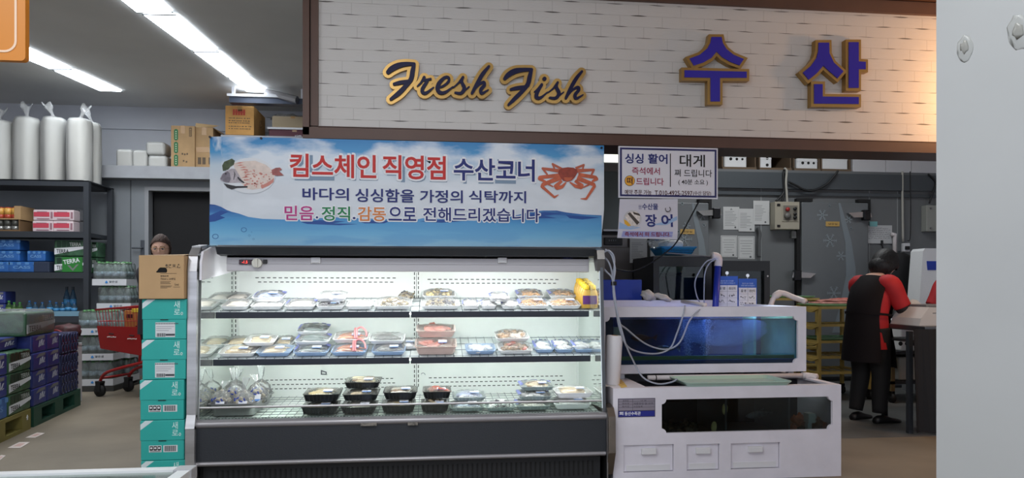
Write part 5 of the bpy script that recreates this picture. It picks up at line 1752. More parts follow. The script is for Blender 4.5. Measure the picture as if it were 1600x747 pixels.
# fish in the upper tank
for k, (px, py, lab) in enumerate([(1003, 528, 'dim reddish fish at the left of the upper tank'), (1040, 545, 'dim dark fish low at the left of the upper tank')]):
    q = W(px, py, UY0 + 0.35)
    mb = MB(); mb.sm = True
    rings = []
    for i in range(11):
        f_ = i / 10
        pr = max(0.08, math.sin(math.pi * f_ ** 0.8) * (1 - .35 * f_))
        rings.append([(q.x - 0.08 + 0.16 * f_, UY0 + 0.35 + 0.015 * pr * math.cos(a), q.z + 0.03 * pr * math.sin(a)) for a in [2 * math.pi * j / 12 for j in range(12)]])
    mb.loft(rings)
    mb.prism([(q.x + 0.075, q.z), (q.x + 0.11, q.z + 0.025), (q.x + 0.105, q.z - 0.025)], 'y', UY0 + 0.348, UY0 + 0.352)
    solo('live_fish', mb, [mat('dim_red_fish', (120, 70, 60), 0.4) if k == 0 else mat('dim_fish')], lab, 'fish', (q.x, UY0 + 0.35, q.z - 0.03))

# white pipe along the foot of the upper tank, elbow at the right
pipew = mat('pvc_white', (222, 214, 214), 0.35)
q0, q1 = W(1012, 583, 4.33), W(1260, 579, 4.33)
t = thing('drain_pipe', 'white plastic pipe lying along the foot of the upper tank', 'pipe', ((q0.x + q1.x) / 2, 4.33, LZ + 0.012))
zc = LZ + 0.012 + 0.016
mb = MB(); mb.sm = True; mb.tube([(q0.x, 4.33, zc), (q1.x, 4.33, zc)], 0.0155, 14); part('pipe', mb, pipew, t, True)
mb = MB(); mb.sm = True; mb.tube([(q1.x - 0.03, 4.33, zc), (q1.x, 4.33, zc), (q1.x + 0.03, 4.32, zc - 0.004), (q1.x + 0.042, 4.28, zc - 0.003)], 0.020, 14); part('elbow', mb, pipew, t, True)
mb = MB(); mb.tube([(q0.x + 0.05, 4.33, zc), (q0.x + 0.056, 4.33, zc)], 0.017, 14); part('clip_ring', mb, rubber, t, True)
# elbow pipe on the upper tank's right rear
q = W(1205, 470, 5.1)
mb = MB(); mb.sm = True
e0 = W(1204, 478, 5.27)
mb.tube(curve([(e0.x, 5.27, UZ1 - 0.02), (e0.x + 0.03, 5.27, UZ1 + 0.05), (e0.x + 0.09, 5.26, UZ1 + 0.085), (e0.x + 0.16, 5.2, UZ1 + 0.05), (e0.x + 0.2, 5.1, UZ1 + 0.02)], 5), [0.02] * 6 + [0.03] * 4 + [0.022] * 11, 12)
solo('pipe_elbow', mb, pipew, 'bent white pipe elbow on the right rim of the upper tank', 'pipe', (e0.x, 5.27, UZ1))
q = W(1085, 478, 4.6)
mb = MB(); mb.sm = True; a_, b_ = W(1066, 476, 5.2), W(1100, 481, 4.44)
mb.tube([(a_.x, 5.2, UZ1 + 0.02), (b_.x, 4.42, UZ1 + 0.012)], 0.014, 10); solo('cross_bar', mb, pipew, 'thin white bar lying across the open top of the upper tank', 'bar', (q.x, 4.7, UZ1))

# blue upright pipe with white elbow
q = W(1118, 440, 5.34)
t = thing('water_pipe', 'blue water pipe with white elbow in front of the black aquariums', 'pipe', (W(1113, 470, 5.2).x, 5.2, UZ0 + 0.02))
b0, b1 = W(1113, 475, 5.2), W(1122, 414, 5.2)
mb = MB(); mb.sm = True; mb.tube([(b0.x, 5.2, UZ0 + 0.03), (b1.x, 5.2, b1.z)], 0.025, 14); part('pipe', mb, mat('pipe_royal_blue', (30, 50, 156), 0.35), t, True)
mb = MB(); mb.sm = True; mb.tube(curve([(b1.x, 5.2, b1.z - 0.01), (b1.x + 0.003, 5.2, b1.z + 0.04), (b1.x - 0.012, 5.2, b1.z + 0.065), (b1.x - 0.05, 5.2, b1.z + 0.07)], 4), 0.031, 14); part('elbow', mb, pipew, t, True)

# paper roll, cards and tray on the lower tank
q = W(956, 597, 4.17)
t = thing('film_roll', 'white upright roll of film standing on the left end of the lower tank', 'roll', (q.x, 4.17, LZ + 0.012))
mb = MB(); mb.sm = True; mb.lathe([(0.046, 0), (0.048, 0.003), (0.050, 0.298), (0.047, 0.302), (0.02, 0.302), (0.018, 0.29)], n=28, M=Matrix.Rotation(0.06, 4, 'Y')); part('roll', mb, mat('roll_white', (224, 222, 226), 0.4), t)
mb = MB(); mb.lathe([(0.02, 0.296), (0.02, 0.304), (0.015, 0.304), (0.015, 0.25)], n=18, M=Matrix.Rotation(0.06, 4, 'Y')); part('core', mb, card, t)
for (pts, m1, lab, lines) in (([(943, 604), (963, 603), (958, 597), (943, 597)], paper, 'white printed card lying on the lower tank beside the film roll', 1), ([(971, 606), (980, 604), (971, 593), (962, 596)], mat('card_yellow2', (228, 196, 110), 0.6), 'yellow card lying on the lower tank beside the film roll', 0)):
    q = [G(x, y, LZ + 0.014) for x, y in pts]
    c_ = sum(q, Vector()) / 4
    mb = MB(); mb.prism([(p.x, p.y) for p in q], 'z', LZ + 0.0125, LZ + 0.0145)
    mb.mi = 1
    for f_ in (0.3, 0.5, 0.7):
        a_, b_ = q[0].lerp(q[3], f_), q[1].lerp(q[2], f_)
        p1_, p2_ = a_.lerp(b_, .2), a_.lerp(b_, .8)
        mb.prism([(p1_.x, p1_.y), (p2_.x, p2_.y), (p2_.x, p2_.y + 0.005), (p1_.x, p1_.y + 0.005)], 'z', LZ + 0.0145, LZ + 0.0148)
    solo('card', mb, [m1, mat('card_red_ink', (176, 90, 80), 0.6)], lab, 'card', (c_.x, c_.y, LZ + 0.012))
mb = MB(); mb.box(TX0 + 0.002, W(990, 600, 4.1).x + 0.06, TY0 + 0.05, TY1 - 0.35, LZ + 0.0, LZ + 0.0115)
solo('lid_board', mb, whitepl, 'white board covering the left end of the lower tank', 'board', (TX0 + 0.1, 4.3, LZ))
tp = [G(x, y, LZ + 0.05) for x, y in ((1060, 590), (1083, 604), (1249, 602), (1247, 597), (1222, 586))]
pa_, pb_ = G(1078, 605, LZ + 0.02), G(1250, 603, LZ + 0.02)
t = thing('serving_tray', 'large pale green tray lying on the open lower tank', 'tray', ((pa_.x + pb_.x) / 2, TY0 + 0.16, LZ + 0.012))
mb = MB()
w2 = (pb_.x - pa_.x) / 2
tilt_ = Matrix.Translation((0, 0, 0.018)) @ Matrix.Rotation(0.0, 4, 'X')


def rr2(sx, sy, z):
    return [(x, y, z) for x, y in rrect(-sx, sx, -sy, sy, 0.03, 5)]


mb.loft([rr2(w2 - 0.02, 0.145, 0), rr2(w2, 0.165, 0.022), rr2(w2, 0.165, 0.026), rr2(w2 - 0.01, 0.158, 0.026), rr2(w2 - 0.024, 0.14, 0.006)])
part('tray', mb, mat('tray_celadon', (176, 204, 190), 0.3), t)
q = W(1028, 603, 4.3)
mb = MB(); mb.sm = True
for k in range(6):
    mb.mi = k % 2
    mb.ell((q.x - 0.03 + 0.018 * k, 4.2 + 0.015 * (k % 3), LZ - 0.05 + 0.012 * (k % 2)), (0.02, 0.014, 0.010), (0, 0.3, k), 2, 0.3, 3, k)
mb.mi = 2; mb.box(q.x - 0.1, q.x + 0.12, 4.14, 4.3, LZ - 0.1, LZ - 0.062)
solo('starfish_pile', mb, [mat('orange_bit', (220, 120, 40), 0.5), mat('red_bit', (180, 50, 40), 0.5), inner], 'orange and red scraps lying inside the lower tank beside the green tray', 'scraps', (q.x, 4.2, LZ - 0.1))

# blue crate-like panel, white foam bits, price charts behind the upper tank
a_, c_ = W(935, 437, 5.42), W(1003, 472, 5.42)
t = thing('blue_box', 'plain blue plastic box behind the upper tank beside the display case', 'box', ((a_.x + c_.x) / 2, 5.6, UZ0))
mb = MB(); mb.box(a_.x, c_.x, 5.42, 5.8, UZ0 + 0.3, a_.z, 0.006); part('box', mb, mat('box_blue', (30, 62, 170), 0.4, var=0.04), t, True)
mb = MB(); mb.box(a_.x + 0.02, c_.x - 0.02, 5.45, 5.78, 0.0, UZ0 + 0.3); part('pedestal', mb, mat('dark_stand', (50, 52, 56), 0.6), t, True)
foamd = mat('old_foam', (206, 202, 196), 0.7, var=0.06, scale=20)
for k, (px, py, rx, rz_, lab) in enumerate([(1013, 463, 0.055, 0.04, 'larger crumpled white lump on the rear rim of the upper tank'), (1035, 468, 0.075, 0.025, 'flat crumpled white lump on the rear rim of the upper tank')]):
    q = W(px, py, 5.29)
    mb = MB(); mb.sm = True; mb.ell((q.x, 5.285, UZ1 + 0.03 + rz_ * .85), (rx, 0.03, rz_), (0, 0.3, 0), 3, 0.5, 2.5, k * 5)
    solo('white_lump', mb, foamd, lab, 'lump', (q.x, 5.285, UZ1 + 0.03))


def chart(px0, px1, pyt, lab, rows):
    rs = random.Random(int(px0))
    Yc = 5.27
    a_, c_ = W(px0, pyt, Yc), W(px1, 478, Yc)
    zb = UZ1 - 0.02
    t = thing('price_chart', lab, 'sign', ((a_.x + c_.x) / 2, Yc, zb))
    mb = MB(); mb.box(a_.x, c_.x, Yc, Yc + 0.006, zb, a_.z); part('blue_panel', mb, mat('chart_blue', (32, 92, 196), 0.35), t, True)
    zt = a_.z - 0.072
    mb = MB(); mb.box(a_.x + 0.002, c_.x - 0.006, Yc - 0.002, Yc, zb, zt)
    mb.mi = 1
    rh = 0.050
    for k in range(4):
        z = zt - rh * k
        mb.box(a_.x + 0.004, c_.x - 0.008, Yc - 0.003, Yc - 0.002, z - rh, z - rh + 0.0015)
    mb.box((a_.x + c_.x) / 2, (a_.x + c_.x) / 2 + 0.0015, Yc - 0.003, Yc - 0.002, zb, zt)
    mb.mi = 2
    wc = (c_.x - a_.x)
    for k, (s1, s2) in enumerate(rows):
        z = zt - rh * k - 0.036
        if z < zb:
            break
        if k == 0:
            mb.text(s1, (a_.x + wc * .12, Yc - 0.0035, z), (1, 0, 0), (0, 0, 1), wc * .28, 0.022, 0.01)
            mb.text(s2, (a_.x + wc * .58, Yc - 0.0035, z), (1, 0, 0), (0, 0, 1), wc * .3, 0.022, 0.01)
            continue
        for u0 in (.10, .20, .32, .58, .68, .79):
            for q in range(3):
                x_, z_ = a_.x + wc * (u0 + .02 * q), z + rs.uniform(0, .018)
                mb.tube([(x_, Yc - .003, z_), (x_ + rs.uniform(-.006, .012), Yc - .003, z_ + rs.uniform(-.008, .008))], .0022, 4)
    part('table', mb, [whitep, mat('rule_grey', (150, 150, 160), 0.6), blackm], t, True)
    mb = MB()
    mb.text('원산지 표시 안내판', (a_.x + wc * .2, Yc - 0.001, a_.z - 0.045), (1, 0, 0), (0, 0, 1), wc * .6, 0.013, 0.01)
    mb.text('고객에게 정확히 표시하겠습니다', (a_.x + wc * .12, Yc - 0.001, a_.z - 0.062), (1, 0, 0), (0, 0, 1), wc * .76, 0.012, 0.01)
    part('heading', mb, mat('pale_blue_print', (190, 214, 246), 0.6), t, True)
    mb = MB(); mb.tube([((a_.x + c_.x) / 2, Yc + 0.003, a_.z - 0.005), ((a_.x + c_.x) / 2, Yc + 0.003, a_.z + 0.03)], 0.003); mb.tube([((a_.x + c_.x) / 2, Yc, a_.z + 0.025), ((a_.x + c_.x) / 2, Yc + 0.01, a_.z + 0.025)], 0.014, 12); part('suction_hook', mb, chrome, t, True)


chart(1119, 1153, 431.5, 'left taller blue and white price chart behind the upper tank', [('품 명', '원산지')] * 4)
chart(1154, 1182.5, 435.5, 'right shorter blue and white price chart behind the upper tank', [('품 명', '원산지')] * 4)

# black aquariums behind
AY = 5.6
blk = mat('aquarium_black', (24, 26, 28), 0.4)


def aquarium(px0, px1, pyt0, pyt1, lab, yaw, inside):
    a_, c_ = W(px0, pyt0, AY), W(px1, pyt1, AY)
    w = c_.x - a_.x
    zt = (a_.z + c_.z) / 2
    t = thing('black_aquarium', lab, 'fish tank', ((a_.x + c_.x) / 2, AY + 0.3, 0), yaw)
    w2 = w / 2
    zb = 0.62
    mb = MB()
    mb.frame([(-w2, zb), (w2, zb), (w2, zt), (-w2, zt)], [(-w2 + .05, zb + .06), (w2 - .05, zb + .06), (w2 - .05, zt - .085), (-w2 + .05, zt - .085)], 'y', -0.3, -0.26)
    mb.box(-w2, -w2 + .02, -0.26, 0.3, zb, zt); mb.box(w2 - .02, w2, -0.26, 0.3, zb, zt)
    mb.box(-w2, w2, 0.28, 0.3, zb, zt); mb.box(-w2, w2, -0.26, 0.28, zb, zb + 0.03)
    for (y0, y1) in ((-0.26, -0.2), (0.24, 0.28)):
        mb.box(-w2 + .02, w2 - .02, y0, y1, zt - 0.02, zt)
    part('frame', mb, blk, t)
    mb = MB(); mb.box(-w2 + .04, w2 - .04, -0.272, -0.264, zb + .05, zt - .07); part('front_glass', mb, clear('tank_glass'), t)
    mb = MB(); mb.box(-w2 + .02, w2 - .02, 0.25, 0.27, zb + .03, zt - .03); part('rear_sheet', mb, inside, t)
    mb = MB(); mb.box(-w2 + .02, w2 - .02, -0.25, 0.25, zt - .14, zt - .137); part('water_surface', mb, clear('murky_water', (200, 214, 205), 1.33, 0.02, 0.2, (120, 130, 120)), t)
    mb = MB(); mb.box(-w2 + 0.03, w2 - 0.03, -0.25, 0.27, 0, zb); part('stand', mb, mat('dark_stand'), t)
    return t, w2, zb, zt


ta, w2, zb, zt = aquarium(1021, 1112, 397, 404, 'left black framed aquarium with a dark hanging filter box', 0.0, mat('aquarium_green', (128, 146, 136), 0.5, var=0.25, scale=3))
mb = MB(); mb.box(-0.05, 0.16, -0.12, 0.06, zb + 0.13, zt - 0.16, 0.01); mb.prism([(-0.055, zt - 0.20), (0.165, zt - 0.20), (0.165, zt - 0.16), (-0.055, zt - 0.16)], 'y', -0.13, 0.07); part('filter_box', mb, blk, ta)
mb = MB(); mb.box(-w2 + 0.07, -w2 + 0.10, 0.1, 0.14, zb + 0.03, zt - 0.06); mb.box(-w2 + 0.13, -w2 + 0.18, 0.15, 0.2, zb + 0.03, zt - 0.1); part('pale_column', mb, mat('algae_pale', (150, 176, 156), 0.5), ta)
mb = MB(); mb.sm = True
for k in range(8):
    mb.ell((-0.1 + 0.03 * k, 0.0 + 0.02 * (k % 3), zb + 0.05), (0.04, 0.03, 0.02), (0, 0, k), 2, 0.4, 3, k)
part('bottom_stones', mb, mat('old_foam'), ta)
tb, w2, zb, zt = aquarium(1128, 1203, 406, 409, 'right black framed aquarium standing behind the price charts', 0.0, mat('aquarium_grey', (100, 102, 100), 0.5, var=0.2, scale=3))
mb = MB(); mb.sm = True; mb.ell((w2 - 0.02, -0.3, zt - 0.13), (0.008, 0.004, 0.008), sub=2); part('white_knob', mb, white, tb)

# blue basket with foam on the left aquarium
bq0, bq1 = W(1030, 397, AY + 0.1), W(1085, 397, AY + 0.1)
bz = 1.15 + (PY - 398) / F * 5.6 + 0.0
bz = zt_left = W(1066, 397, AY).z
t = thing('plastic_basket', 'blue perforated basket on top of the left black aquarium', 'basket', ((bq0.x + bq1.x) / 2, AY + 0.2, bz))
w2 = (bq1.x - bq0.x) / 2
mb = MB()
mb.loft([rr2(w2 - .03, .13, 0), rr2(w2, .16, .055), rr2(w2 + .006, .166, .056), rr2(w2 + .006, .166, .066), rr2(w2 - .005, .155, .066), rr2(w2 - .035, .125, .005)])
mb.mi = 1
for k in range(18):
    x = -w2 + 0.03 + k * (2 * w2 - 0.06) / 17
    for z, yy in ((.018, -.1405), (.036, -.151)):
        mb.box(x - .004, x + .004, yy - .002, yy, z - .005, z + .005)
part('basket', mb, [mat('basket_blue', (40, 142, 200), 0.4), mat('basket_hole', (16, 66, 110), 0.6)], t)
mb = MB(); mb.sm = True; mb.box(-w2 + 0.05, w2 - 0.09, -0.1, 0.1, 0.045, 0.115, 0.03, 3); solo('foam_block', mb, foam, 'white foam block lying in the blue basket', 'foam', (t.location.x, t.location.y, bz + 0.01), world=False)
mb = MB(); mb.sm = True; mb.ell((0, 0, 0.06), (0.09, 0.07, 0.05), sub=3, nz=0.5, nf=3.0); solo('clear_plastic_wad', mb, clear('clear_bag'), 'crumpled clear plastic beside the foam in the blue basket', 'plastic', (t.location.x - w2 + 0.02, t.location.y - 0.05, bz + 0.04), world=False)
q = W(1062, 399, AY - 0.02)
mb = MB(); mb.tube([(W(1038, 397, AY).x, AY - .01, bz + 0.008), (W(1110, 405, AY).x, AY - .01, bz - 0.02)], 0.006, 6); solo('thin_rod', mb, alu, 'thin pale rod lying along the front rim of the left black aquarium', 'rod', (q.x, AY, bz))

# tall steel refrigerator behind the boards
fa_, fc_ = W(930, 260, 6.3), W(1012, 260, 6.3)
t = thing('steel_refrigerator', 'dark tall steel refrigerator with a black control strip behind the hanging boards', 'refrigerator', ((fa_.x + fc_.x) / 2, 6.65, 0))
zc_ = W(975, 378, 6.3).z
mb = MB(); mb.box(fa_.x, fc_.x, 6.33, 7.0, 0, W(975, 255, 6.3).z, 0.01); part('cabinet', mb, mat('fridge_steel_dark', (104, 100, 98), 0.35, 0.6, var=0.06, scale=3), t, True)
mb = MB(); mb.box(fa_.x + 0.01, fc_.x - 0.01, 6.30, 6.33, zc_ + 0.10, W(975, 268, 6.3).z, 0.006); part('upper_door', mb, mat('fridge_olive', (86, 92, 88), 0.3, 0.3), t, True)
mb = MB(); mb.box(fa_.x + 0.01, fc_.x - 0.01, 6.31, 6.33, zc_ + 0.065, zc_ + 0.095); part('black_gap', mb, rubber, t, True)
mb = MB(); q0, q1 = W(945, 371, 6.3), W(973, 383, 6.3); mb.box(q0.x, q1.x, 6.305, 6.33, q1.z, q0.z, 0.004)
mb.mi = 1
for k in range(4):
    mb.box(q0.x + 0.04 + 0.02 * k, q0.x + 0.048 + 0.02 * k, 6.303, 6.305, (q0.z + q1.z) / 2, (q0.z + q1.z) / 2 + 0.015)
part('control_strip', mb, [black, mat('dim_digit', (120, 124, 128), 0.5)], t, True)
mb = MB(); mb.box(fa_.x + 0.01, fc_.x - 0.01, 6.30, 6.33, 0.1, zc_ - 0.05, 0.006); part('lower_door', mb, mat('fridge_steel_dark'), t, True)
mb = MB(); q = W(958, 360, 6.3); mb.box(q.x - 0.1, q.x + 0.05, 6.285, 6.302, q.z - 0.012, q.z + 0.012, 0.004); part('handle', mb, steel, t, True)
# typed notice on it
a_, c_ = W(984, 372, 6.27), W(1011, 411, 6.27)


def sheet(px0, py0, px1, py1, Y, lab, style=0, rz=0.0, m_=None):
    a_, c_ = W(px0, py0, Y), W(px1, py1, Y)
    mb = MB(); mb.box(a_.x, c_.x, Y - 0.002, Y, c_.z, a_.z)
    mb.mi = 1
    w, h = c_.x - a_.x, a_.z - c_.z
    rs = random.Random(int(px0 * 7))
    if style == 1:
        mb.frame([(a_.x + .01, c_.z + .01), (c_.x - .01, c_.z + .01), (c_.x - .01, a_.z - .01), (a_.x + .01, a_.z - .01)], [(a_.x + .014, c_.z + .014), (c_.x - .014, c_.z + .014), (c_.x - .014, a_.z - .014), (a_.x + .014, a_.z - .014)], 'y', Y - 0.0026, Y - 0.002)
    if style == 2:
        mb.prism([(a_.x + w * .42, a_.z - h * .14), (a_.x + w * .58, a_.z - h * .14), (a_.x + w * .5, a_.z - h * .05)], 'y', Y - 0.0026, Y - 0.002)
    n = 10 if style != 1 else 6
    for k in range(n):
        z = a_.z - h * (0.2 + 0.68 * k / n)
        l = rs.uniform(.35, .78) * w
        x = a_.x + w * .1 + (0 if style != 1 else (w * .8 - l) / 2)
        mb.box(x, x + l, Y - 0.0026, Y - 0.002, z - h * .012, z + h * .006)
    mb.mi = 2
    mb.prism([(c_.x - w * .25 + w * .06 * math.cos(k * .7), c_.z + h * .1 + w * .06 * math.sin(k * .7)) for k in range(9)], 'y', Y - 0.0026, Y - 0.002)
    return solo('posted_sheet', mb, [m_ or paper, mat('sheet_ink', (140, 142, 144), 0.7), mat('stamp_grey', (96, 98, 100), 0.7)], lab, 'notice', ((a_.x + c_.x) / 2, Y, c_.z))


sheet(984, 372, 1011, 411, 6.295, 'long typed white notice on the steel refrigerator below the eel poster')
sheet(1130, 323, 1155, 359, KY - 0.003, 'notice with a small black triangle, upper left one of the sheets beside the control box', 2)
sheet(1154, 326, 1179, 362, KY - 0.007, 'plain notice in the middle of the upper row beside the control box')
sheet(1177, 313.5, 1202, 351, KY - 0.011, 'highest notice sheet, touching the control box')
sheet(1126, 368, 1152, 402, KY - 0.003, 'glossy framed certificate, left one of the lower pair', 1)
sheet(1153, 369, 1179, 405, KY - 0.003, 'framed certificate, right one of the lower pair', 1)

# control box with cables
a_, c_ = W(1203, 317, KY), W(1241, 360, KY)
t = thing('control_box', 'beige electric control box with red switch on the kitchen wall', 'electric box', ((a_.x + c_.x) / 2, KY, c_.z))
beige = mat('beige_enamel', (170, 164, 148), 0.45)
mb = MB(); mb.box(a_.x, c_.x, KY - 0.13, KY, c_.z, a_.z, 0.006); part('box', mb, beige, t, True)
w, h = c_.x - a_.x, a_.z - c_.z
mb = MB(); mb.box(a_.x + w * .28, c_.x - w * .06, KY - 0.137, KY - 0.13, c_.z + h * .28, a_.z - h * .1, 0.003)
mb.mi = 1; mb.box(a_.x + w * .32, c_.x - w * .1, KY - 0.139, KY - 0.137, c_.z + h * .32, a_.z - h * .14); part('panel', mb, [beige, mat('panel_grey', (122, 118, 108), 0.5)], t, True)
for (u, v, m_, r_) in ((.48, .72, mat('red_lamp', (170, 50, 46), 0.3), .025), (.78, .74, black, .02), (.48, .48, mat('dial_grey', (110, 108, 104), 0.4), .04), (.78, .55, black, .018), (.78, .42, black, .02)):
    mb = MB(); mb.sm = True; x, z = a_.x + w * u, c_.z + h * v; mb.tube([(x, KY - 0.139, z), (x, KY - 0.16, z)], r_, 14); part('knob', mb, m_, t, True)
for v in (.12, .88):
    mb = MB(); mb.box(a_.x + w * .08, a_.x + w * .2, KY - 0.14, KY - 0.13, c_.z + h * (v - .04), c_.z + h * (v + .04), .002); part('catch', mb, mat('dark_metal'), t, True)
cab = mat('cable_black', (30, 31, 33), 0.5)
cabw = mat('cable_pale', (180, 178, 170), 0.5)


def cable(pxs, Y, r, m_, lab, name='cable', cat='cable'):
    P_ = curve([W(x, y, Y) for x, y in pxs], 6)
    mb = MB(); mb.sm = True; mb.tube(P_, r, 8)
    return solo(name, mb, m_, lab, cat, tuple(P_[0]))


cable([(1212, 315), (1225, 300), (1227, 280), (1229, 268), (1226, 264), (1224, 275), (1225, 300), (1222, 316)], KY - 0.06, 0.014, cab, 'black cable looping up from the control box to the roof rail')
cable([(1230, 317), (1229, 300), (1228, 285), (1229, 267), (1225, 263)], KY - 0.09, 0.014, cabw, 'pale cable rising from the control box')
cable([(1232, 284), (1244, 290), (1258, 297), (1273, 297), (1290, 289), (1303, 276), (1309, 267)], KY - 0.09, 0.014, cab, 'black cable sagging along the kitchen wall right of the control box')
cable([(1184, 355), (1187, 365), (1186, 378), (1186, 402)], KY - 0.04, 0.022, mat('conduit_grey', (90, 92, 94), 0.5), 'short grey conduit below the posted sheets')
cable([(1410, 268), (1410, 300), (1411, 378)], KY - 0.04, 0.014, cabw, 'white conduit running down the kitchen wall to the socket', 'conduit', 'pipe')
cable([(1422, 268), (1423, 330), (1422, 372), (1418, 376)], KY - 0.052, 0.006, cab, 'thin black cable hanging beside the white conduit')
cable([(1450, 272), (1462, 285), (1458, 300), (1452, 318)], KY - 0.06, 0.012, cab, 'black cable above the grey box by the pillar')
cable([(1095, 309), (1060, 374), (1040, 395), (1010, 415), (985, 424), (960, 420)], 5.5, 0.006, cab, 'thin black cable drooping from the notice board across the steel refrigerator')
q = W(1413, 387, KY)
t = thing('wall_socket', 'white wall socket at the end of the white conduit', 'socket', (q.x, KY, q.z))
mb = MB(); mb.box(-0.045, 0.045, -0.05, 0, -0.055, 0.055, 0.008); part('box', mb, white, t)
mb = MB(); mb.box(-0.03, 0.02, -0.08, -0.05, -0.03, 0.015, 0.005); part('plug', mb, black, t)
q = W(1238, 367, KY)
mb = MB(); mb.box(-0.035, 0.035, -0.05, 0, -0.045, 0.045, 0.008); mb.box(-0.02, 0.015, -0.06, -0.05, -0.02, 0.03, 0.003); solo('door_switch', mb, mat('switch_grey', (150, 152, 152), 0.4), 'small grey switch below the control box', 'switch', (q.x, KY, q.z), world=False)
a_, c_ = W(1439, 322, KY), W(1475, 363, KY)
t = thing('junction_box', 'pale grey junction box cut off by the white pillar', 'electric box', ((a_.x + c_.x) / 2, KY, c_.z))
mb = MB(); mb.box(a_.x, c_.x, KY - 0.1, KY, c_.z, a_.z, 0.008); part('box', mb, mat('box_grey', (160, 162, 156), 0.5), t, True)
for u in (.18, .82):
    for v in (.12, .88):
        mb = MB(); x, z = a_.x + (c_.x - a_.x) * u, c_.z + (a_.z - c_.z) * v; mb.tube([(x, KY - 0.1, z), (x, KY - 0.11, z)], 0.014, 10); part('screw', mb, steel, t, True)
# whiteboard
a_, c_ = W(1352, 352, KY), W(1393, 381, KY)
t = thing('whiteboard', 'small whiteboard with handwriting on the kitchen wall', 'whiteboard', ((a_.x + c_.x) / 2, KY, c_.z))
mb = MB(); mb.box(a_.x, c_.x, KY - 0.015, KY, c_.z, a_.z, 0.004); part('board', mb, mat('whiteboard', (196, 198, 200), 0.3), t, True)
mb = MB(); rs = random.Random(11)
for k in range(6):
    z = a_.z - 0.04 - 0.025 * k
    x = a_.x + 0.02 + rs.uniform(0, .03)
    while x < c_.x - 0.05:
        l = rs.uniform(.01, .03)
        mb.tube([(x, KY - 0.0165, z), (x + l, KY - 0.0165, z + rs.uniform(-.008, .008))], 0.0018, 4)
        x += l + rs.uniform(.005, .02)
part('handwriting', mb, mat('marker_ink', (90, 92, 100), 0.6), t, True)
mb = MB(); q = W(1378, 378, KY - .02); mb.tube([(q.x, KY - .02, q.z + .02), (q.x, KY - .02, q.z - .03)], .016, 8); mb.tube([(q.x, KY - .02, q.z - .03), (q.x + .02, KY - .02, q.z - .1)], .008, 8); part('marker', mb, black, t, True)
a_, c_ = W(1359, 346, KY - 0.02), W(1371, 354, KY - 0.02)
mb = MB(); mb.box(a_.x, c_.x, KY - 0.02, KY - 0.015, c_.z, a_.z); solo('sticky_note', mb, mat('note_aqua', (130, 190, 192), 0.6), 'pale blue sticky note on the top edge of the whiteboard', 'note', ((a_.x + c_.x) / 2, KY - 0.02, c_.z))
mb = MB(); mb.sm = True; p_ = [W(x, y, KY - 0.05) for x, y in ((1393, 366), (1398, 367), (1398, 373), (1398, 420))]; mb.tube(p_, [0.026, 0.028, 0.024, 0.024], 12); solo('wall_pipe', mb, pipew, 'white pipe with an elbow beside the whiteboard', 'pipe', tuple(p_[-1]))
mb = MB(); mb.sm = True; p_ = [W(x, y, KY - 0.03) for x, y in ((1352, 386), (1353, 425))]; mb.tube(p_, [0.02, 0.014], 10); solo('hanging_tube', mb, pipew, 'short white tube hanging below the whiteboard', 'tube', tuple(p_[-1]))
# light strip seen between banner and board
a_, c_ = W(900, 240, 6.6), W(1000, 252, 6.6)
t = thing('strip_light', 'pale lit strip lamp glimpsed between the banner and the bordered board', 'lamp', ((a_.x + c_.x) / 2, 6.6, c_.z))
mb = MB(); mb.box(a_.x, c_.x, 6.6, 6.7, c_.z, a_.z, 0.006); part('diffuser', mb, mat('strip_lamp', (236, 240, 224), 0.5, emit=0.9), t, True)
mb = MB(); mb.box(a_.x, c_.x, 6.6, 6.72, a_.z, a_.z + 0.03); part('housing', mb, alu, t, True)
for x in (a_.x + .1, c_.x - .1):
    mb = MB(); mb.tube([(x, 6.65, a_.z + .03), (x, 6.65, CEIL)], .006); part('hanger', mb, alu, t, True)

# boxes on the cold room roof
RZ = 2.64
bw = KY + 0.04


def roof_box(px0, px1, lab, inner_w=None, fl=0):
    a_, c_ = W(px0, 262, bw), W(px1, 262, bw)
    h = 0.30
    t = thing('open_carton', lab, 'carton', ((a_.x + c_.x) / 2, bw + 0.25, RZ), 0, 'cartons of foam boxes on the cold room roof')
    mb = MB()
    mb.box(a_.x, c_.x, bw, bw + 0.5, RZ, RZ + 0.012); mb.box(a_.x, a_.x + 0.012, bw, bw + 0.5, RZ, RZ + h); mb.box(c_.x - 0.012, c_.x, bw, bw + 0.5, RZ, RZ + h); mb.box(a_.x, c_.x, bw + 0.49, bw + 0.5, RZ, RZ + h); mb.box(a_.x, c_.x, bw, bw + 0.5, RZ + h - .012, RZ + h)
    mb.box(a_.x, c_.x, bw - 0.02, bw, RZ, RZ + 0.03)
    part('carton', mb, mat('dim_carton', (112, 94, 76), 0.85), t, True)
    return t


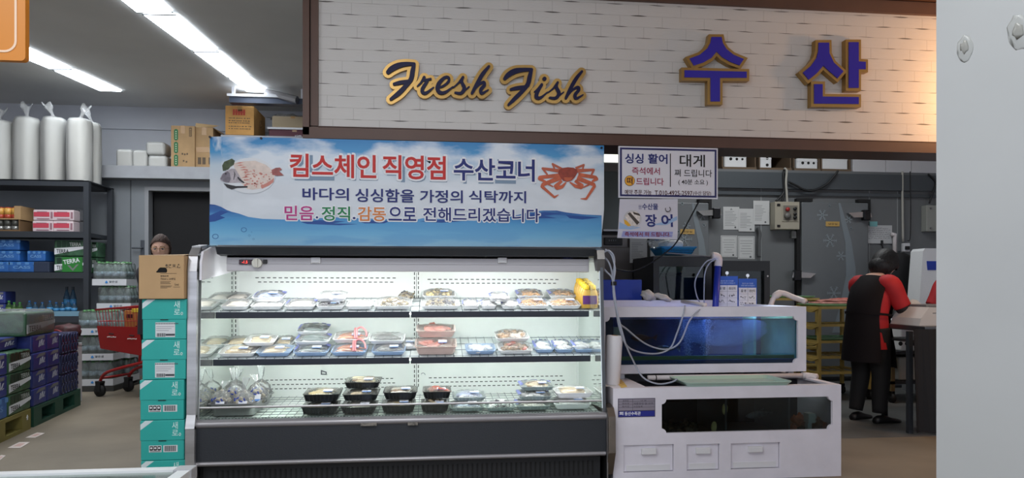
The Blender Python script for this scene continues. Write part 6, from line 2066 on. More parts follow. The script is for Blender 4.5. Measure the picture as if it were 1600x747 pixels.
for k, (p0, p1, f0, f1, hz, nh, lab, lab2) in enumerate([
    (1128, 1181, 1132, 1167, .20, 3, 'leftmost open carton on the cold room roof beside the bordered board', 'white foam box with three holes in the leftmost carton'),
    (1186, 1236, 1188, 1206, .18, 2, 'half empty carton above the control box on the cold room roof', 'narrow white foam block with two holes in the half empty carton'),
    (1240, 1281, 1245, 1278, .15, 3, 'third carton from the left on the cold room roof', 'white foam box with three holes in the third carton from the left'),
    (1283, 1329, 1285, 1325, .19, 0, 'rightmost open carton on the cold room roof next to the plain white boxes', 'plain white foam box in plastic in the rightmost open carton')]):
    roof_box(p0, p1, lab)
    a_, c_ = W(f0, 262, bw + .01), W(f1, 262, bw + .01)
    t = thing('foam_box', lab2, 'foam box', ((a_.x + c_.x) / 2, bw + 0.16, RZ + 0.013), 0, 'white foam boxes in the roof cartons')
    mb = MB(); mb.box(a_.x, c_.x, bw + .012, bw + .33, RZ + .014, RZ + .014 + hz, .018, 3); mb.box(a_.x + .004, c_.x - .004, bw + .008, bw + .3, RZ + .014 + hz * .72, RZ + .014 + hz * .76); part('box', mb, foam, t, True)
    if nh:
        mb = MB()
        for i in range(nh):
            x = a_.x + (c_.x - a_.x) * ((.28, .55, .8)[i] if nh == 3 else .6)
            z = RZ + .014 + hz * (.6 if nh == 3 else (.3, .75)[i])
            mb.tube([(x, bw + .012, z), (x, bw + .0085, z)], .019 - .002 * i, 12)
        part('holes', mb, mat('hole_dark', (30, 30, 30), 0.8), t, True)
for k, (p0, p1, h, lab) in enumerate([(1333, 1384, .33, 'leftmost plain white box on the cold room roof'), (1385, 1424, .29, 'middle plain white box on the cold room roof'), (1425, 1480, .31, 'plain white box on the cold room roof beside the pillar')]):
    a_, c_ = W(p0, 262, bw), W(p1, 262, bw)
    t = thing('white_box', lab, 'box', ((a_.x + c_.x) / 2, bw + .25, RZ), 0, 'plain white boxes on the cold room roof')
    mb = MB(); mb.box(a_.x, c_.x, bw, bw + .5, RZ, RZ + h - .05, .006); part('box', mb, mat('box_white', (214, 214, 218), 0.6), t, True)
    mb = MB(); mb.box(a_.x - .004, c_.x + .004, bw - .006, bw + .506, RZ + h - .055, RZ + h, .008); part('lid', mb, mat('box_white'), t, True)

# airline tubes from the case to the upper tank
tubem = clear('air_tube', (226, 232, 240), 1.45, 0.05, 0.55, (206, 212, 226))
YT = 4.1


def air(pts, lab):
    P_ = curve([W(x, y, Y) for x, y, Y in pts], 6)
    mb = MB(); mb.sm = True; mb.tube(P_, 0.0055, 8)
    solo('air_tube', mb, tubem, lab, 'tube', tuple(P_[0]), group='clear air tubes beside the case')


air([(943, 395, 4.15), (952, 392, 4.12), (960, 405, 4.12), (958, 440, 4.12), (962, 480, 4.12), (970, 520, 4.12), (985, 545, 4.2), (1020, 553, 4.3), (1046, 545, 4.34), (1058, 520, 4.34), (1068, 490, 4.34), (1070, 478, 4.4)], 'clear air tube looping low across the upper tank window, ending left of the bar')
air([(941, 400, 4.15), (950, 408, 4.12), (956, 425, 4.12), (958, 450, 4.12), (966, 500, 4.12), (980, 515, 4.2), (1010, 538, 4.3), (1040, 546, 4.34), (1062, 535, 4.34), (1078, 500, 4.34), (1098, 479, 4.4)], 'clear air tube looping across the upper tank window, ending right of the bar')
air([(937, 414, 4.1), (948, 425, 4.1), (957, 437, 4.1), (960, 470, 4.1), (975, 530, 4.12), (990, 565, 4.2), (1005, 590, 4.2), (1028, 600, 4.16), (1050, 597, 4.14), (1058, 592, 4.14)], 'clear air tube running down to the open lower tank')
air([(946, 390, 4.16), (955, 398, 4.13), (961, 420, 4.1), (959, 445, 4.1), (965, 490, 4.1), (978, 540, 4.12)], 'short clear air tube in the bundle beside the case')
q = W(959, 443, 4.11)
mb = MB(); mb.tube([(q.x, 4.11, q.z - .012), (q.x, 4.11, q.z + .012)], .018, 12); solo('tube_clip', mb, rubber, 'black clip binding the clear air tubes beside the case', 'clip', tuple(q))
air([(1118, 404, 5.18), (1105, 408, 5.17), (1095, 420, 5.17), (1086, 440, 5.17), (1088, 460, 5.2), (1094, 474, 5.24)], 'clear air tube arching from the white elbow before the left aquarium')
air([(1118, 405, 5.18), (1108, 412, 5.18), (1101, 430, 5.18), (1100, 474, 5.24)], 'straight clear air tube hanging from the white elbow')

# yellow plastic trolleys
yel = mat('trolley_tan', (190, 164, 92), 0.5, var=0.08, scale=6)
mint = mat('tray_mint', (130, 176, 140), 0.4)


def trolley(loc, w, d, levels, rz, lab, top_tray=True):
    t = thing('tray_trolley', lab, 'trolley', loc, rz)
    w2, d2 = w / 2, d / 2
    for sx in (-1, 1):
        for sy in (-1, 1):
            mb = MB(); x, y = sx * (w2 - .02), sy * (d2 - .02); mb.box(x - .017, x + .017, y - .017, y + .017, .1, levels[-1], .004); part('post', mb, yel, t)
            mb = MB(); mb.sm = True; mb.tube([(x - .014, y, .045), (x + .014, y, .045)], .045, 16); mb.sm = False; mb.box(x - .02, x + .02, y - .02, y + .02, .07, .11); part('caster', mb, rubber, t)
    for i, z in enumerate(levels):
        mb = MB()
        mb.frame([(-w2, -d2), (w2, -d2), (w2, d2), (-w2, d2)], [(-w2 + .04, -d2 + .04), (w2 - .04, -d2 + .04), (w2 - .04, d2 - .04), (-w2 + .04, d2 - .04)], 'z', z - .025, z)
        for sx in (-1, 1):
            mb.prism([(-d2, z - .025), (-d2 + .1, z - .06), (-d2 + .16, z - .06), (-d2 + .26, z - .025)], 'x', sx * w2 - .012, sx * w2 + .012)
        for k in range(5):
            x = -w2 + w * (k + .5) / 5
            mb.box(x - .01, x + .01, -d2 + .04, d2 - .04, z - .02, z - .008)
        part('shelf_frame', mb, yel, t)
    return t


TZ = [.30, .46, .62, .79, .97]
t1 = W(1320, 560, 6.7)
tr1 = trolley((t1.x, 6.95, 0), .62, .5, TZ, 0.05, 'tan plastic trolley with several tray shelves left of the person in black apron')
t2 = W(1245, 560, 7.4)
tr2 = trolley((t2.x - .05, 7.6, 0), .62, .45, [.3, .5, .75, 1.05], 0.0, 'tan plastic trolley behind the upper tank, with a pale green top tray')
for (tr, z, lab, n_) in ((tr1, TZ[4], 'pale green tray on the top shelf of the near tan trolley', 0), (tr1, TZ[2], 'pale green tray on the middle shelf of the near tan trolley', 0), (tr2, 1.05, 'pale green tray on the top of the rear tan trolley', 0)):
    mb = MB(); mb.loft([rr2(.25, .19, 0), rr2(.28, .21, .018), rr2(.28, .21, .024), rr2(.265, .2, .024), rr2(.25, .185, .006)])
    solo('green_tray', mb, mint, lab, 'tray', (tr.location.x, tr.location.y, z + .001), tr.rotation_euler.z, world=False)
mb = MB(); mb.sm = True; mb.box(-.2, .2, -.14, .14, 0, .02, .01); mb.ell((.02, 0, .03), (.18, .1, .025), sub=3, nz=.4, nf=2)
mb.mi = 1; mb.ell((.1, -.04, .045), (.14, .03, .018), (0, 0, .1), 3, .3, 3)
solo('fish_parcel', mb, [mat('pinkish_flesh', (190, 130, 118), 0.4, var=.15, scale=12), mat('pink_flesh', (200, 112, 100), 0.4)], 'pinkish fish lying on the top tray of the near tan trolley', 'fish', (tr1.location.x, tr1.location.y - .03, TZ[4] + .026), world=False)
# ------------------------------------------------------------------ left hall: shelving
SYF, SYB = 8.95, 9.62
dsteel = mat('shelf_charcoal', (48, 52, 58), 0.5)
sx1 = W(138.5, 400, SYF).x
sx0 = sx1 - 2.2
t = thing('storage_shelving', 'tall black steel shelving with drinks and cartons on the left', 'shelving', ((sx0 + sx1) / 2, (SYF + SYB) / 2, 0))
zs = [W(60, 283, SYF).z + .0, W(60, 362, SYF).z, W(60, 426, SYF).z, W(60, 495, SYF).z]
zs[0] = W(60, 281, SYF).z
for x in (sx0 + .03, sx1 - .03):
    for y in (SYF + .03, SYB - .03):
        mb = MB(); mb.box(x - .03, x + .03, y - .03, y + .03, 0, zs[0] + .0); part('post', mb, dsteel, t, True)
for i, z in enumerate(zs):
    mb = MB(); mb.box(sx0 + .06, sx1 - .06, SYF + .012, SYB - .012, z - .05, z); mb.box(sx0 + .06, sx1 - .06, SYF, SYF + .012, z - .07, z + .003)
    part('shelf_board', mb, dsteel, t, True)
mb = MB(); mb.box(sx0, sx1, SYF, SYB, zs[0] - .012, zs[0]); part('top_plate', mb, dsteel, t, True)

# wrapped stacks of foam bowls on top
wrap = clear('wrap_plastic', (252, 252, 252), 1.3, 0.3, 0.3, (222, 222, 220))
bowl = mat('foam_bowl', (208, 207, 200), 0.7)


def bowl_stack(px0, px1, pyt, Y, z, lab, knot=1, group='wrapped stacks of foam bowls on the black shelving'):
    a_, c_ = W(px0, 230, Y), W(px1, 230, Y)
    r_ = (c_.x - a_.x) / 2
    h = W((px0 + px1) / 2, pyt, Y).z - z
    t = thing('wrapped_bowl_stack', lab, 'foam bowls', ((a_.x + c_.x) / 2, Y, z), 0, group)
    mb = MB(); mb.sm = True
    prof = [(r_ * .8, 0)]
    n = 26
    hb = h * .86
    for k in range(n):
        prof += [(r_ * .90, hb * (k + .3) / n), (r_ * .92, hb * (k + .75) / n), (r_ * .885, hb * (k + .9) / n)]
    prof += [(r_ * .89, hb), (r_ * .88, h * .94), (r_ * .78, h * .985), (r_ * .5, h)]
    mb.lathe(prof, n=28); part('bowls', mb, bowl, t)
    mb = MB(); mb.sm = True
    rings = []
    rs = random.Random(int(px0 * 3))
    ph = rs.uniform(0, 6)
    lean = rs.uniform(-.05, .05)
    for (rr_, z_) in ((r_ * .97, .01), (r_ * 1.0, h * .4), (r_ * .99, h * .86), (r_ * .93, h * .95), (r_ * .8, h * 1.0), (r_ * .25, h * 1.02), (.02, h * 1.035), (.018, h * 1.06), (r_ * .22, h * 1.15), (r_ * .42, h * 1.21)):
        rings.append([((rr_ * (1 + .05 * math.sin(7 * q + ph + z_ * 9))) * math.cos(q) + max(0, z_ - h) * lean * 10, (rr_ * (1 + .05 * math.sin(5 * q + ph))) * math.sin(q), z_ + (0.03 * math.sin(3 * q + ph) if z_ > h * 1.1 else 0)) for q in [2 * math.pi * i / 28 for i in range(28)]])
    mb.loft(rings if knot else rings[:6], cap=False); part('plastic_wrap', mb, wrap, t)


zt_ = zs[0] + .001
bowl_stack(-24, 22, 190, SYF + .30, zt_, 'wrapped bowl stack cut off by the left edge of the photo')
bowl_stack(22, 63, 185, SYF + .30, zt_, 'second wrapped bowl stack from the left edge')
bowl_stack(65, 104, 185, SYF + .30, zt_, 'wrapped bowl stack with the tallest plastic twist')
bowl_stack(105.5, 144, 187, SYF + .15, zt_, 'wrapped bowl stack at the front right end of the shelving top')
bowl_stack(130, 158, 193, SYF + .40, zt_, 'narrow wrapped bowl stack half hidden at the right end of the shelving top')


def small_bowls(px0, px1, pyt, Y, z, lab):
    a_, c_ = W(px0, 250, Y), W(px1, 250, Y)
    r_ = (c_.x - a_.x) / 2
    h = W((px0 + px1) / 2, pyt, Y).z - z
    t = thing('foam_bowl_bundle', lab, 'foam bowls', ((a_.x + c_.x) / 2, Y, z), 0, 'small foam bowl bundles on the grey beam')
    mb = MB(); mb.box(-r_ * .93, r_ * .93, -r_, r_, .005, h, min(r_, h) * .35, 4)
    mb.sm = True; part('bowls', mb, bowl, t)
    mb = MB(); mb.box(-r_, r_, -r_ * 1.06, r_ * 1.06, 0, h + .01, min(r_, h) * .36, 4); part('plastic_wrap', mb, wrap, t)


BZ = 2.761
small_bowls(186, 212, 236, 9.85, BZ, 'leftmost small foam bowl bundle on the grey beam')
small_bowls(211, 235, 237, 9.85, BZ, 'second small foam bowl bundle on the grey beam')
small_bowls(236, 266, 246, 9.85, BZ, 'lower foam bowl bundle beside the green marked carton')
hz_ = W(250, 246, 9.85).z
small_bowls(233, 263, 225, 9.86, hz_ + .01, 'upper foam bowl bundle beside the green marked carton')


def carton(px0, px1, py0, Y, z, d, lab, m_=card, rz=0.0, deco=None, h=None):
    a_, c_ = W(px0, 240, Y), W(px1, 240, Y)
    h = h or W((px0 + px1) / 2, py0, Y).z - z
    w = c_.x - a_.x
    t = thing('carton', lab, 'carton', ((a_.x + c_.x) / 2, Y + d / 2, z), rz)
    mb = MB(); mb.box(-w / 2, w / 2, -d / 2, d / 2, 0, h, .006); part('box', mb, m_, t)
    mb = MB(); mb.box(-.03, .03, -d / 2 - .002, d / 2 + .002, h * .82 - .0, h + .002); part('tape', mb, mat('packing_tape', (168, 128, 78), 0.3), t)
    if deco:
        deco(t, w, d, h)
    return t


def txtpart(t, name, st, x, y, z, w, h, m_, bold=.01):
    mb = MB(); mb.text(st, (x, y, z), (1, 0, 0), (0, 0, 1), w, h, bold); part(name, mb, m_, t)


def deco_green(t, w, d, h):
    gm = mat('carton_green', (30, 104, 60), 0.6)
    mb = MB()
    for k in range(3):
        z0 = h * (.08 + .29 * k)
        mb.prism(rrect(-w * .37, -w * .20, z0, z0 + h * .26, w * .08), 'y', -d / 2 - .002, -d / 2)
    part('green_marks', mb, gm, t)
    mb = MB()
    for k in range(3):
        z0 = h * (.08 + .29 * k)
        for q in range(4):
            mb.box(-w * .31, -w * .26, -d / 2 - .003, -d / 2 - .002, z0 + h * (.04 + .05 * q), z0 + h * (.065 + .05 * q))
    part('pale_characters', mb, mat('mark_pale', (180, 196, 160), 0.6), t)
    mb = MB(); mb.frame([(w * .26, h * .76), (w * .37, h * .76), (w * .37, h * .96), (w * .26, h * .96)], [(w * .28, h * .78), (w * .35, h * .78), (w * .35, h * .94), (w * .28, h * .94)], 'y', -d / 2 - .002, -d / 2)
    for q in range(4):
        mb.box(w * .29, w * .34, -d / 2 - .002, -d / 2, h * (.8 + .03 * q), h * (.815 + .03 * q))
    for (x, z) in ((-.05, .34), (.05, .33), (.15, .34), (.0, .18), (.12, .16)):
        mb.box(w * x, w * (x + .06), -d / 2 - .002, -d / 2, h * z, h * (z + .04))
    part('black_marks', mb, mat('faint_ink', (92, 76, 58), 0.7), t)


def deco_tape(t, w, d, h):
    mb = MB(); mb.box(-w / 2 - .002, w / 2 + .002, -d / 2 - .003, -d / 2, h * .42, h * .54); part('side_tape', mb, mat('packing_tape'), t)
    mb = MB()
    for x in (-.35, -.1, .25):
        mb.box(w * x, w * (x + .18), -d / 2 - .002, -d / 2, h * .14, h * .3)
    part('grey_marks', mb, mat('faint_ink'), t)
    mb = MB(); mb.add([(-w / 2, -d / 2, h), (w / 2, -d / 2, h), (w / 2 + .05, -d / 2 + .1, h + .05), (-w / 2, -d / 2 + .02, h + .06)], [(0, 1, 2, 3)]); mb.add([(w / 2, -d / 2, h), (w / 2, d / 2, h), (w / 2 + .08, d / 2, h - .02), (w / 2 + .07, -d / 2, h - .06)], [(0, 1, 2, 3)]); part('open_flap', mb, mat('carton_flap', (196, 166, 122), 0.8), t)


carton(267, 304.5, 196.5, 9.75, BZ, .5, 'cardboard carton with three green marks on the grey beam', deco=deco_green)
carton(305, 333, 199, 9.78, BZ, .5, 'cardboard carton with a torn flap right of the green marked carton', deco=deco_tape)


def deco_red(t, w, d, h):
    rm = mat('carton_red', (172, 60, 44), 0.7)
    mb = MB()
    for k in range(5):
        mb.box(w * (-.24 + .09 * k), w * (-.17 + .09 * k), -d / 2 - .002, -d / 2, h * .68, h * .88)
    mb.box(-w * .24, w * .2, -d / 2 - .003, -d / 2 - .001, h * .77, h * .8)
    part('red_marks', mb, rm, t)
    mb = MB()
    rs = random.Random(4)
    for z in (.56, .47, .40, .28, .2):
        x = -.38
        while x < .36:
            l = rs.uniform(.02, .07)
            mb.box(w * x, w * (x + l), -d / 2 - .002, -d / 2, h * z, h * (z + .03))
            x += l + rs.uniform(.01, .05)
    part('brown_marks', mb, mat('faint_ink'), t)
    mb = MB(); mb.tube([(w / 2 + .001, .05 + .04 * math.cos(k * .5), h * .6 + .05 * math.sin(k * .5)) for k in range(13)], .003, 5); part('side_mark', mb, mat('faint_ink'), t)


# raised ledge behind the banner that carries the upper cartons
spt = W(385, 211, 9.6).z
mb = MB(); mb.box(W(345, 211, 9.62).x, W(495, 211, 9.62).x, 9.62, 10.5, BZ, spt); struct('trim_4', mb, mat('grey_beam'))
carton(352, 397, 165.5, 9.62, spt + .002, .62, 'orange brown carton with red marks high above the banner', m_=mat('carton_orange', (186, 138, 76), 0.8, var=.05), deco=deco_red)
p2 = spt
p3 = W(450, 201, 9.9).z
t = carton(420, 500, 201, 9.9, p2 + .002, .5, 'flat maroon and white carton beside the brown sign frame', m_=mat('carton_maroon', (92, 40, 52), 0.6), h=W(450, 203, 9.9).z - p2)
mb = MB(); a_ = W(462, 206, 9.9); mb.text('사랑', (a_.x - t.location.x - .02, -.255, .03), (1, 0, 0), (0, 0, 1), .1, .05, .02); part('white_characters', mb, whitep, t)
p4 = W(450, 203, 9.9).z
t = thing('flat_box', 'thin white box between the maroon carton and the tan carton', 'box', (W(455, 200, 9.9).x, 10.15, p4 + .004))
mb = MB(); mb.box(W(418, 200, 9.9).x, W(500, 200, 9.9).x, 9.88, 10.42, p4 + .004, p4 + .03); part('carton', mb, white, t, True)
t = carton(425, 490, 182, 9.92, p4 + .032, .4, 'open tan carton with clear plastic on top beside the brown sign frame', m_=mat('carton_tan', (170, 152, 124), 0.8))
mb = MB(); mb.sm = True
mb.ell((W(450, 182, 9.95).x, 10.1, W(450, 181, 9.95).z), (.25, .12, .04), (0, 0, 0), 3, .7, 3.0); solo('clear_plastic_wad', mb, clear('clear_bag'), 'crumpled clear plastic on the tan carton beside the brown sign frame', 'plastic', (W(450, 182, 9.95).x, 10.1, p4 + .2))

# goods on the shelves
can_r, can_h = .040, .135


def can_row(px0, n, Y, z, cols, lab0, grp, mats2):
    for k in range(n):
        x = W(px0, 330, Y).x + k * (2 * can_r + .004) + can_r
        mb = MB(); mb.sm = True
        mb.mi = 0; mb.lathe([(can_r * .8, 0), (can_r, .006), (can_r, .045)], n=14, c=(0, 0, 0))
        mb.mi = 1; mb.lathe([(can_r, .045), (can_r, can_h - .012)], n=14)
        mb.mi = 2; mb.lathe([(can_r, can_h - .012), (can_r * .84, can_h), (can_r * .8, can_h - .004)], n=14)
        solo('drink_can', mb, mats2, lab0 % ['first', 'second', 'third', 'fourth', 'fifth', 'sixth'][k], 'can', (x, Y, z), world=False, group=grp)


z1_ = zs[1] + .004
cr, cy_, cs = mat('can_red', (176, 70, 50), 0.35), mat('can_yellow', (222, 170, 86), 0.35), mat('can_silver', (160, 160, 156), 0.3, .6)
Yc = SYF + .1
t0 = thing('can_tray', 'cardboard tray holding silver cans on the upper shelf at the left edge', 'tray', (W(8, 350, Yc).x, Yc + .1, z1_))
mb = MB(); mb.box(W(-40, 350, Yc).x, W(33, 350, Yc).x, Yc - .05, Yc + .25, z1_, z1_ + .02); mb.box(W(33, 350, Yc).x, W(33, 350, Yc).x + .01, Yc - .05, Yc + .25, z1_, z1_ + .14); part('tray', mb, cardd, t0, True)
can_row(-16, 4, Yc, z1_ + .021, None, '%s silver can from the left in the lower row on the upper shelf', 'silver cans on the upper shelf', [cs, mat('can_dark', (84, 84, 78), 0.4, .3), cs])
mb = MB(); mb.box(W(-40, 350, Yc).x, W(36, 350, Yc).x, Yc - .05, Yc + .25, z1_ + .145, z1_ + .16); mb.box(W(26, 350, Yc).x, W(36, 350, Yc).x, Yc - .05, Yc + .25, z1_ + .16, z1_ + .31); solo('can_tray', mb, card, 'cardboard tray holding red and yellow cans, upper one at the left edge', 'tray', (W(8, 330, Yc).x, Yc + .1, z1_ + .145))
can_row(-16, 4, Yc, z1_ + .162, None, '%s red and yellow can from the left in the upper row on the upper shelf', 'red and yellow cans on the upper shelf', [cr, cy_, cr])


def tissue(px0, px1, py0, py1, Y, lab):
    a_, c_ = W(px0, py0, Y), W(px1, py1, Y)
    w, h = c_.x - a_.x, a_.z - c_.z
    t = thing('pink_pack', lab, 'pack', ((a_.x + c_.x) / 2, Y + .15, c_.z), 0, 'pink and white packs on the upper shelf')
    mb = MB(); mb.box(-w / 2, w / 2, -.15, .15, 0, h, .012, 3); part('pack', mb, mat('pack_pale', (214, 196, 200), 0.4), t)
    mb = MB(); mb.box(-w * .46, w * .3, -.153, -.15, h * .36, h * .78); part('pink_band', mb, mat('pack_pink', (196, 70, 88), 0.45), t)
    mb = MB(); mb.box(-w * .3, w * .2, -.154, -.153, h * .78, h * .83); mb.box(-w * .3, w * .3, -.154, -.152, h * .12, h * .2); mb.box(w * .36, w * .46, -.154, -.15, h * .2, h * .8); part('small_print', mb, mat('pack_ink', (150, 110, 120), 0.6), t)


zz0 = z1_
hh = .132
for (px, row, lab) in ((50.5, 0, 'lower left pink and white pack on the upper shelf'), (82.5, 0, 'lower right pink and white pack on the upper shelf'), (51.5, 1, 'upper left pink and white pack on the upper shelf'), (83, 1, 'upper right pink and white pack on the upper shelf')):
    a_ = W(px, 340, SYF + .05)
    pyb = W(px, 340, SYF + .05)
    x0 = a_.x
    w = .235
    t = thing('pink_pack', lab, 'pack', (x0 + w / 2, SYF + .2, zz0 + row * (hh + .004)), 0, 'pink and white packs on the upper shelf')
    h = hh
    mb = MB(); mb.box(-w / 2, w / 2, -.15, .15, 0, h, .012, 3); part('pack', mb, mat('pack_pale', (214, 196, 200), 0.4), t)
    mb = MB(); mb.box(-w * .46, w * .3, -.153, -.15, h * .36, h * .78); part('pink_band', mb, mat('pack_pink', (196, 70, 88), 0.45), t)
    mb = MB(); mb.box(-w * .3, w * .2, -.154, -.153, h * .78, h * .83); mb.box(-w * .3, w * .3, -.154, -.152, h * .12, h * .2); mb.box(w * .36, w * .46, -.154, -.15, h * .2, h * .8); part('small_print', mb, mat('pack_ink', (150, 110, 120), 0.6), t)
mb = MB(); a_ = W(117, 340, SYF + .2)
for r_ in range(2):
    for k in range(2):
        mb.box(a_.x + k * .05, a_.x + k * .05 + .045, SYF + .2, SYF + .4, z1_ + r_ * .15, z1_ + r_ * .15 + .14, .006)
solo('grey_carton_row', mb, mat('dim_grey_pack', (74, 76, 80), 0.6), 'dim grey packs beside the shelving post on the upper shelf', 'pack', (a_.x, SYF + .3, z1_))


def beer_pack(loc, w, d, h, rz, lab, style, group=None, faces='y'):
    """shrink wrapped pack of cans; the printed side faces -y of its own frame"""
    t = thing('beer_pack', lab, 'drink pack', loc, rz, group)
    body = {'terra': mat('terra_green', (56, 92, 66), 0.35, var=.25, scale=14), 'blue': mat('pack_navy', (46, 58, 128), 0.35, var=.12, scale=10), 'cass': mat('cass_blue', (44, 98, 168), 0.35, var=.12, scale=8), 'dblue': mat('dark_blue_wrap', (46, 52, 84), 0.25, var=.25, scale=14)}[style]
    mb = MB(); mb.box(-w / 2, w / 2, -d / 2, d / 2, 0, h, .014, 3); part('pack', mb, body, t)
    y = -d / 2 - .001
    mb, m2 = MB(), MB()
    if style == 'terra':
        # silver-dark can shoulders above, white wedge with lettering below
        for k in range(5):
            x = -w * .42 + w * .84 * (k + .5) / 5
            mb.prism(rrect(x - w * .075, x + w * .075, h * .55, h * .94, .012), 'y', y - .001, y + .004)
        part('can_tops', mb, mat('can_green_dark', (40, 66, 50), 0.3, .3), t)
        m2.face([(-w * .49, y - .002, h * .10), (-w * .49, y - .002, h * .50), (w * .49, y - .002, h * .62), (w * .49, y - .002, h * .46)])
        part('white_wedge', m2, whitep, t)
        m3 = MB(); m3.text('TERRA', (-w * .42, y - .003, h * .20), (1, 0, 0), (0, 0, 1), w * .42, h * .24, .02); part('lettering', m3, blackm, t)
        if 'lower green beer pack with' in lab:
            m5 = MB(); m5.box(-w * .22, w * .46, y - .006, y, h * .04, h * .96); part('bright_panel', m5, mat('bright_green', (44, 128, 50), 0.4), t)
            m5 = MB(); m5.text('TERRA', (-w * .17, y - .007, h * .5), (.985, 0, .17), (-.17, 0, .985), w * .56, h * .28, .02); part('white_lettering', m5, whitep, t)
            m5 = MB(); m5.face([(-w * .05, y - .0068, h * .46), (w * .03, y - .0068, h * .46), (w * .14, y - .0068, h * .24), (w * .26, y - .0068, h * .5), (w * .34, y - .0068, h * .52), (w * .14, y - .0068, h * .1)]); part('gold_chevron', m5, mat('pack_gold'), t)
        m4 = MB(); m4.text('TERRA', (w * .02, y - .003, h * .64), (1, 0, 0), (0, 0, 1), w * .4, h * .22, .02); part('pale_lettering', m4, mat('mark_silver', (188, 196, 190), 0.5), t)
    elif style == 'terrabig':
        pass
    elif style == 'blue':
        mb.face([(-w * .3, y, h * .70), (-w * .05, y, h * .94), (w * .36, y, h * .94), (w * .36, y, h * .78)]); part('gold_corner', mb, mat('pack_gold', (214, 170, 90), 0.4), t)
        for (x0, z0, x1, z1) in ((-.08, .30, .02, .66), (.02, .34, .14, .70), (.14, .36, .18, .72), (-.08, .50, .2, .60), (.2, .40, .32, .66), (.22, .36, .34, .42)):
            m2.face([(w * x0, y - .001, h * z0), (w * (x0 + .06), y - .001, h * z0), (w * (x1 + .03), y - .001, h * z1), (w * (x1 - .03), y - .001, h * z1)])
        part('white_script', m2, mat('script_white', (206, 210, 222), 0.5), t)
    elif style == 'cass':
        m2.text('CASS', (-w * .3, y - .001, h * .35), (1, 0, 0), (0, 0, 1), w * .6, h * .26, .02); part('lettering', m2, mat('cass_pale', (116, 164, 214), 0.5), t)
        for k in range(4):
            x = -w * .42 + w * .28 * k
            mb.prism(rrect(x - w * .03, x + w * .11, h * .72, h * .95, .01), 'y', y - .001, y + .003)
        part('can_tops', mb, mat('cass_light', (92, 146, 204), 0.4), t)
    elif style == 'dblue':
        for i in range(3):
            for j in range(2):
                x, z = -w * .32 + w * .32 * i, h * (.27 + .46 * j)
                mb.tube([(x + .03 * math.cos(k * .6), y - .001, z + .04 * math.sin(k * .6)) for k in range(10)], .004, 4)
        part('pale_rings', mb, mat('dim_violet', (64, 70, 108), 0.5), t)
    return t


# cass packs and terra packs on the middle shelf
z2_ = zs[2] + .004
for (px, row, w, st, lab) in ((-24, 0, .27, 'cass', 'light blue beer pack at the left edge of the middle shelf, bottom row'), (10.5, 0, .33, 'cass', 'brightest light blue beer pack on the middle shelf, bottom row'), (-12, 1, .30, 'cass', 'blue beer pack on the second row at the left edge of the middle shelf'), (-12, 2, .30, 'cass', 'dark topmost blue beer pack at the left edge of the middle shelf'), (41, 1, .21, 'cass', 'single blue beer pack raised beside the green packs')):
    a_ = W(px, 400, SYF + .06)
    beer_pack((a_.x + w / 2, SYF + .06 + .12, z2_ + row * .134), w, .22, .13, 0, lab, st, 'blue beer packs on the middle shelf')
mb = MB(); a_ = W(55, 420, SYF + .1); mb.box(a_.x, a_.x + .18, SYF + .06, SYF + .3, z2_, z2_ + .13, .01); solo('plain_carton', mb, mat('dim_blue_carton', (44, 54, 76), 0.7), 'dim blue carton under the raised blue beer pack', 'carton', (a_.x + .09, SYF + .18, z2_))
for (px, row, w, lab) in ((84, 0, .34, 'lower green beer pack with white wedge left of the shelving post'), (84, 1, .34, 'upper green beer pack with white wedge left of the shelving post'), (140, 0, .19, 'lower green beer pack right of the front shelving post'), (140, 1, .19, 'upper green beer pack right of the front shelving post')):
    a_ = W(px, 400, SYF + .08)
    beer_pack((a_.x + w / 2 if px < 100 else sx1 - .17, SYF + .2 + (.0 if px < 100 else .3), z2_ + row * .2), w, .22, .195, 0, lab, 'terra', 'green beer packs on the middle shelf')

# bottles on the lower shelf
z3_ = zs[3] + .004
gb = clear('green_bottle', (150, 200, 150), 1.45, .02, .35, (96, 140, 84))
bb = clear('blue_bottle', (176, 208, 230), 1.45, .02, .25, (96, 132, 156))
cb_ = mat('cap_blue', (44, 98, 156), 0.4)
cg_ = mat('cap_green', (70, 150, 70), 0.4)


def pet(mb_body, mb_cap, mb_lab, loc, r, h):
    x, y, z = loc
    mb_body.sm = True
    mb_body.lathe([(r * .8, 0), (r, .008), (r * .98, h * .3), (r, h * .33), (r, h * .58), (r * .92, h * .66), (r * .45, h * .84), (r * .36, h * .9)], c=loc, n=14)
    mb_cap.lathe([(r * .42, h * .9), (r * .42, h), (r * .3, h)], c=loc, n=12)
    if mb_lab is not None:
        mb_lab.sm = True
        mb_lab.lathe([(r * 1.01, h * .34), (r * 1.01, h * .57)], c=loc, n=14)


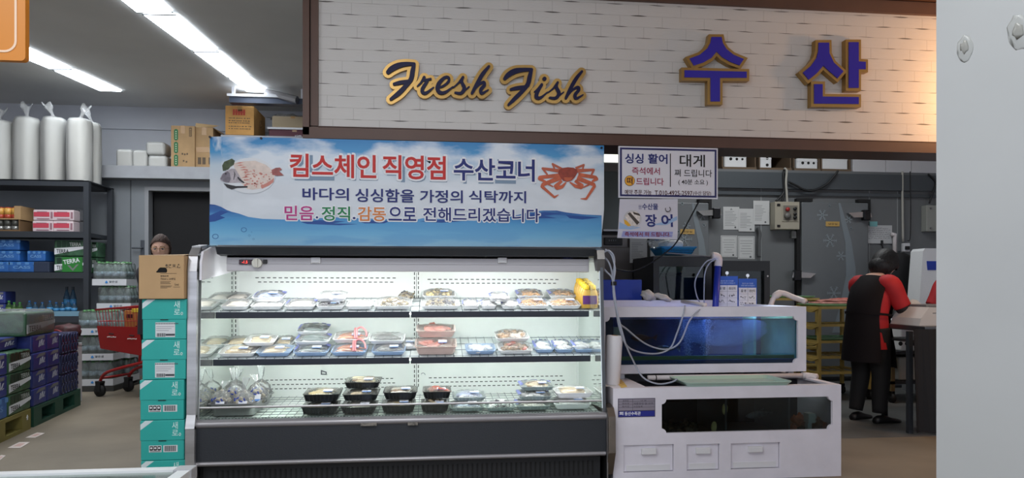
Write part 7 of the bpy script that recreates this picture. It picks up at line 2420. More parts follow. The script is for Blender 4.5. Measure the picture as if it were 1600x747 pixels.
for k, px in enumerate((14, 22, 31, 46, 55, 66, 78, 88, 98, 107, 116)):
    a_ = W(px, 480, SYF + .1)
    green = k < 3
    t = thing('drink_bottle', ('small green bottle on the lower shelf, %s from the left' if green else 'small blue water bottle on the lower shelf, %s from the left') % (['first', 'second', 'third'][k] if green else ['first', 'second', 'third', 'fourth', 'fifth', 'sixth', 'seventh', 'eighth'][k - 3]), 'bottle', (a_.x, SYF + .1, z3_), 0, 'small bottles on the lower shelf')
    h = .17 if k % 3 else .19
    b1, b2, b3 = MB(), MB(), MB()
    pet(b1, b2, b3, (0, 0, 0), .033, h)
    part('bottle', b1, gb if green else bb, t); part('cap', b2, cg_ if green else cb_, t); part('wrapper', b3, mat('wrap_green', (110, 140, 70), 0.5) if green else mat('wrap_blue', (70, 140, 190), 0.5), t)
for (px, lab) in ((103, 'tall dark blue bottle standing left in the rear of the lower shelf'), (113, 'tall dark blue bottle standing right in the rear of the lower shelf')):
    a_ = W(px, 480, SYF + .3)
    t = thing('drink_bottle', lab, 'bottle', (a_.x, SYF + .32, z3_), 0, 'small bottles on the lower shelf')
    b1, b2, b3 = MB(), MB(), MB(); pet(b1, b2, b3, (0, 0, 0), .036, .36); part('bottle', b1, bb, t); part('cap', b2, mat('cap_dark', (40, 50, 60), 0.5), t); part('wrapper', b3, mat('wrap_blue'), t)
mb = MB(); a_, c_ = W(82, 490, SYF + .05), W(126, 490, SYF + .05); mb.box(a_.x, c_.x, SYF + .052, SYF + .056, z3_, z3_ + .06); solo('bottle_tray', mb, mat('tray_clear_blue', (120, 160, 180), 0.4), 'pale blue tray edge in front of the bottles on the lower shelf', 'tray', ((a_.x + c_.x) / 2, SYF + .054, z3_))
a_ = W(-6, 470, SYF + .05)
beer_pack((a_.x, SYF + .2, z3_), .16, .22, .15, 0, 'lower dark blue pack at the left edge of the lower shelf', 'blue'); beer_pack((a_.x, SYF + .2, z3_ + .152), .16, .22, .15, 0, 'upper dark blue pack at the left edge of the lower shelf', 'blue')

# ------------------------------------------------------------------ pallets with beer packs, seen along their long side
PRZ = R(8.5)
p0 = G(52, 668)
p1 = G(128, 632)
dv = (p1 - p0).normalized()               # away along the aisle
lv = Vector((-dv.y, dv.x, 0))             # to the left, away from the aisle
ang = math.atan2(dv.y, dv.x)


def on_pallet(u, v, z):
    p = p0 + dv * u + lv * v
    return (p.x, p.y, z)


def pallet(u0, lab, c):
    t = thing('plastic_pallet', lab, 'pallet', on_pallet(u0 + .58, .5, 0), ang)
    m_ = mat('pallet_' + c, {'green': (30, 78, 62), 'olive': (132, 122, 62)}[c], 0.55, var=.08, scale=5)
    mb = MB()
    # local x along the aisle, local y to the left; the aisle side is y = -0.5
    mb.box(-.57, .57, -.5, .5, .135, .165); mb.box(-.57, .57, -.5, .5, 0, .03)
    for x0, x1 in ((-.57, -.40), (-.10, .10), (.40, .57)):
        for y0, y1 in ((-.5, -.38), (-.06, .06), (.38, .5)):
            mb.box(x0, x1, y0, y1, .03, .135)
    part('deck', mb, m_, t)
    mb = MB()
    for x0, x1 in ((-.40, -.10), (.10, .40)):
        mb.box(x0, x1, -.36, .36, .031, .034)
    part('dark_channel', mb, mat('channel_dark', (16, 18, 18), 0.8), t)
    return t


pallet(0.0, 'dark green plastic pallet under the blue beer packs', 'green')
tp_ = pallet(-1.2, 'olive plastic pallet at the left edge under the green beer packs', 'olive')
mb = MB(); mb.prism([(.49, .085), (.51, .085), (.51, .105), (.52, .105), (.50, .125), (.48, .105), (.49, .105)], 'y', -.502, -.5); part('white_arrow', mb, whitep, tp_)
PT = .166
bh = .148
rown = ['bottom row', 'second row', 'third row', 'top row']
for r_ in range(4):
    for k in range(2):
        u = .02 + .15 + .305 * k
        beer_pack(on_pallet(u, .26 + .005 * (r_ % 2), PT + r_ * (bh + .001)), .30, .50, bh, ang, 'navy beer pack with gold corner, %s, %s one on the green pallet' % (rown[r_], 'nearer' if k == 0 else 'farther'), 'blue', 'navy beer packs on the green pallet')
for r_ in range(3):
    for k in range(2):
        beer_pack(on_pallet(.77 + .235 * k, .16, PT + r_ * .19), .23, .30, .189, ang, 'dark blue wrapped pack at the far end of the green pallet, %s, %s' % (['bottom row', 'middle row', 'top row'][r_], 'nearer' if k == 0 else 'farther'), 'dblue', 'dark blue wrapped packs at the far end of the green pallet')
zt2 = PT + 4 * (bh + .001)
big = beer_pack(on_pallet(.22, .28, zt2), .62, .52, .19, ang, 'big clear wrapped green beer pack on top of the navy packs', 'terra')
mb = MB(); mb.sm = True; mb.box(-.315, .315, -.27, .27, -.0, .215, .05, 4); part('clear_wrap', mb, clear('clear_bag'), big)
# near pallet
for r_ in range(3):
    nm = ['bottom', 'middle', 'top'][r_]
    beer_pack(on_pallet(-.235, .26, PT + r_ * .165), .42, .50, .163, ang, '%s green beer pack with white wedge at the aisle end of the olive pallet' % nm, 'terra', 'green beer packs on the olive pallet')
    beer_pack(on_pallet(-.66, .26, PT + r_ * .165), .40, .50, .163, ang, '%s blue beer pack at the left edge of the photo on the olive pallet' % nm, 'cass' if r_ == 0 else 'blue', 'blue packs on the olive pallet')
beer_pack(on_pallet(-.25, .30, PT + 3 * .166), .42, .4, .10, ang, 'low blue pack between the green pack tops on the olive pallet', 'blue')
# white box and red bags behind
q = W(106, 548, 7.4)
mb = MB(); x0, x1 = W(86, 548, 7.45).x, W(119, 548, 7.45).x
t = thing('white_carton', 'white carton with a black line of print behind the beer pallets', 'carton', ((x0 + x1) / 2, 7.47, 0))
mb.box(x0, x1, 7.45, 7.57, 0.0, W(106, 538, 7.35).z, .004); part('box', mb, mat('box_white'), t, True)
mb = MB(); a_ = W(89, 549.5, 7.35); 
for k in range(8):
    mb.box(a_.x + .013 * k, a_.x + .013 * k + (.009 if k % 3 else .012), 7.448, 7.45, a_.z - .008, a_.z + .008)
a_ = W(108, 542, 7.35); mb.box(a_.x, a_.x + .09, 7.448, 7.45, a_.z - .003, a_.z + .002); part('black_print', mb, blackm, t, True)
zb_ = W(106, 538, 7.35).z
mb = MB(); mb.sm = True; mb.ell(((x0 + x1) / 2, 7.47, zb_ + .1), (.13, .1, .1), (0, 0, 0), 3, .35, 2.2, 4)
mb.mi = 1; mb.tube(curve([((x0 + x1) / 2 - .1, 7.38, zb_ + .12), ((x0 + x1) / 2 - .03, 7.36, zb_ + .14), ((x0 + x1) / 2 + .1, 7.38, zb_ + .06)], 4), .006, 6)
solo('net_bag', mb, [mat('dark_red_bag', (62, 26, 28), 0.6, var=.3, scale=20), mat('bag_red', (150, 40, 46), 0.5)], 'dark red bag lying on the white carton behind the beer pallets', 'bag', ((x0 + x1) / 2, 7.47, zb_))
# papers on the floor
for k, (pts, lab) in enumerate([([(40, 684), (58, 676), (70, 677), (55, 684)], 'farthest white flyer lying on the floor by the pallets'), ([(12, 700), (30, 691), (47, 691), (32, 700)], 'middle white flyer lying on the floor by the pallets'), ([(-14, 722), (2, 711), (9, 712), (0, 719)], 'nearest white flyer at the left edge of the floor')]):
    q = [G(x, y, .002) for x, y in pts]
    c_ = sum(q, Vector()) / 4
    mb = MB(); mb.prism([(p.x, p.y) for p in q], 'z', .001, .003)
    mb.mi = 1
    i_ = [c_ + (p - c_) * .55 for p in q]; mb.prism([(p.x, p.y) for p in i_], 'z', .003, .0034)
    solo('floor_flyer', mb, [mat('flyer_white', (206, 196, 190), 0.6), mat('flyer_red', (190, 158, 150), 0.6)], lab, 'flyer', (c_.x, c_.y, .001), group='flyers on the floor')

# ------------------------------------------------------------------ water bottle packs
WY = 8.74
clearb = clear('pet_clear', (232, 242, 236), 1.4, .03, .22, (200, 214, 208))
proto = None


def water_pack(loc, lab, first=False):
    global proto
    if proto is None:
        t = thing('water_pack', lab, 'water pack', (0, 0, 0), 0, 'packs of water bottles behind the cart')
        n = (4, 3)
        for i in range(4):
            for j in range(3):
                b1 = MB(); pet(b1, b1, None, (0, 0, 0), .043, .27)
                nf = len(b1.f)
                b1.m = [0] * nf
                for q in range(nf):
                    if b1.v[b1.f[q][0]].z > .27 * .895:
                        b1.m[q] = 1
                b1.mi = 2; b1.sm = True; b1.lathe([(.0436, .1), (.0436, .155)], n=14)
                o = part('bottle', b1, [clearb, cg_, mat('water_label', (186, 204, 214), 0.5, var=.2, scale=40)], t)
                o.location = (-.135 + .09 * i, -.09 + .09 * j, .01)
        mb = MB()
        mb.box(-.19, .19, -.145, .145, 0, .008)
        for (x0, x1, y0, y1) in ((-.19, .19, -.145, -.140), (-.19, .19, .14, .145), (-.19, -.185, -.14, .14), (.185, .19, -.14, .14)):
            mb.box(x0, x1, y0, y1, .008, .075)
        mb.mi = 1; mb.lathe([(.012, 0), (.016, .008), (.012, .018), (.002, .03)], c=(0, 0, 0), n=12, M=Matrix.Translation((-.03, -.147, .026)) @ Matrix.Scale(.15, 4, (0, 1, 0)))
        mb.mi = 2; mb.text('맑은샘', (.0, -.1462, .03), (1, 0, 0), (0, 0, 1), .09, .026, .02)
        part('carton_tray', mb, [mat('tray_white', (206, 208, 212), 0.6), mat('drop_blue', (50, 130, 200), 0.5), mat('tray_ink', (86, 92, 100), 0.6)], t)
        mb = MB(); mb.sm = True; mb.box(-.187, .187, -.142, .142, .02, .275, .03, 3); part('shrink_wrap', mb, clear('shrink_film', (250, 252, 252), 1.45, .1, .05), t)
        proto = t
        t.location = loc
        return t
    return dup(proto, loc, 0, lab)


wx = W(174, 500, 8.58).x
wz = .05
mb = MB(); mb.box(wx - .2, wx + .2, WY - .15, WY + .15, 0, .025); mb.box(wx - .2, wx + .2, WY - .15, WY - .1, .025, .05); mb.box(wx - .2, wx + .2, WY + .1, WY + .15, .025, .05)
solo('floor_board', mb, mat('dark_board', (60, 60, 58), 0.7), 'low dark board under the stacked water packs', 'board', (wx, WY, 0))
for k in range(4):
    water_pack((wx + (-.0, .01, -.02, .02)[k] + .0, WY, wz + .005 + .285 * k), 'water pack on its tray, %s of the rear stack behind the cart' % ['lowest', 'second from below', 'third from below', 'topmost'][k])
water_pack((wx - .03, WY, wz + .005 + .285 * 4), 'water pack at the very top, crowning the rear stack behind the cart')
mb = MB(); mb.box(W(149, 500, 8.25).x - .2, W(149, 500, 8.25).x + .2, WY - .5, WY - .2, 0, .06); solo('floor_board', mb, mat('dark_board'), 'low dark board under the nearer water packs', 'board', (W(149, 500, 8.25).x, WY - .35, 0))
for k in range(3):
    water_pack((W(149, 500, 8.25).x, WY - .35, .065 + .285 * k), 'nearer water pack at the left of the cart, %s of three' % ['lowest', 'middle', 'topmost'][k])

# ------------------------------------------------------------------ shopping cart (front end towards the left)
redm = mat('cart_red', (158, 30, 30), 0.4)
cf = G(158, 622)
cpos = W(213, 560, 7.75)
cart = thing('shopping_cart', 'red wire shopping cart pushed by the person behind the brown carton', 'shopping cart', (cpos.x + .12, 7.85, 0), R(-22))
# local: front of the cart towards -x
L0, L1, hw = -.52, .45, .27
zt0, zt1 = .93, 1.00
zb0, zb1 = .52, .42


def wires(mb, ax, bx, ay, by, n, r=.0035):
    for i in range(n):
        f_ = i / (n - 1)
        mb.tube([Vector(ax).lerp(Vector(ay), f_), Vector(bx).lerp(Vector(by), f_)], r, 4)


TL = [(L0, -hw * .82, zt0), (L0, hw * .82, zt0), (L1, hw, zt1), (L1, -hw, zt1)]
BL = [(L0 + .05, -hw * .72, zb0), (L0 + .05, hw * .72, zb0), (L1 - .02, hw * .85, zb1), (L1 - .02, -hw * .85, zb1)]
mb = MB()
for a, b2 in ((0, 1), (1, 2), (3, 0)):
    n = 12 if a == 0 else 24
    wires(mb, TL[a], BL[a], TL[b2], BL[b2], n)
    for f_ in (.3, .62):
        mb.tube([Vector(TL[a]).lerp(Vector(BL[a]), f_), Vector(TL[b2]).lerp(Vector(BL[b2]), f_)], .004, 4)
wires(mb, BL[0], BL[1], BL[3], BL[2], 18)
wires(mb, BL[0], BL[3], BL[1], BL[2], 8)
part('basket', mb, redm, cart)
mb = MB(); mb.sm = True; mb.tube([TL[3], TL[0], TL[1], TL[2]], .011, 10); mb.tube([BL[3], BL[0], BL[1], BL[2], BL[3]], .008, 8); part('rim', mb, redm, cart)
# red lower panels with punched name marks
for sy in (-1, 1):
    mb = MB()
    q = [Vector(TL[0 if sy < 0 else 1]).lerp(Vector(BL[0 if sy < 0 else 1]), .42), Vector(BL[0 if sy < 0 else 1]), Vector(BL[3 if sy < 0 else 2]), Vector(TL[3 if sy < 0 else 2]).lerp(Vector(BL[3 if sy < 0 else 2]), .42)]
    o_ = Vector((0, sy * .012, 0))
    v = [p + o_ for p in q] + [p + o_ * 1.7 for p in q]
    mb.add(v, [(0, 1, 2, 3), (7, 6, 5, 4), (0, 4, 5, 1), (1, 5, 6, 2), (2, 6, 7, 3), (3, 7, 4, 0)])
    part('side_panel', mb, redm, cart)
    mb = MB()
    for k, f_ in enumerate((.2, .5, .8)):
        c_ = (q[0] + o_ * 1.8).lerp(q[3] + o_ * 1.8, f_) * .55 + (q[1] + o_ * 1.8).lerp(q[2] + o_ * 1.8, f_) * .45
        for i in range(5):
            mb.tube([c_ + Vector((-.05 + .025 * i - .007, 0, .004 * (i % 2) - .006 * k * 0)), c_ + Vector((-.05 + .025 * i + .010, 0, .004))], .006, 5)
        mb.mi = 1; mb.tube([c_ + Vector((-.03, 0, .04)), c_ + Vector((.03, 0, .036))], .009, 6); mb.mi = 0
    part('panel_print', mb, [mat('print_pale', (226, 214, 210), 0.5), mat('print_dark_red', (70, 14, 18), 0.6)], cart)
mb = MB(); mb.prism([(-hw * .8, zt0 - .02), (hw * .8, zt0 - .02), (hw * .7, zb0), (-hw * .7, zb0)], 'x', L0 - .005, L0 + .003); 
mb = MB(); mb.sm = True
for sy in (-1, 1):
    mb.tube(curve([(L0 + .02, sy * .19, .16), (L0 + .12, sy * .2, .26), (-.02, sy * .22, .36), (.28, sy * .24, .42), (.42, sy * .25, .40), (.5, sy * .26, .17)], 5), .016, 10)
mb.tube([(L0 + .06, -.195, .20), (L0 + .06, .195, .20)], .013, 8)
for sy in (-1, 1):
    mb.tube([(.30, sy * .24, .42), (.42, sy * .25, .6), (.5, sy * .26, 1.02)], .015, 10)
    mb.tube([(.05, sy * .225, .39), (.05, sy * .21, .56)], .012, 8)
part('chassis', mb, redm, cart)
mb = MB(); mb.sm = True; mb.tube([(.5, -.27, 1.06), (.56, -.27, 1.09), (.56, .27, 1.09), (.5, .27, 1.06)], .017, 12); part('handle', mb, mat('handle_dark', (70, 20, 22), 0.4), cart)
for (x, y) in ((L0 + .02, -.19), (L0 + .02, .19), (.5, -.26), (.5, .26)):
    mb = MB(); mb.sm = True; mb.tube([(x - .0, y - .018, .065), (x, y + .018, .065)], .064, 20); mb.sm = False
    mb.box(x - .03, x + .03, y - .034, y - .026, .05, .15, .004); mb.box(x - .03, x + .03, y + .026, y + .034, .05, .15, .004); mb.box(x - .034, x + .034, y - .034, y + .034, .14, .165, .004)
    part('caster', mb, rubber, cart)
M_ = WM[cart.name]
bx = M_ @ Vector((.0, 0, 0))
t = thing('cart_carton', 'orange brown carton carried inside the red cart', 'carton', (bx.x, bx.y, .545), R(-22))
mb = MB(); mb.box(-.20, .24, -.17, .17, 0, .38, .006); part('box', mb, mat('carton_orange2', (176, 112, 56), 0.7), t)
mb = MB(); mb.box(-.05, .10, -.173, -.17, .12, .22); mb.box(-.17, -.09, -.173, -.17, .30, .34); part('dark_print', mb, mat('print_dark_red'), t)
mb = MB(); mb.box(-.1, .22, -.175, .175, .36, .40, .004); part('yellow_lid', mb, mat('lid_yellow', (224, 196, 60), 0.5), t)
bx = M_ @ Vector((-.355, 0, 0))
t = thing('cart_bottles', 'clear bottles pack standing at the front inside the red cart', 'bottle pack', (bx.x, bx.y, .60), R(-22))
for i in range(3):
    for j in range(2):
        b1 = MB(); pet(b1, b1, None, (-.09 + .09 * i, -.05 + .1 * j, 0), .042, .30); part('bottle', b1, clearb, t)

# ------------------------------------------------------------------ teal crates stack and brown carton
teal = mat('teal_board', (36, 160, 152), 0.6, var=.02)
tealk = mat('teal_seam', (20, 96, 94), 0.7)
ZT = W(262, 467, 3.95).z
boxh = ZT / 5.0
X0, X1 = W(221, 600, 3.95).x, W(303, 600, 3.95).x
X1 = XL - .008
TW = X1 - X0
lw = mat('crate_label', (206, 208, 210), 0.6)
for k in range(5):                                   # k = 0 is the lowest
    lab = ['lowest teal box, cut off by the rim of the low case', 'second teal box from the floor, with a barcode and pictograms', 'middle teal box of the stack, with a barcode and pictograms', 'fourth teal box from the floor, with a white printed label', 'topmost teal box, right under the brown carton'][k]
    dx = (0, -.004, -.006, .004, .006)[k]
    t = thing('teal_box', lab, 'drink box', ((X0 + X1) / 2 + dx - .004, 3.95 + .17, k * boxh), 0, 'stack of teal boxes beside the display case')
    h = boxh - .002
    mb = MB(); mb.box(-TW / 2 + .003, TW / 2 - .003, -.167, .17, 0, h * .5, .003); part('box', mb, teal, t)
    mb = MB(); mb.box(-TW / 2, TW / 2, -.17, .173, h * .49, h, .004); part('lid', mb, teal, t)
    mb = MB(); mb.box(-.02, .02, -.1712, -.165, h * .478, h * .497); part('slot', mb, blackm, t)
    y = -.1708
    mb = MB(); mb.face([(-TW / 2 + .003, y, h * .76), (-TW / 2 + .003, y, h * .90), (-TW / 2 + .028, y, h * .995), (-TW / 2 + .07, y, h * .995)])
    part('white_ribbon', mb, mat('ribbon_white', (200, 214, 216), 0.6), t)
    mb = MB(); mb.text('새', (TW * .22, y, h * .775), (1, 0, 0), (0, 0, 1), .030, .040, -.012 if False else 0.0); mb.text('로', (TW * .22, y, h * .615), (1, 0, 0), (0, 0, 1), .032, .030, 0.0)
    mb.tube([(TW * .22 + .041 + .0045 * math.cos(q * .63), y, h * .64 + .007 * math.sin(q * .63)) for q in range(10)], .0018, 4, closed=True); part('lettering', mb, mat('logo_pale', (204, 232, 228), 0.6), t)
    y2 = -.1678
    if k >= 3:
        mb = MB(); mb.box(-TW * .20, TW * .24, y2, y2 + .002, h * .05, h * .42)
        mb.mi = 1
        for i in range(14):
            mb.box(-TW * .19 + i * .0085, -TW * .19 + i * .0085 + .005, y2 - .0008, y2, h * .375, h * .405)
        for i in range(12):
            mb.box(-TW * .17 + i * .0038, -TW * .17 + i * .0038 + (.0026 if i % 3 else .0014), y2 - .0008, y2, h * .065, h * .15)
        mb.box(TW * .03, TW * .235, y2 - .0008, y2, h * .085, h * .135)
        mb.mi = 2
        for i in range(3):
            mb.box(-TW * .18, TW * (.22 - .06 * i), y2 - .0008, y2, h * (.31 - .05 * i), h * (.322 - .05 * i))
        part('label_sheet', mb, [lw, mat('label_dark', (62, 64, 70), 0.6), mat('label_mid', (140, 142, 148), 0.6)], t)
    else:
        mb = MB(); mb.box(-TW * .30, -TW * .02, y2, y2 + .002, h * .20, h * .37); mb.box(TW * .02, TW * .34, y2, y2 + .002, h * .20, h * .37)
        mb.mi = 1
        for i in range(3):
            x = -TW * .285 + i * TW * .088
            mb.prism(rrect(x, x + TW * .075, h * .245, h * .355, .003), 'y', y2 - .0008, y2)
        mb.box(-TW * .28, -TW * .04, y2 - .0008, y2, h * .213, h * .225)
        x = TW * .05
        i = 0
        while x < TW * .31:
            wv = (.002, .0035, .0015, .003)[i % 4]
            mb.box(x, x + wv, y2 - .0008, y2, h * .22, h * .355)
            x += wv + .0022
            i += 1
        mb.mi = 0
        for i in range(3):
            x = -TW * .285 + i * TW * .088 + TW * .037
            mb.prism([(x - .004, h * .28), (x + .004, h * .28), (x + .006, h * .32), (x, h * .335), (x - .006, h * .32)], 'y', y2 - .0014, y2 - .0008)
        part('barcode_label', mb, [lw, blackm], t)

BX0, BX1 = W(216.5, 430, 3.93).x, XL - .012
hB = W(258, 399, 3.93).z - ZT
t = thing('brown_carton', 'big brown carton with a black hand hole on top of the teal stack', 'carton', ((BX0 + BX1) / 2, 3.93 + .16, ZT))
w = BX1 - BX0
mb = MB(); mb.box(-w / 2, w / 2, -.16, .16, 0, hB, .004); part('box', mb, mat('kraft_board', (178, 146, 106), 0.8, var=.03, scale=5), t)
mb = MB()
mb.add([(-w / 2, -.16, hB), (w / 2, -.16, hB), (w / 2 - .01, -.02, hB + .014), (-w / 2 + .01, -.02, hB + .008)], [(0, 1, 2, 3)]); mb.add([(-w / 2, .16, hB), (w / 2, .16, hB), (w / 2 - .01, .0, hB + .012), (-w / 2 + .01, .0, hB + .006)], [(3, 2, 1, 0)]); part('top_flap', mb, mat('kraft_flap', (200, 172, 134), 0.8), t)
ya = -.1605
sx_, sz_ = w / 740.0, hB / 590.0
ZB = lambda x, z: ((x - 15) * sx_ - w / 2, (672 - z) * sz_)
mb = MB(); mb.prism([ZB(*p) for p in [(298, 305), (320, 290), (345, 258), (370, 247), (440, 247), (465, 255), (480, 280), (478, 305), (465, 316), (310, 316)]], 'y', ya, ya + .002); part('hand_hole', mb, mat('hole_black', (6, 6, 7), 0.9), t)
mb = MB()


def bt(st, x0, z0, x1, z1, bold=.01):
    a_, b_ = ZB(x0, z1), ZB(x1, z0)
    mb.text(st, (a_[0], ya - .0005, a_[1]), (1, 0, 0), (0, 0, 1), b_[0] - a_[0], b_[1] - a_[1], bold)


bt('한독모주', 372, 352, 505, 376, .02); bt('750ml x 20병입', 372, 386, 615, 415, .01); bt('Good', 600, 460, 668, 492, 0.0)
for z, x1 in ((330, 625), (440, 525), (455, 520), (470, 525), (500, 545), (512, 540), (527, 480)):
    x = 372
    while x < x1:
        a_ = ZB(x, z); mb.prism([(a_[0], a_[1]), (a_[0] + 14 * sx_, a_[1]), (a_[0] + 14 * sx_, a_[1] + 6 * sz_), (a_[0], a_[1] + 6 * sz_)], 'y', ya - .0005, ya + .001); x += 19
a_ = ZB(580, 514); mb.prism([(a_[0], a_[1]), (a_[0] + 110 * sx_, a_[1]), (a_[0] + 110 * sx_, a_[1] + 4 * sz_), (a_[0], a_[1] + 4 * sz_)], 'y', ya - .0005, ya + .001)
for poly in ([(445, 225), (470, 200), (485, 225), (470, 220), (470, 252), (462, 252), (462, 222)], [(475, 252), (488, 252), (488, 205), (482, 205), (482, 246), (475, 246)], [(505, 205), (512, 205), (512, 252), (505, 252)], [(505, 246), (550, 246), (550, 252), (505, 252)], [(515, 205), (548, 205), (531, 228)], [(570, 205), (575, 205), (575, 250), (570, 250)], [(570, 205), (615, 205), (615, 210), (570, 210)], [(610, 205), (615, 205), (615, 250), (610, 250)], [(585, 215), (600, 215), (600, 240), (585, 240)], [(650, 215), (668, 195), (686, 215), (674, 215), (668, 208), (660, 218)], [(636, 250), (652, 222), (660, 230), (648, 250)], [(658, 244), (690, 244), (698, 228), (690, 252), (658, 252)]):
    mb.prism([ZB(*p) for p in poly], 'y', ya - .0005, ya + .001)
part('black_print', mb, mat('kraft_ink', (46, 38, 32), 0.7), t)

# low freezer whose white rim runs along the bottom of the photo
ca = W(305, 729, 2.45)
RZ_ = ca.z
FX1 = ca.x
t = thing('island_freezer', 'low white case whose aluminium rim crosses the lower left corner', 'freezer', (FX1 - .9, 2.0, 0))
mb = MB(); mb.box(FX1 - 1.8, FX1, 1.55, 2.45, .05, RZ_ - .03, .01); part('body', mb, white, t, True)
mb = MB(); mb.frame([(FX1 - 1.81, 1.54), (FX1 + .0, 1.54), (FX1 + .0, 2.455), (FX1 - 1.81, 2.455)], [(FX1 - 1.77, 1.58), (FX1 - .04, 1.58), (FX1 - .04, 2.415), (FX1 - 1.77, 2.415)], 'z', RZ_ - .03, RZ_); part('rim', mb, mat('rim_white_alu', (210, 212, 214), 0.3, .2), t, True)
mb = MB(); mb.box(FX1 - .055, FX1 + .004, 2.40, 2.46, RZ_ - .04, RZ_ + .003, .003); part('corner_piece', mb, mat('corner_grey', (150, 152, 156), 0.4), t, True)
mb = MB(); mb.box(FX1 - 1.77, FX1 - .04, 1.58, 2.415, RZ_ - .014, RZ_ - .008); part('glass_lid', mb, clear('case_glass'), t, True)
mb = MB(); mb.box(FX1 - 1.78, FX1 - .03, 1.57, 2.43, 0, .05); part('plinth', mb, black, t, True)

# ------------------------------------------------------------------ people
skin = mat('skin', (224, 178, 156), 0.5)
hairb = mat('black_hair', (22, 20, 22), 0.55, bump=.3, bscale=90, stretch=(1, 1, .15))
hairn = mat('brown_hair', (62, 43, 36), 0.75, var=.12, scale=40, bump=.5, bscale=90, stretch=(1, 1, .15))


def skinned(verts, edges, root=0, sub=2):
    """continuous body surface grown over a skeleton"""
    me = bpy.data.meshes.new('body')
    me.from_pydata([v[0] for v in verts], edges, [])
    o = bpy.data.objects.new('body', me)
    COL.objects.link(o)
    m_ = o.modifiers.new('skin', 'SKIN')
    m_.use_smooth_shade = True
    for i, v in enumerate(verts):
        r_ = v[1] if isinstance(v[1], tuple) else (v[1], v[1])
        me.skin_vertices[0].data[i].radius = r_
        me.skin_vertices[0].data[i].use_root = (i == root)
    s_ = o.modifiers.new('sub', 'SUBSURF')
    s_.levels = s_.render_levels = sub
    dg = bpy.context.evaluated_depsgraph_get()
    me2 = bpy.data.meshes.new_from_object(o.evaluated_get(dg))
    vs_ = [v.co.copy() for v in me2.vertices]
    fs = [tuple(p.vertices) for p in me2.polygons]
    bpy.data.objects.remove(o)
    return vs_, fs


def ringv(c, rx, ry, n=24, pitch=0.0, yaw=0.0, a0=0.0, a1=360.0):
    """elliptic ring; rx along x, ry along y, pitched about y"""
    M = Matrix.Translation(Vector(c)) @ Matrix.Rotation(yaw, 4, 'Z') @ Matrix.Rotation(pitch, 4, 'Y')
    full = abs(a1 - a0) >= 359.9
    k = n if full else n - 1
    return [M @ Vector((rx * math.cos(R(a0 + (a1 - a0) * i / k)), ry * math.sin(R(a0 + (a1 - a0) * i / k)), 0)) for i in range(n)]


def head(mb, c, pitch=0.0, yaw=0.0, s=1.0):
    """head facing +x with brow, nose, lips, chin and ears; c is its centre"""
    M = Matrix.Translation(Vector(c)) @ Matrix.Rotation(yaw, 4, 'Z') @ Matrix.Rotation(pitch, 4, 'Y') @ Matrix.Scale(s, 4)
    bm = bmesh.new()
    bmesh.ops.create_uvsphere(bm, u_segments=40, v_segments=32, radius=1)
    for v in bm.verts:
        p = v.co
        x, y, z = p.x * .098, p.y * .077, p.z * .122
        f_ = max(0, p.x)
        if z < 0:                                        # jaw narrows to the chin
            k = 1 - .30 * (abs(z) / .122) ** 1.4
            y *= k
            x = x * (1 - .10 * (abs(z) / .122) ** 2) if x > 0 else x * (1 - .35 * (abs(z) / .122))
        g = lambda yy, zz, sy, sz: math.exp(-((y - yy) / sy) ** 2 - ((z - zz) / sz) ** 2) * (1 if p.x > 0 else 0)
        x += .024 * g(0, -.030, .011, .014) + .012 * g(0, -.008, .008, .020)      # nose
        x -= .009 * g(.031, .004, .014, .010) + .009 * g(-.031, .004, .014, .010)  # eye hollows
        x += .005 * g(.03, .022, .022, .007) + .005 * g(-.03, .022, .022, .007)    # brow
        x += .005 * g(0, -.060, .022, .005) + .005 * g(0, -.070, .018, .005) - .003 * g(0, -.065, .024, .0022)   # lips
        x += .008 * g(0, -.100, .022, .014)                                        # chin
        v.co = (x, y, z)
    mb.sm = True
    mb.addbm(bm, M)
    for sy in (-1, 1):                                   # ears
        b2 = bmesh.new()
        bmesh.ops.create_uvsphere(b2, u_segments=14, v_segments=10, radius=1)
        for v in b2.verts:
            v.co = Vector((v.co.x * .016 - .008, v.co.y * .007 + sy * .077, v.co.z * .029 - .012))
        mb.addbm(b2, M)
    return M


def hand(mb, wrist, d, up, s=1.0, curl=.5):
    """palm, four unequal bent fingers and a thumb leaving the palm's side"""
    d, up = Vector(d).normalized(), Vector(up).normalized()
    side = d.cross(up).normalized()
    w = Vector(wrist)
    mb.sm = True
    n = 14
    rings = []
    for f_, a_, b_ in ((0, .022, .017), (.03, .034, .016), (.07, .041, .015), (.09, .038, .012)):
        rings.append([w + d * f_ * s + side * (a_ * s * math.cos(2 * math.pi * i / n)) + up * (b_ * s * math.sin(2 * math.pi * i / n)) for i in range(n)])
    mb.loft(rings)
    for k, (off, ln) in enumerate(((-.029, .068), (-.010, .078), (.010, .072), (.028, .056))):
        b0 = w + d * .082 * s + side * off * s
        p1_ = b0 + (d * math.cos(curl * .5) - up * math.sin(curl * .5)) * ln * .42 * s
        p2_ = p1_ + (d * math.cos(curl * 1.2) - up * math.sin(curl * 1.2)) * ln * .34 * s
        p3_ = p2_ + (d * math.cos(curl * 1.8) - up * math.sin(curl * 1.8)) * ln * .26 * s
        mb.tube([b0, p1_, p2_, p3_], [.0095 * s, .009 * s, .008 * s, .006 * s], 8)
    t0 = w + d * .03 * s - side * .03 * s
    mb.tube([t0, t0 + (d * .6 - side * .7) * .035 * s, t0 + (d * .9 - side * .45 - up * .2) * .066 * s], [.012 * s, .0105 * s, .007 * s], 8)


def limb(mb, pts, radii, n=14):
    mb.sm = True
    c_ = curve([(*p, r_) for p, r_ in zip(pts, radii)], 5)
    mb.tube([(q[0], q[1], q[2]) for q in c_], [q[3] for q in c_], n)


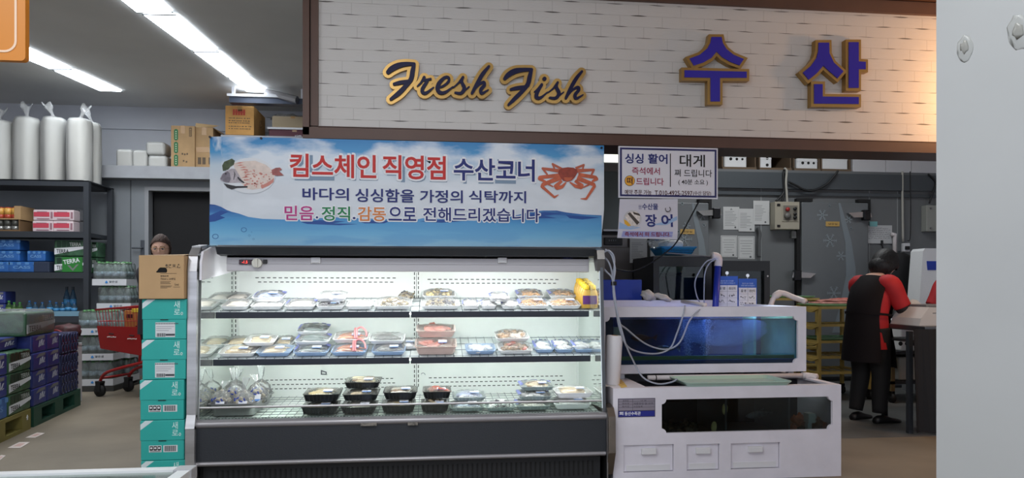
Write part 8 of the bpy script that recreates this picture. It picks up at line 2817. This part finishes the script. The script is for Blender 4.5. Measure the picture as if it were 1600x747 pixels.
def shoe(mb, heel, d, s=1.0):
    d = Vector(d).normalized()
    side = Vector((-d.y, d.x, 0))
    h = Vector(heel)
    mb.sm = True
    rings = []
    for f_, w_, t_ in ((-.03, .028, .05), (0, .036, .065), (.07, .037, .068), (.13, .044, .045), (.19, .042, .034), (.225, .026, .024)):
        rings.append([h + d * f_ * s + side * (w_ * s * math.cos(2 * math.pi * i / 14)) + Vector((0, 0, max(0.001, t_ * s * (.5 + .55 * math.sin(2 * math.pi * i / 14))))) for i in range(14)])
    mb.loft(rings)


def body_of(name, label, loc, rz, pose, headp, headyaw=0.0):
    """pose: dict of joints in the local frame (facing +x)"""
    J = pose
    t = thing(name, label, 'person', loc, rz)
    verts = [(J['pelvis'], (.105, .14)), (J['belly'], (.10, .13)), (J['chest'], (.105, .15)), (J['upper'], (.075, .12)), (J['neck'], .048), (J['skull'], .06)]
    edges = [(0, 1), (1, 2), (2, 3), (3, 4), (4, 5)]
    for s_ in ('l', 'r'):
        b_ = len(verts)
        verts += [(J['sh' + s_], .055), (J['el' + s_], .040), (J['wr' + s_], .025)]
        edges += [(3, b_), (b_, b_ + 1), (b_ + 1, b_ + 2)]
    for s_ in ('l', 'r'):
        b_ = len(verts)
        verts += [(J['hip' + s_], .085), (J['kn' + s_], .056), (J['an' + s_], .035)]
        edges += [(0, b_), (b_, b_ + 1), (b_ + 1, b_ + 2)]
    vs_, fs = skinned(verts, edges)
    mb = MB(); mb.sm = True
    mb.add(vs_, fs)
    M = head(mb, J['head'], headp, headyaw)
    for s_ in ('l', 'r'):
        d = Vector(J['wr' + s_]) - Vector(J['el' + s_])
        hand(mb, Vector(J['wr' + s_]) + d.normalized() * .005, J.get('hd' + s_, d), J.get('hu' + s_, (0, 0, 1)))
    part('body', mb, skin, t)
    return t, M


def head_parts(t, M, hair_m, style, glasses=False):
    mb = MB(); mb.sm = True
    n, rows = 36, 14
    vv, ff = [], []
    for i in range(rows + 1):
        for j in range(n):
            th = math.pi * i / rows * (.74 if style == 'bun' else .80)
            a = 2 * math.pi * j / n
            sx, sy, sz = (.108, .088, .134) if style == 'bun' else (.122, .104, .142)
            p = Vector((math.sin(th) * math.cos(a), math.sin(th) * math.sin(a), math.cos(th)))
            front = max(0, math.cos(a))
            lim = (.34 if style == 'bun' else .46) * math.pi
            th2 = th
            if front > .25:
                th2 = min(th, lim + (1 - front) * .5)
            p = Vector((math.sin(th2) * math.cos(a), math.sin(th2) * math.sin(a), math.cos(th2)))
            k = 1 + .03 * noise.noise(p * 4) + (.012 * math.sin(a * 18) if i > 5 and style != 'bun' else .004 * math.sin(a * 24))
            vv.append((p.x * sx * k - .006, p.y * sy * k, p.z * sz * k + .004))
    for i in range(rows):
        for j in range(n):
            ff.append((i * n + j, i * n + (j + 1) % n, (i + 1) * n + (j + 1) % n, (i + 1) * n + j))
    mb.add(vv, ff, M)
    if style == 'bun':
        mb.ell((-.125, 0, .01), (.045, .05, .045), sub=3, nz=.15, nf=4)
        mb.v[-162:] = [M @ p for p in mb.v[-162:]] if False else mb.v[-162:]
    else:
        b2 = MB(); b2.sm = True
        b2.ell((-.03, 0, -.05), (.095, .105, .085), sub=3, nz=.12, nf=4)
        mb.add([M @ p for p in b2.v], b2.f)
    part('hair', mb, hair_m, t)
    mb = MB(); mb.sm = True
    for sy in (-1, 1):
        b2 = MB(); b2.sm = True
        b2.mi = 0; b2.ell((.083, sy * .031, .003), (.012, .014, .0075), sub=2)
        b2.mi = 1; b2.ell((.0925, sy * .031, .002), (.004, .0062, .006), sub=2)
        b2.mi = 2; b2.tube(curve([(.094, sy * .046, .006), (.100, sy * .031, .0115), (.098, sy * .017, .005)], 4), .0022, 6)
        b2.mi = 2; b2.tube(curve([(.092, sy * .05, .020), (.1015, sy * .032, .027), (.1, sy * .014, .022)], 4), .003, 6)
        base = len(mb.v)
        for f_, m_ in zip(b2.f, b2.m):
            mb.f.append(tuple(base + i for i in f_)); mb.m.append(m_); mb.s.append(True)
        mb.v += [M @ p for p in b2.v]
    part('eyes', mb, [mat('eye_white', (226, 222, 218), 0.3), mat('iris_dark', (40, 28, 24), 0.2), mat('brow_brown', (70, 50, 44), 0.7)], t)
    mb = MB(); mb.sm = True
    b2 = MB(); b2.sm = True
    b2.ell((.092, 0, -.0655), (.006, .020, .0055), sub=2)
    mb.add([M @ p for p in b2.v], b2.f)
    part('lips', mb, mat('lips', (176, 96, 90), 0.45), t)
    if glasses:
        mb = MB(); mb.sm = True
        for sy in (-1, 1):
            mb.tube([M @ Vector((.113, sy * .034 + .026 * math.cos(k * .3927), .001 + .021 * math.sin(k * .3927))) for k in range(16)], .0016, 6, closed=True)
            mb.tube([M @ Vector((.113, sy * .059, .008)), M @ Vector((.03, sy * .08, .006)), M @ Vector((-.01, sy * .082, 0))], .0016, 6)
        mb.tube([M @ Vector((.113, -.009, .004)), M @ Vector((.117, 0, .008)), M @ Vector((.113, .009, .004))], .0016, 6)
        part('glasses', mb, mat('gold_wire', (170, 140, 100), 0.3, .9), t)


def garments(t, J, shirt_m, trouser_m, sleeve=.75, apron=None, cuff_m=None):
    mb = MB(); mb.sm = True
    P_ = Vector(J['pelvis']); B_ = Vector(J['belly']); C_ = Vector(J['chest']); U_ = Vector(J['upper']); N_ = Vector(J['neck'])
    lean = math.atan2(U_.x - P_.x, U_.z - P_.z)
    mb.loft([ringv(P_ + Vector((0, 0, -.16)), .145, .185), ringv(P_, .145, .18), ringv(B_, .138, .17, pitch=lean * .5), ringv(C_, .145, .185, pitch=lean), ringv(U_, .115, .175, pitch=lean), ringv(U_ + (N_ - U_) * .55, .085, .12, pitch=lean), ringv(U_ + (N_ - U_) * .85, .062, .068, pitch=lean)], cap=False)
    for s_ in ('l', 'r'):
        S, E, Wv = (Vector(J[k + s_]) for k in ('sh', 'el', 'wr'))
        inn = U_.lerp(S, .55)
        if sleeve <= 1:
            limb(mb, [inn, S, S.lerp(E, sleeve * .6), S.lerp(E, sleeve)], [.075, .080, .072, .068], 16)
        else:
            limb(mb, [inn, S, S.lerp(E, .6), E, E.lerp(Wv, sleeve - 1)], [.075, .080, .068, .056, .042], 16)
    part('shirt', mb, shirt_m, t)
    if cuff_m:
        mb = MB(); mb.sm = True
        for s_ in ('l', 'r'):
            S, E, Wv = (Vector(J[k + s_]) for k in ('sh', 'el', 'wr'))
            limb(mb, [S.lerp(E, .78), E, E.lerp(Wv, .25)], [.060, .056, .048], 16)
        part('sleeve_cuffs', mb, cuff_m, t)
    mb = MB(); mb.sm = True
    for s_ in ('l', 'r'):
        Hh, K, A = (Vector(J[k + s_]) for k in ('hip', 'kn', 'an'))
        limb(mb, [Hh + Vector((0, 0, .06)), Hh.lerp(K, .3), K, K.lerp(A, .4), A + Vector((0, 0, .01))], [.105, .098, .075, .070, .055], 18)
    mb.loft([ringv(P_ + Vector((0, 0, -.10)), .12, .165), ringv(P_ + Vector((0, 0, .06)), .125, .16)])
    part('trousers', mb, trouser_m, t)
    for s_ in ('l', 'r'):
        mb = MB(); A = Vector(J['an' + s_]); shoe(mb, (A.x - .02, A.y, 0), J.get('ft' + s_, (1, 0, 0))); part('shoe', mb, black, t)


J1 = dict(pelvis=(0, 0, .80), belly=(.0, 0, .93), chest=(.03, 0, 1.08), upper=(.075, 0, 1.20), neck=(.13, 0, 1.275), skull=(.19, 0, 1.34), head=(.20, 0, 1.37),
          shl=(.07, .17, 1.19), ell=(.17, .22, .98), wrl=(.37, .13, .95), shr=(.07, -.17, 1.19), elr=(.17, -.22, .97), wrr=(.38, -.14, .94),
          hipl=(0, .085, .76), knl=(.02, .09, .43), anl=(-.03, .10, .08), hipr=(.01, -.085, .76), knr=(.05, -.09, .43), anr=(.02, -.10, .08), ftl=(1, .15, 0), ftr=(1, -.1, 0), hul=(0, 0, 1), hur=(0, 0, 1))
pp1 = W(1356, 600, 5.62)
per, M = body_of('person', 'person with short black hair in red shirt and black apron bending over the work table', (pp1.x, 5.62, 0), R(14), J1, R(38), R(8))
head_parts(per, M, hairb, 'bob')
garments(per, J1, mat('red_shirt', (176, 30, 36), 0.7, var=.06, scale=8), mat('black_trousers', (20, 20, 23), 0.8), .85, cuff_m=mat('black_cuff', (26, 24, 27), 0.6))
apm = mat('black_apron', (19, 14, 17), 0.75, spec=0.2)
mb = MB(); mb.sm = True
ap = []
for (c_, rx, ry, pt) in (((.10, 0, 1.235), .105, .155, .4), ((.05, 0, 1.14), .142, .198, .3), ((.02, 0, 1.02), .158, .195, .2), ((0, 0, .90), .156, .19, .1), ((-.0, 0, .78), .170, .205, .0), ((0, 0, .64), .185, .22, 0), ((0, 0, .53), .195, .225, 0)):
    ap.append(ringv(c_, rx, ry, 30, pt, 0, 118, 246))
mb.loft(ap, closed=False)
part('apron_back', mb, apm, per)
mb = MB(); mb.sm = True
ap = []
for (c_, rx, ry, pt) in (((.09, 0, 1.16), .13, .16, .3), ((.03, 0, 1.02), .162, .19, .2), ((0, 0, .90), .16, .19, .1), ((0, 0, .78), .175, .20, 0), ((.01, 0, .64), .19, .215, 0), ((.02, 0, .47), .2, .22, 0)):
    ap.append(ringv(c_, rx, ry, 26, pt, 0, -46, 46))
mb.loft(ap, closed=False)
part('apron_front', mb, apm, per)
mb = MB(); mb.sm = True
mb.loft([ringv((.0, 0, .925), .164, .198, 30, .1), ringv((.0, 0, .945), .163, .197, 30, .1)], cap=False)
part('apron_tie', mb, apm, per)

# second person behind the pillar
J2 = dict(J1)
pp2 = W(1522, 600, 5.95)
per2, M = body_of('person', 'person in a red shirt almost hidden behind the white pillar', (pp2.x, 6.05, 0), R(200), J2, R(25))
head_parts(per2, M, hairb, 'bob')
garments(per2, J2, mat('red_shirt'), mat('black_trousers'), .9)

# person behind the carton, pushing the cart
J3 = dict(pelvis=(0, 0, .90), belly=(0, 0, 1.04), chest=(.01, 0, 1.18), upper=(.015, 0, 1.31), neck=(.02, 0, 1.40), skull=(.03, 0, 1.47), head=(.035, 0, 1.525),
          shl=(.01, .13, 1.30), ell=(.05, .14, 1.05), wrl=(.27, .11, 1.06), shr=(.01, -.13, 1.30), elr=(.08, -.12, 1.05), wrr=(.27, -.09, 1.06),
          hipl=(0, .07, .86), knl=(.02, .06, .48), anl=(-.02, .055, .08), hipr=(0, -.07, .86), knr=(.02, -.06, .48), anr=(-.02, -.055, .08), ftl=(1, .1, 0), ftr=(1, -.1, 0))
pp3 = W(248, 400, 6.75)
per3, M = body_of('person', 'person with tied back brown hair and glasses looking over the brown carton', (pp3.x, 6.75, 0), R(-40), J3, R(6), R(-40))
head_parts(per3, M, hairn, 'bun', True)
garments(per3, J3, mat('dark_jacket', (42, 40, 46), 0.8), mat('black_trousers'), 1.85)

# work table at the right with goods
tx0 = W(1412, 510, 5.3).x
t = thing('work_table', 'dark work table with steel edge and black skirt beside the pillar', 'table', (tx0 + .7, 5.35, 0))
zt_ = .855
mb = MB(); mb.box(tx0, tx0 + 1.4, 5.05, 5.65, zt_ - .04, zt_, .004); part('table_top', mb, mat('table_steel', (110, 112, 114), 0.35, .8), t, True)
mb = MB(); x = W(1432, 600, 5.0).x
n = 40
v0, v1 = [], []
for i in range(n + 1):
    xx = x + (tx0 + 1.4 - x) * i / n
    yy = 5.03 + .012 * math.sin(i * 1.3)
    v0.append((xx + .0, yy, zt_ - .02)); v1.append((xx + .03 * (1 - i / n), yy + .02 * math.sin(i * .9), .02))
mb.loft([v0, v1, [(p[0], p[1] + .006, p[2]) for p in v1], [(p[0], p[1] + .006, p[2]) for p in v0]], closed=False); part('black_skirt', mb, mat('skirt_black', (26, 26, 29), 0.8), t, True)
for (xx, yy) in ((tx0 + .04, 5.6), (tx0 + 1.36, 5.6), (tx0 + 1.36, 5.1), (x + .03, 5.12)):
    mb = MB(); mb.box(xx - .018, xx + .018, yy - .018, yy + .018, 0, zt_ - .04); part('leg', mb, dsteel, t, True)
mb = MB(); mb.box(tx0 + .03, tx0 + 1.38, 5.1, 5.62, zt_ - .14, zt_ - .12); part('under_shelf', mb, mat('table_steel'), t, True)
q0, q1 = W(1416, 506, 5.3), W(1500, 506, 5.3)
mb = MB(); mb.prism([(q0.x, zt_ + .001), (q1.x, zt_ + .001), (q1.x, zt_ + .14), (q0.x + .09, zt_ + .15), (q0.x + .02, zt_ + .06)], 'y', 5.15, 5.5)
mb.mi = 1; mb.box(q0.x + .12, q0.x + .4, 5.148, 5.15, zt_ + .1, zt_ + .106); mb.box(q0.x + .1, q1.x, 5.2, 5.45, zt_ + .15, zt_ + .17, .005)
solo('weighing_scale', mb, [mat('scale_white', (196, 196, 194), 0.45), mat('scale_grey', (110, 112, 114), 0.4)], 'white weighing machine on the work table beside the pillar', 'scale', (q0.x + .2, 5.3, zt_))
q = W(1418, 475, 5.58)
mb = MB(); mb.sm = True; mb.ell((q.x + .02, 5.57, zt_ + .1), (.15, .06, .098), (0, .2, 0), 3, .45, 2.2, 2); mb.tube(curve([(q.x - .02, 5.55, zt_ + .17), (q.x - .08, 5.52, zt_ + .24), (q.x - .11, 5.5, zt_ + .30)], 4), [.03, .03, .028, .026, .024, .02, .012, .008, .004], 8)
solo('plastic_bag', mb, mat('bag_white', (198, 200, 200), 0.5), 'crumpled white plastic bag on the work table in front of the bending person', 'bag', (q.x, 5.55, zt_))
# dark coat hanging on a stand and white easel behind
q = W(1412, 430, 7.55)
t = thing('hanging_coat', 'black coat hanging behind the bending person', 'coat', (q.x, 7.6, .62))
mb = MB(); mb.sm = True
mb.loft([ringv((q.x - .02, 7.6, W(1412, 395, 7.6).z), .05, .05, 22)] + [[p + Vector((.02 * math.sin(k * 1.3 + i), 0, 0)) for i, p in enumerate(ringv((q.x, 7.6, z), rx, .10, 22))] for k, (z, rx) in enumerate(((W(1412, 402, 7.6).z, .13), (1.3, .17), (1.1, .22), (.9, .25), (.66, .26)))]); part('coat', mb, mat('coat_black', (24, 25, 28), 0.85), t, True)
mb = MB(); mb.tube([(q.x, 7.63, .0), (q.x, 7.63, W(1412, 392, 7.6).z)], .015, 8); mb.box(q.x - .2, q.x + .2, 7.5, 7.76, 0, .03); part('stand', mb, dsteel, t, True)
a_, b_ = W(1443, 388, 7.1), W(1520, 388, 7.1)
t = thing('white_panel_box', 'tall white foam panel with a blue mark behind the red shirted person', 'panel', ((a_.x + b_.x) / 2, 7.2, 0))
mb = MB(); mb.prism([(a_.x - .09, .5), (b_.x, .5), (b_.x, a_.z), (a_.x + .02, a_.z), (a_.x - .005, a_.z - .03)], 'y', 7.1, 7.3); part('panel', mb, foam, t, True)
mb = MB(); c1 = W(1449, 408, 7.1); mb.prism([(c1.x, c1.z - .1), (c1.x + .2, c1.z - .1), (c1.x + .2, c1.z), (c1.x - .01, c1.z)], 'y', 7.097, 7.1); part('blue_mark', mb, mat('box_blue'), t, True)
mb = MB(); mb.box(a_.x - .1, b_.x, 7.08, 7.32, 0, .5); part('base', mb, mat('base_grey', (120, 122, 124), 0.6), t, True)
# low rack with foam boxes behind the table, seen under it
q0, q1 = W(1410, 570, 6.5), W(1500, 570, 6.5)
t = thing('low_rack', 'low dark rack on casters behind the work table', 'rack', ((q0.x + q1.x) / 2, 6.75, 0))
for z in (.22, .52):
    mb = MB(); mb.box(q0.x - .12, q1.x, 6.5, 7.0, z - .03, z); part('shelf', mb, dsteel, t, True)
for xx in (q0.x - .1, q1.x - .02):
    for yy in (6.52, 6.98):
        mb = MB(); mb.box(xx - .02, xx + .02, yy - .02, yy + .02, .1, .52); part('post', mb, mat('rack_tan', (120, 104, 70), 0.6), t, True)
        mb = MB(); mb.sm = True; mb.tube([(xx - .015, yy, .05), (xx + .015, yy, .05)], .05, 14); mb.box(xx - .02, xx + .02, yy - .02, yy + .02, .08, .12); part('caster', mb, rubber, t, True)
t = thing('foam_box', 'white foam box with three black holes on the low rack behind the work table', 'foam box', ((q0.x + q1.x) / 2 - .05, 6.7, .522))
mb = MB(); mb.box(q0.x - .02, q1.x - .05, 6.5, 6.9, .522, .84, .02, 3); part('box', mb, foam, t, True)
mb = MB()
for px in (1407, 1417, 1427):
    x = W(px, 558, 6.5).x; mb.tube([(x, 6.501, .60), (x, 6.497, .60)], .022, 12)
part('holes', mb, mat('hole_dark'), t, True)
t = thing('foam_box', 'plain pale foam box on the lower shelf of the low rack', 'foam box', ((q0.x + q1.x) / 2 - .05, 6.7, .222))
mb = MB(); mb.box(q0.x - .02, q1.x - .05, 6.52, 6.9, .222, .46, .02, 3); part('box', mb, mat('foam_grey', (176, 180, 178), 0.7), t, True)
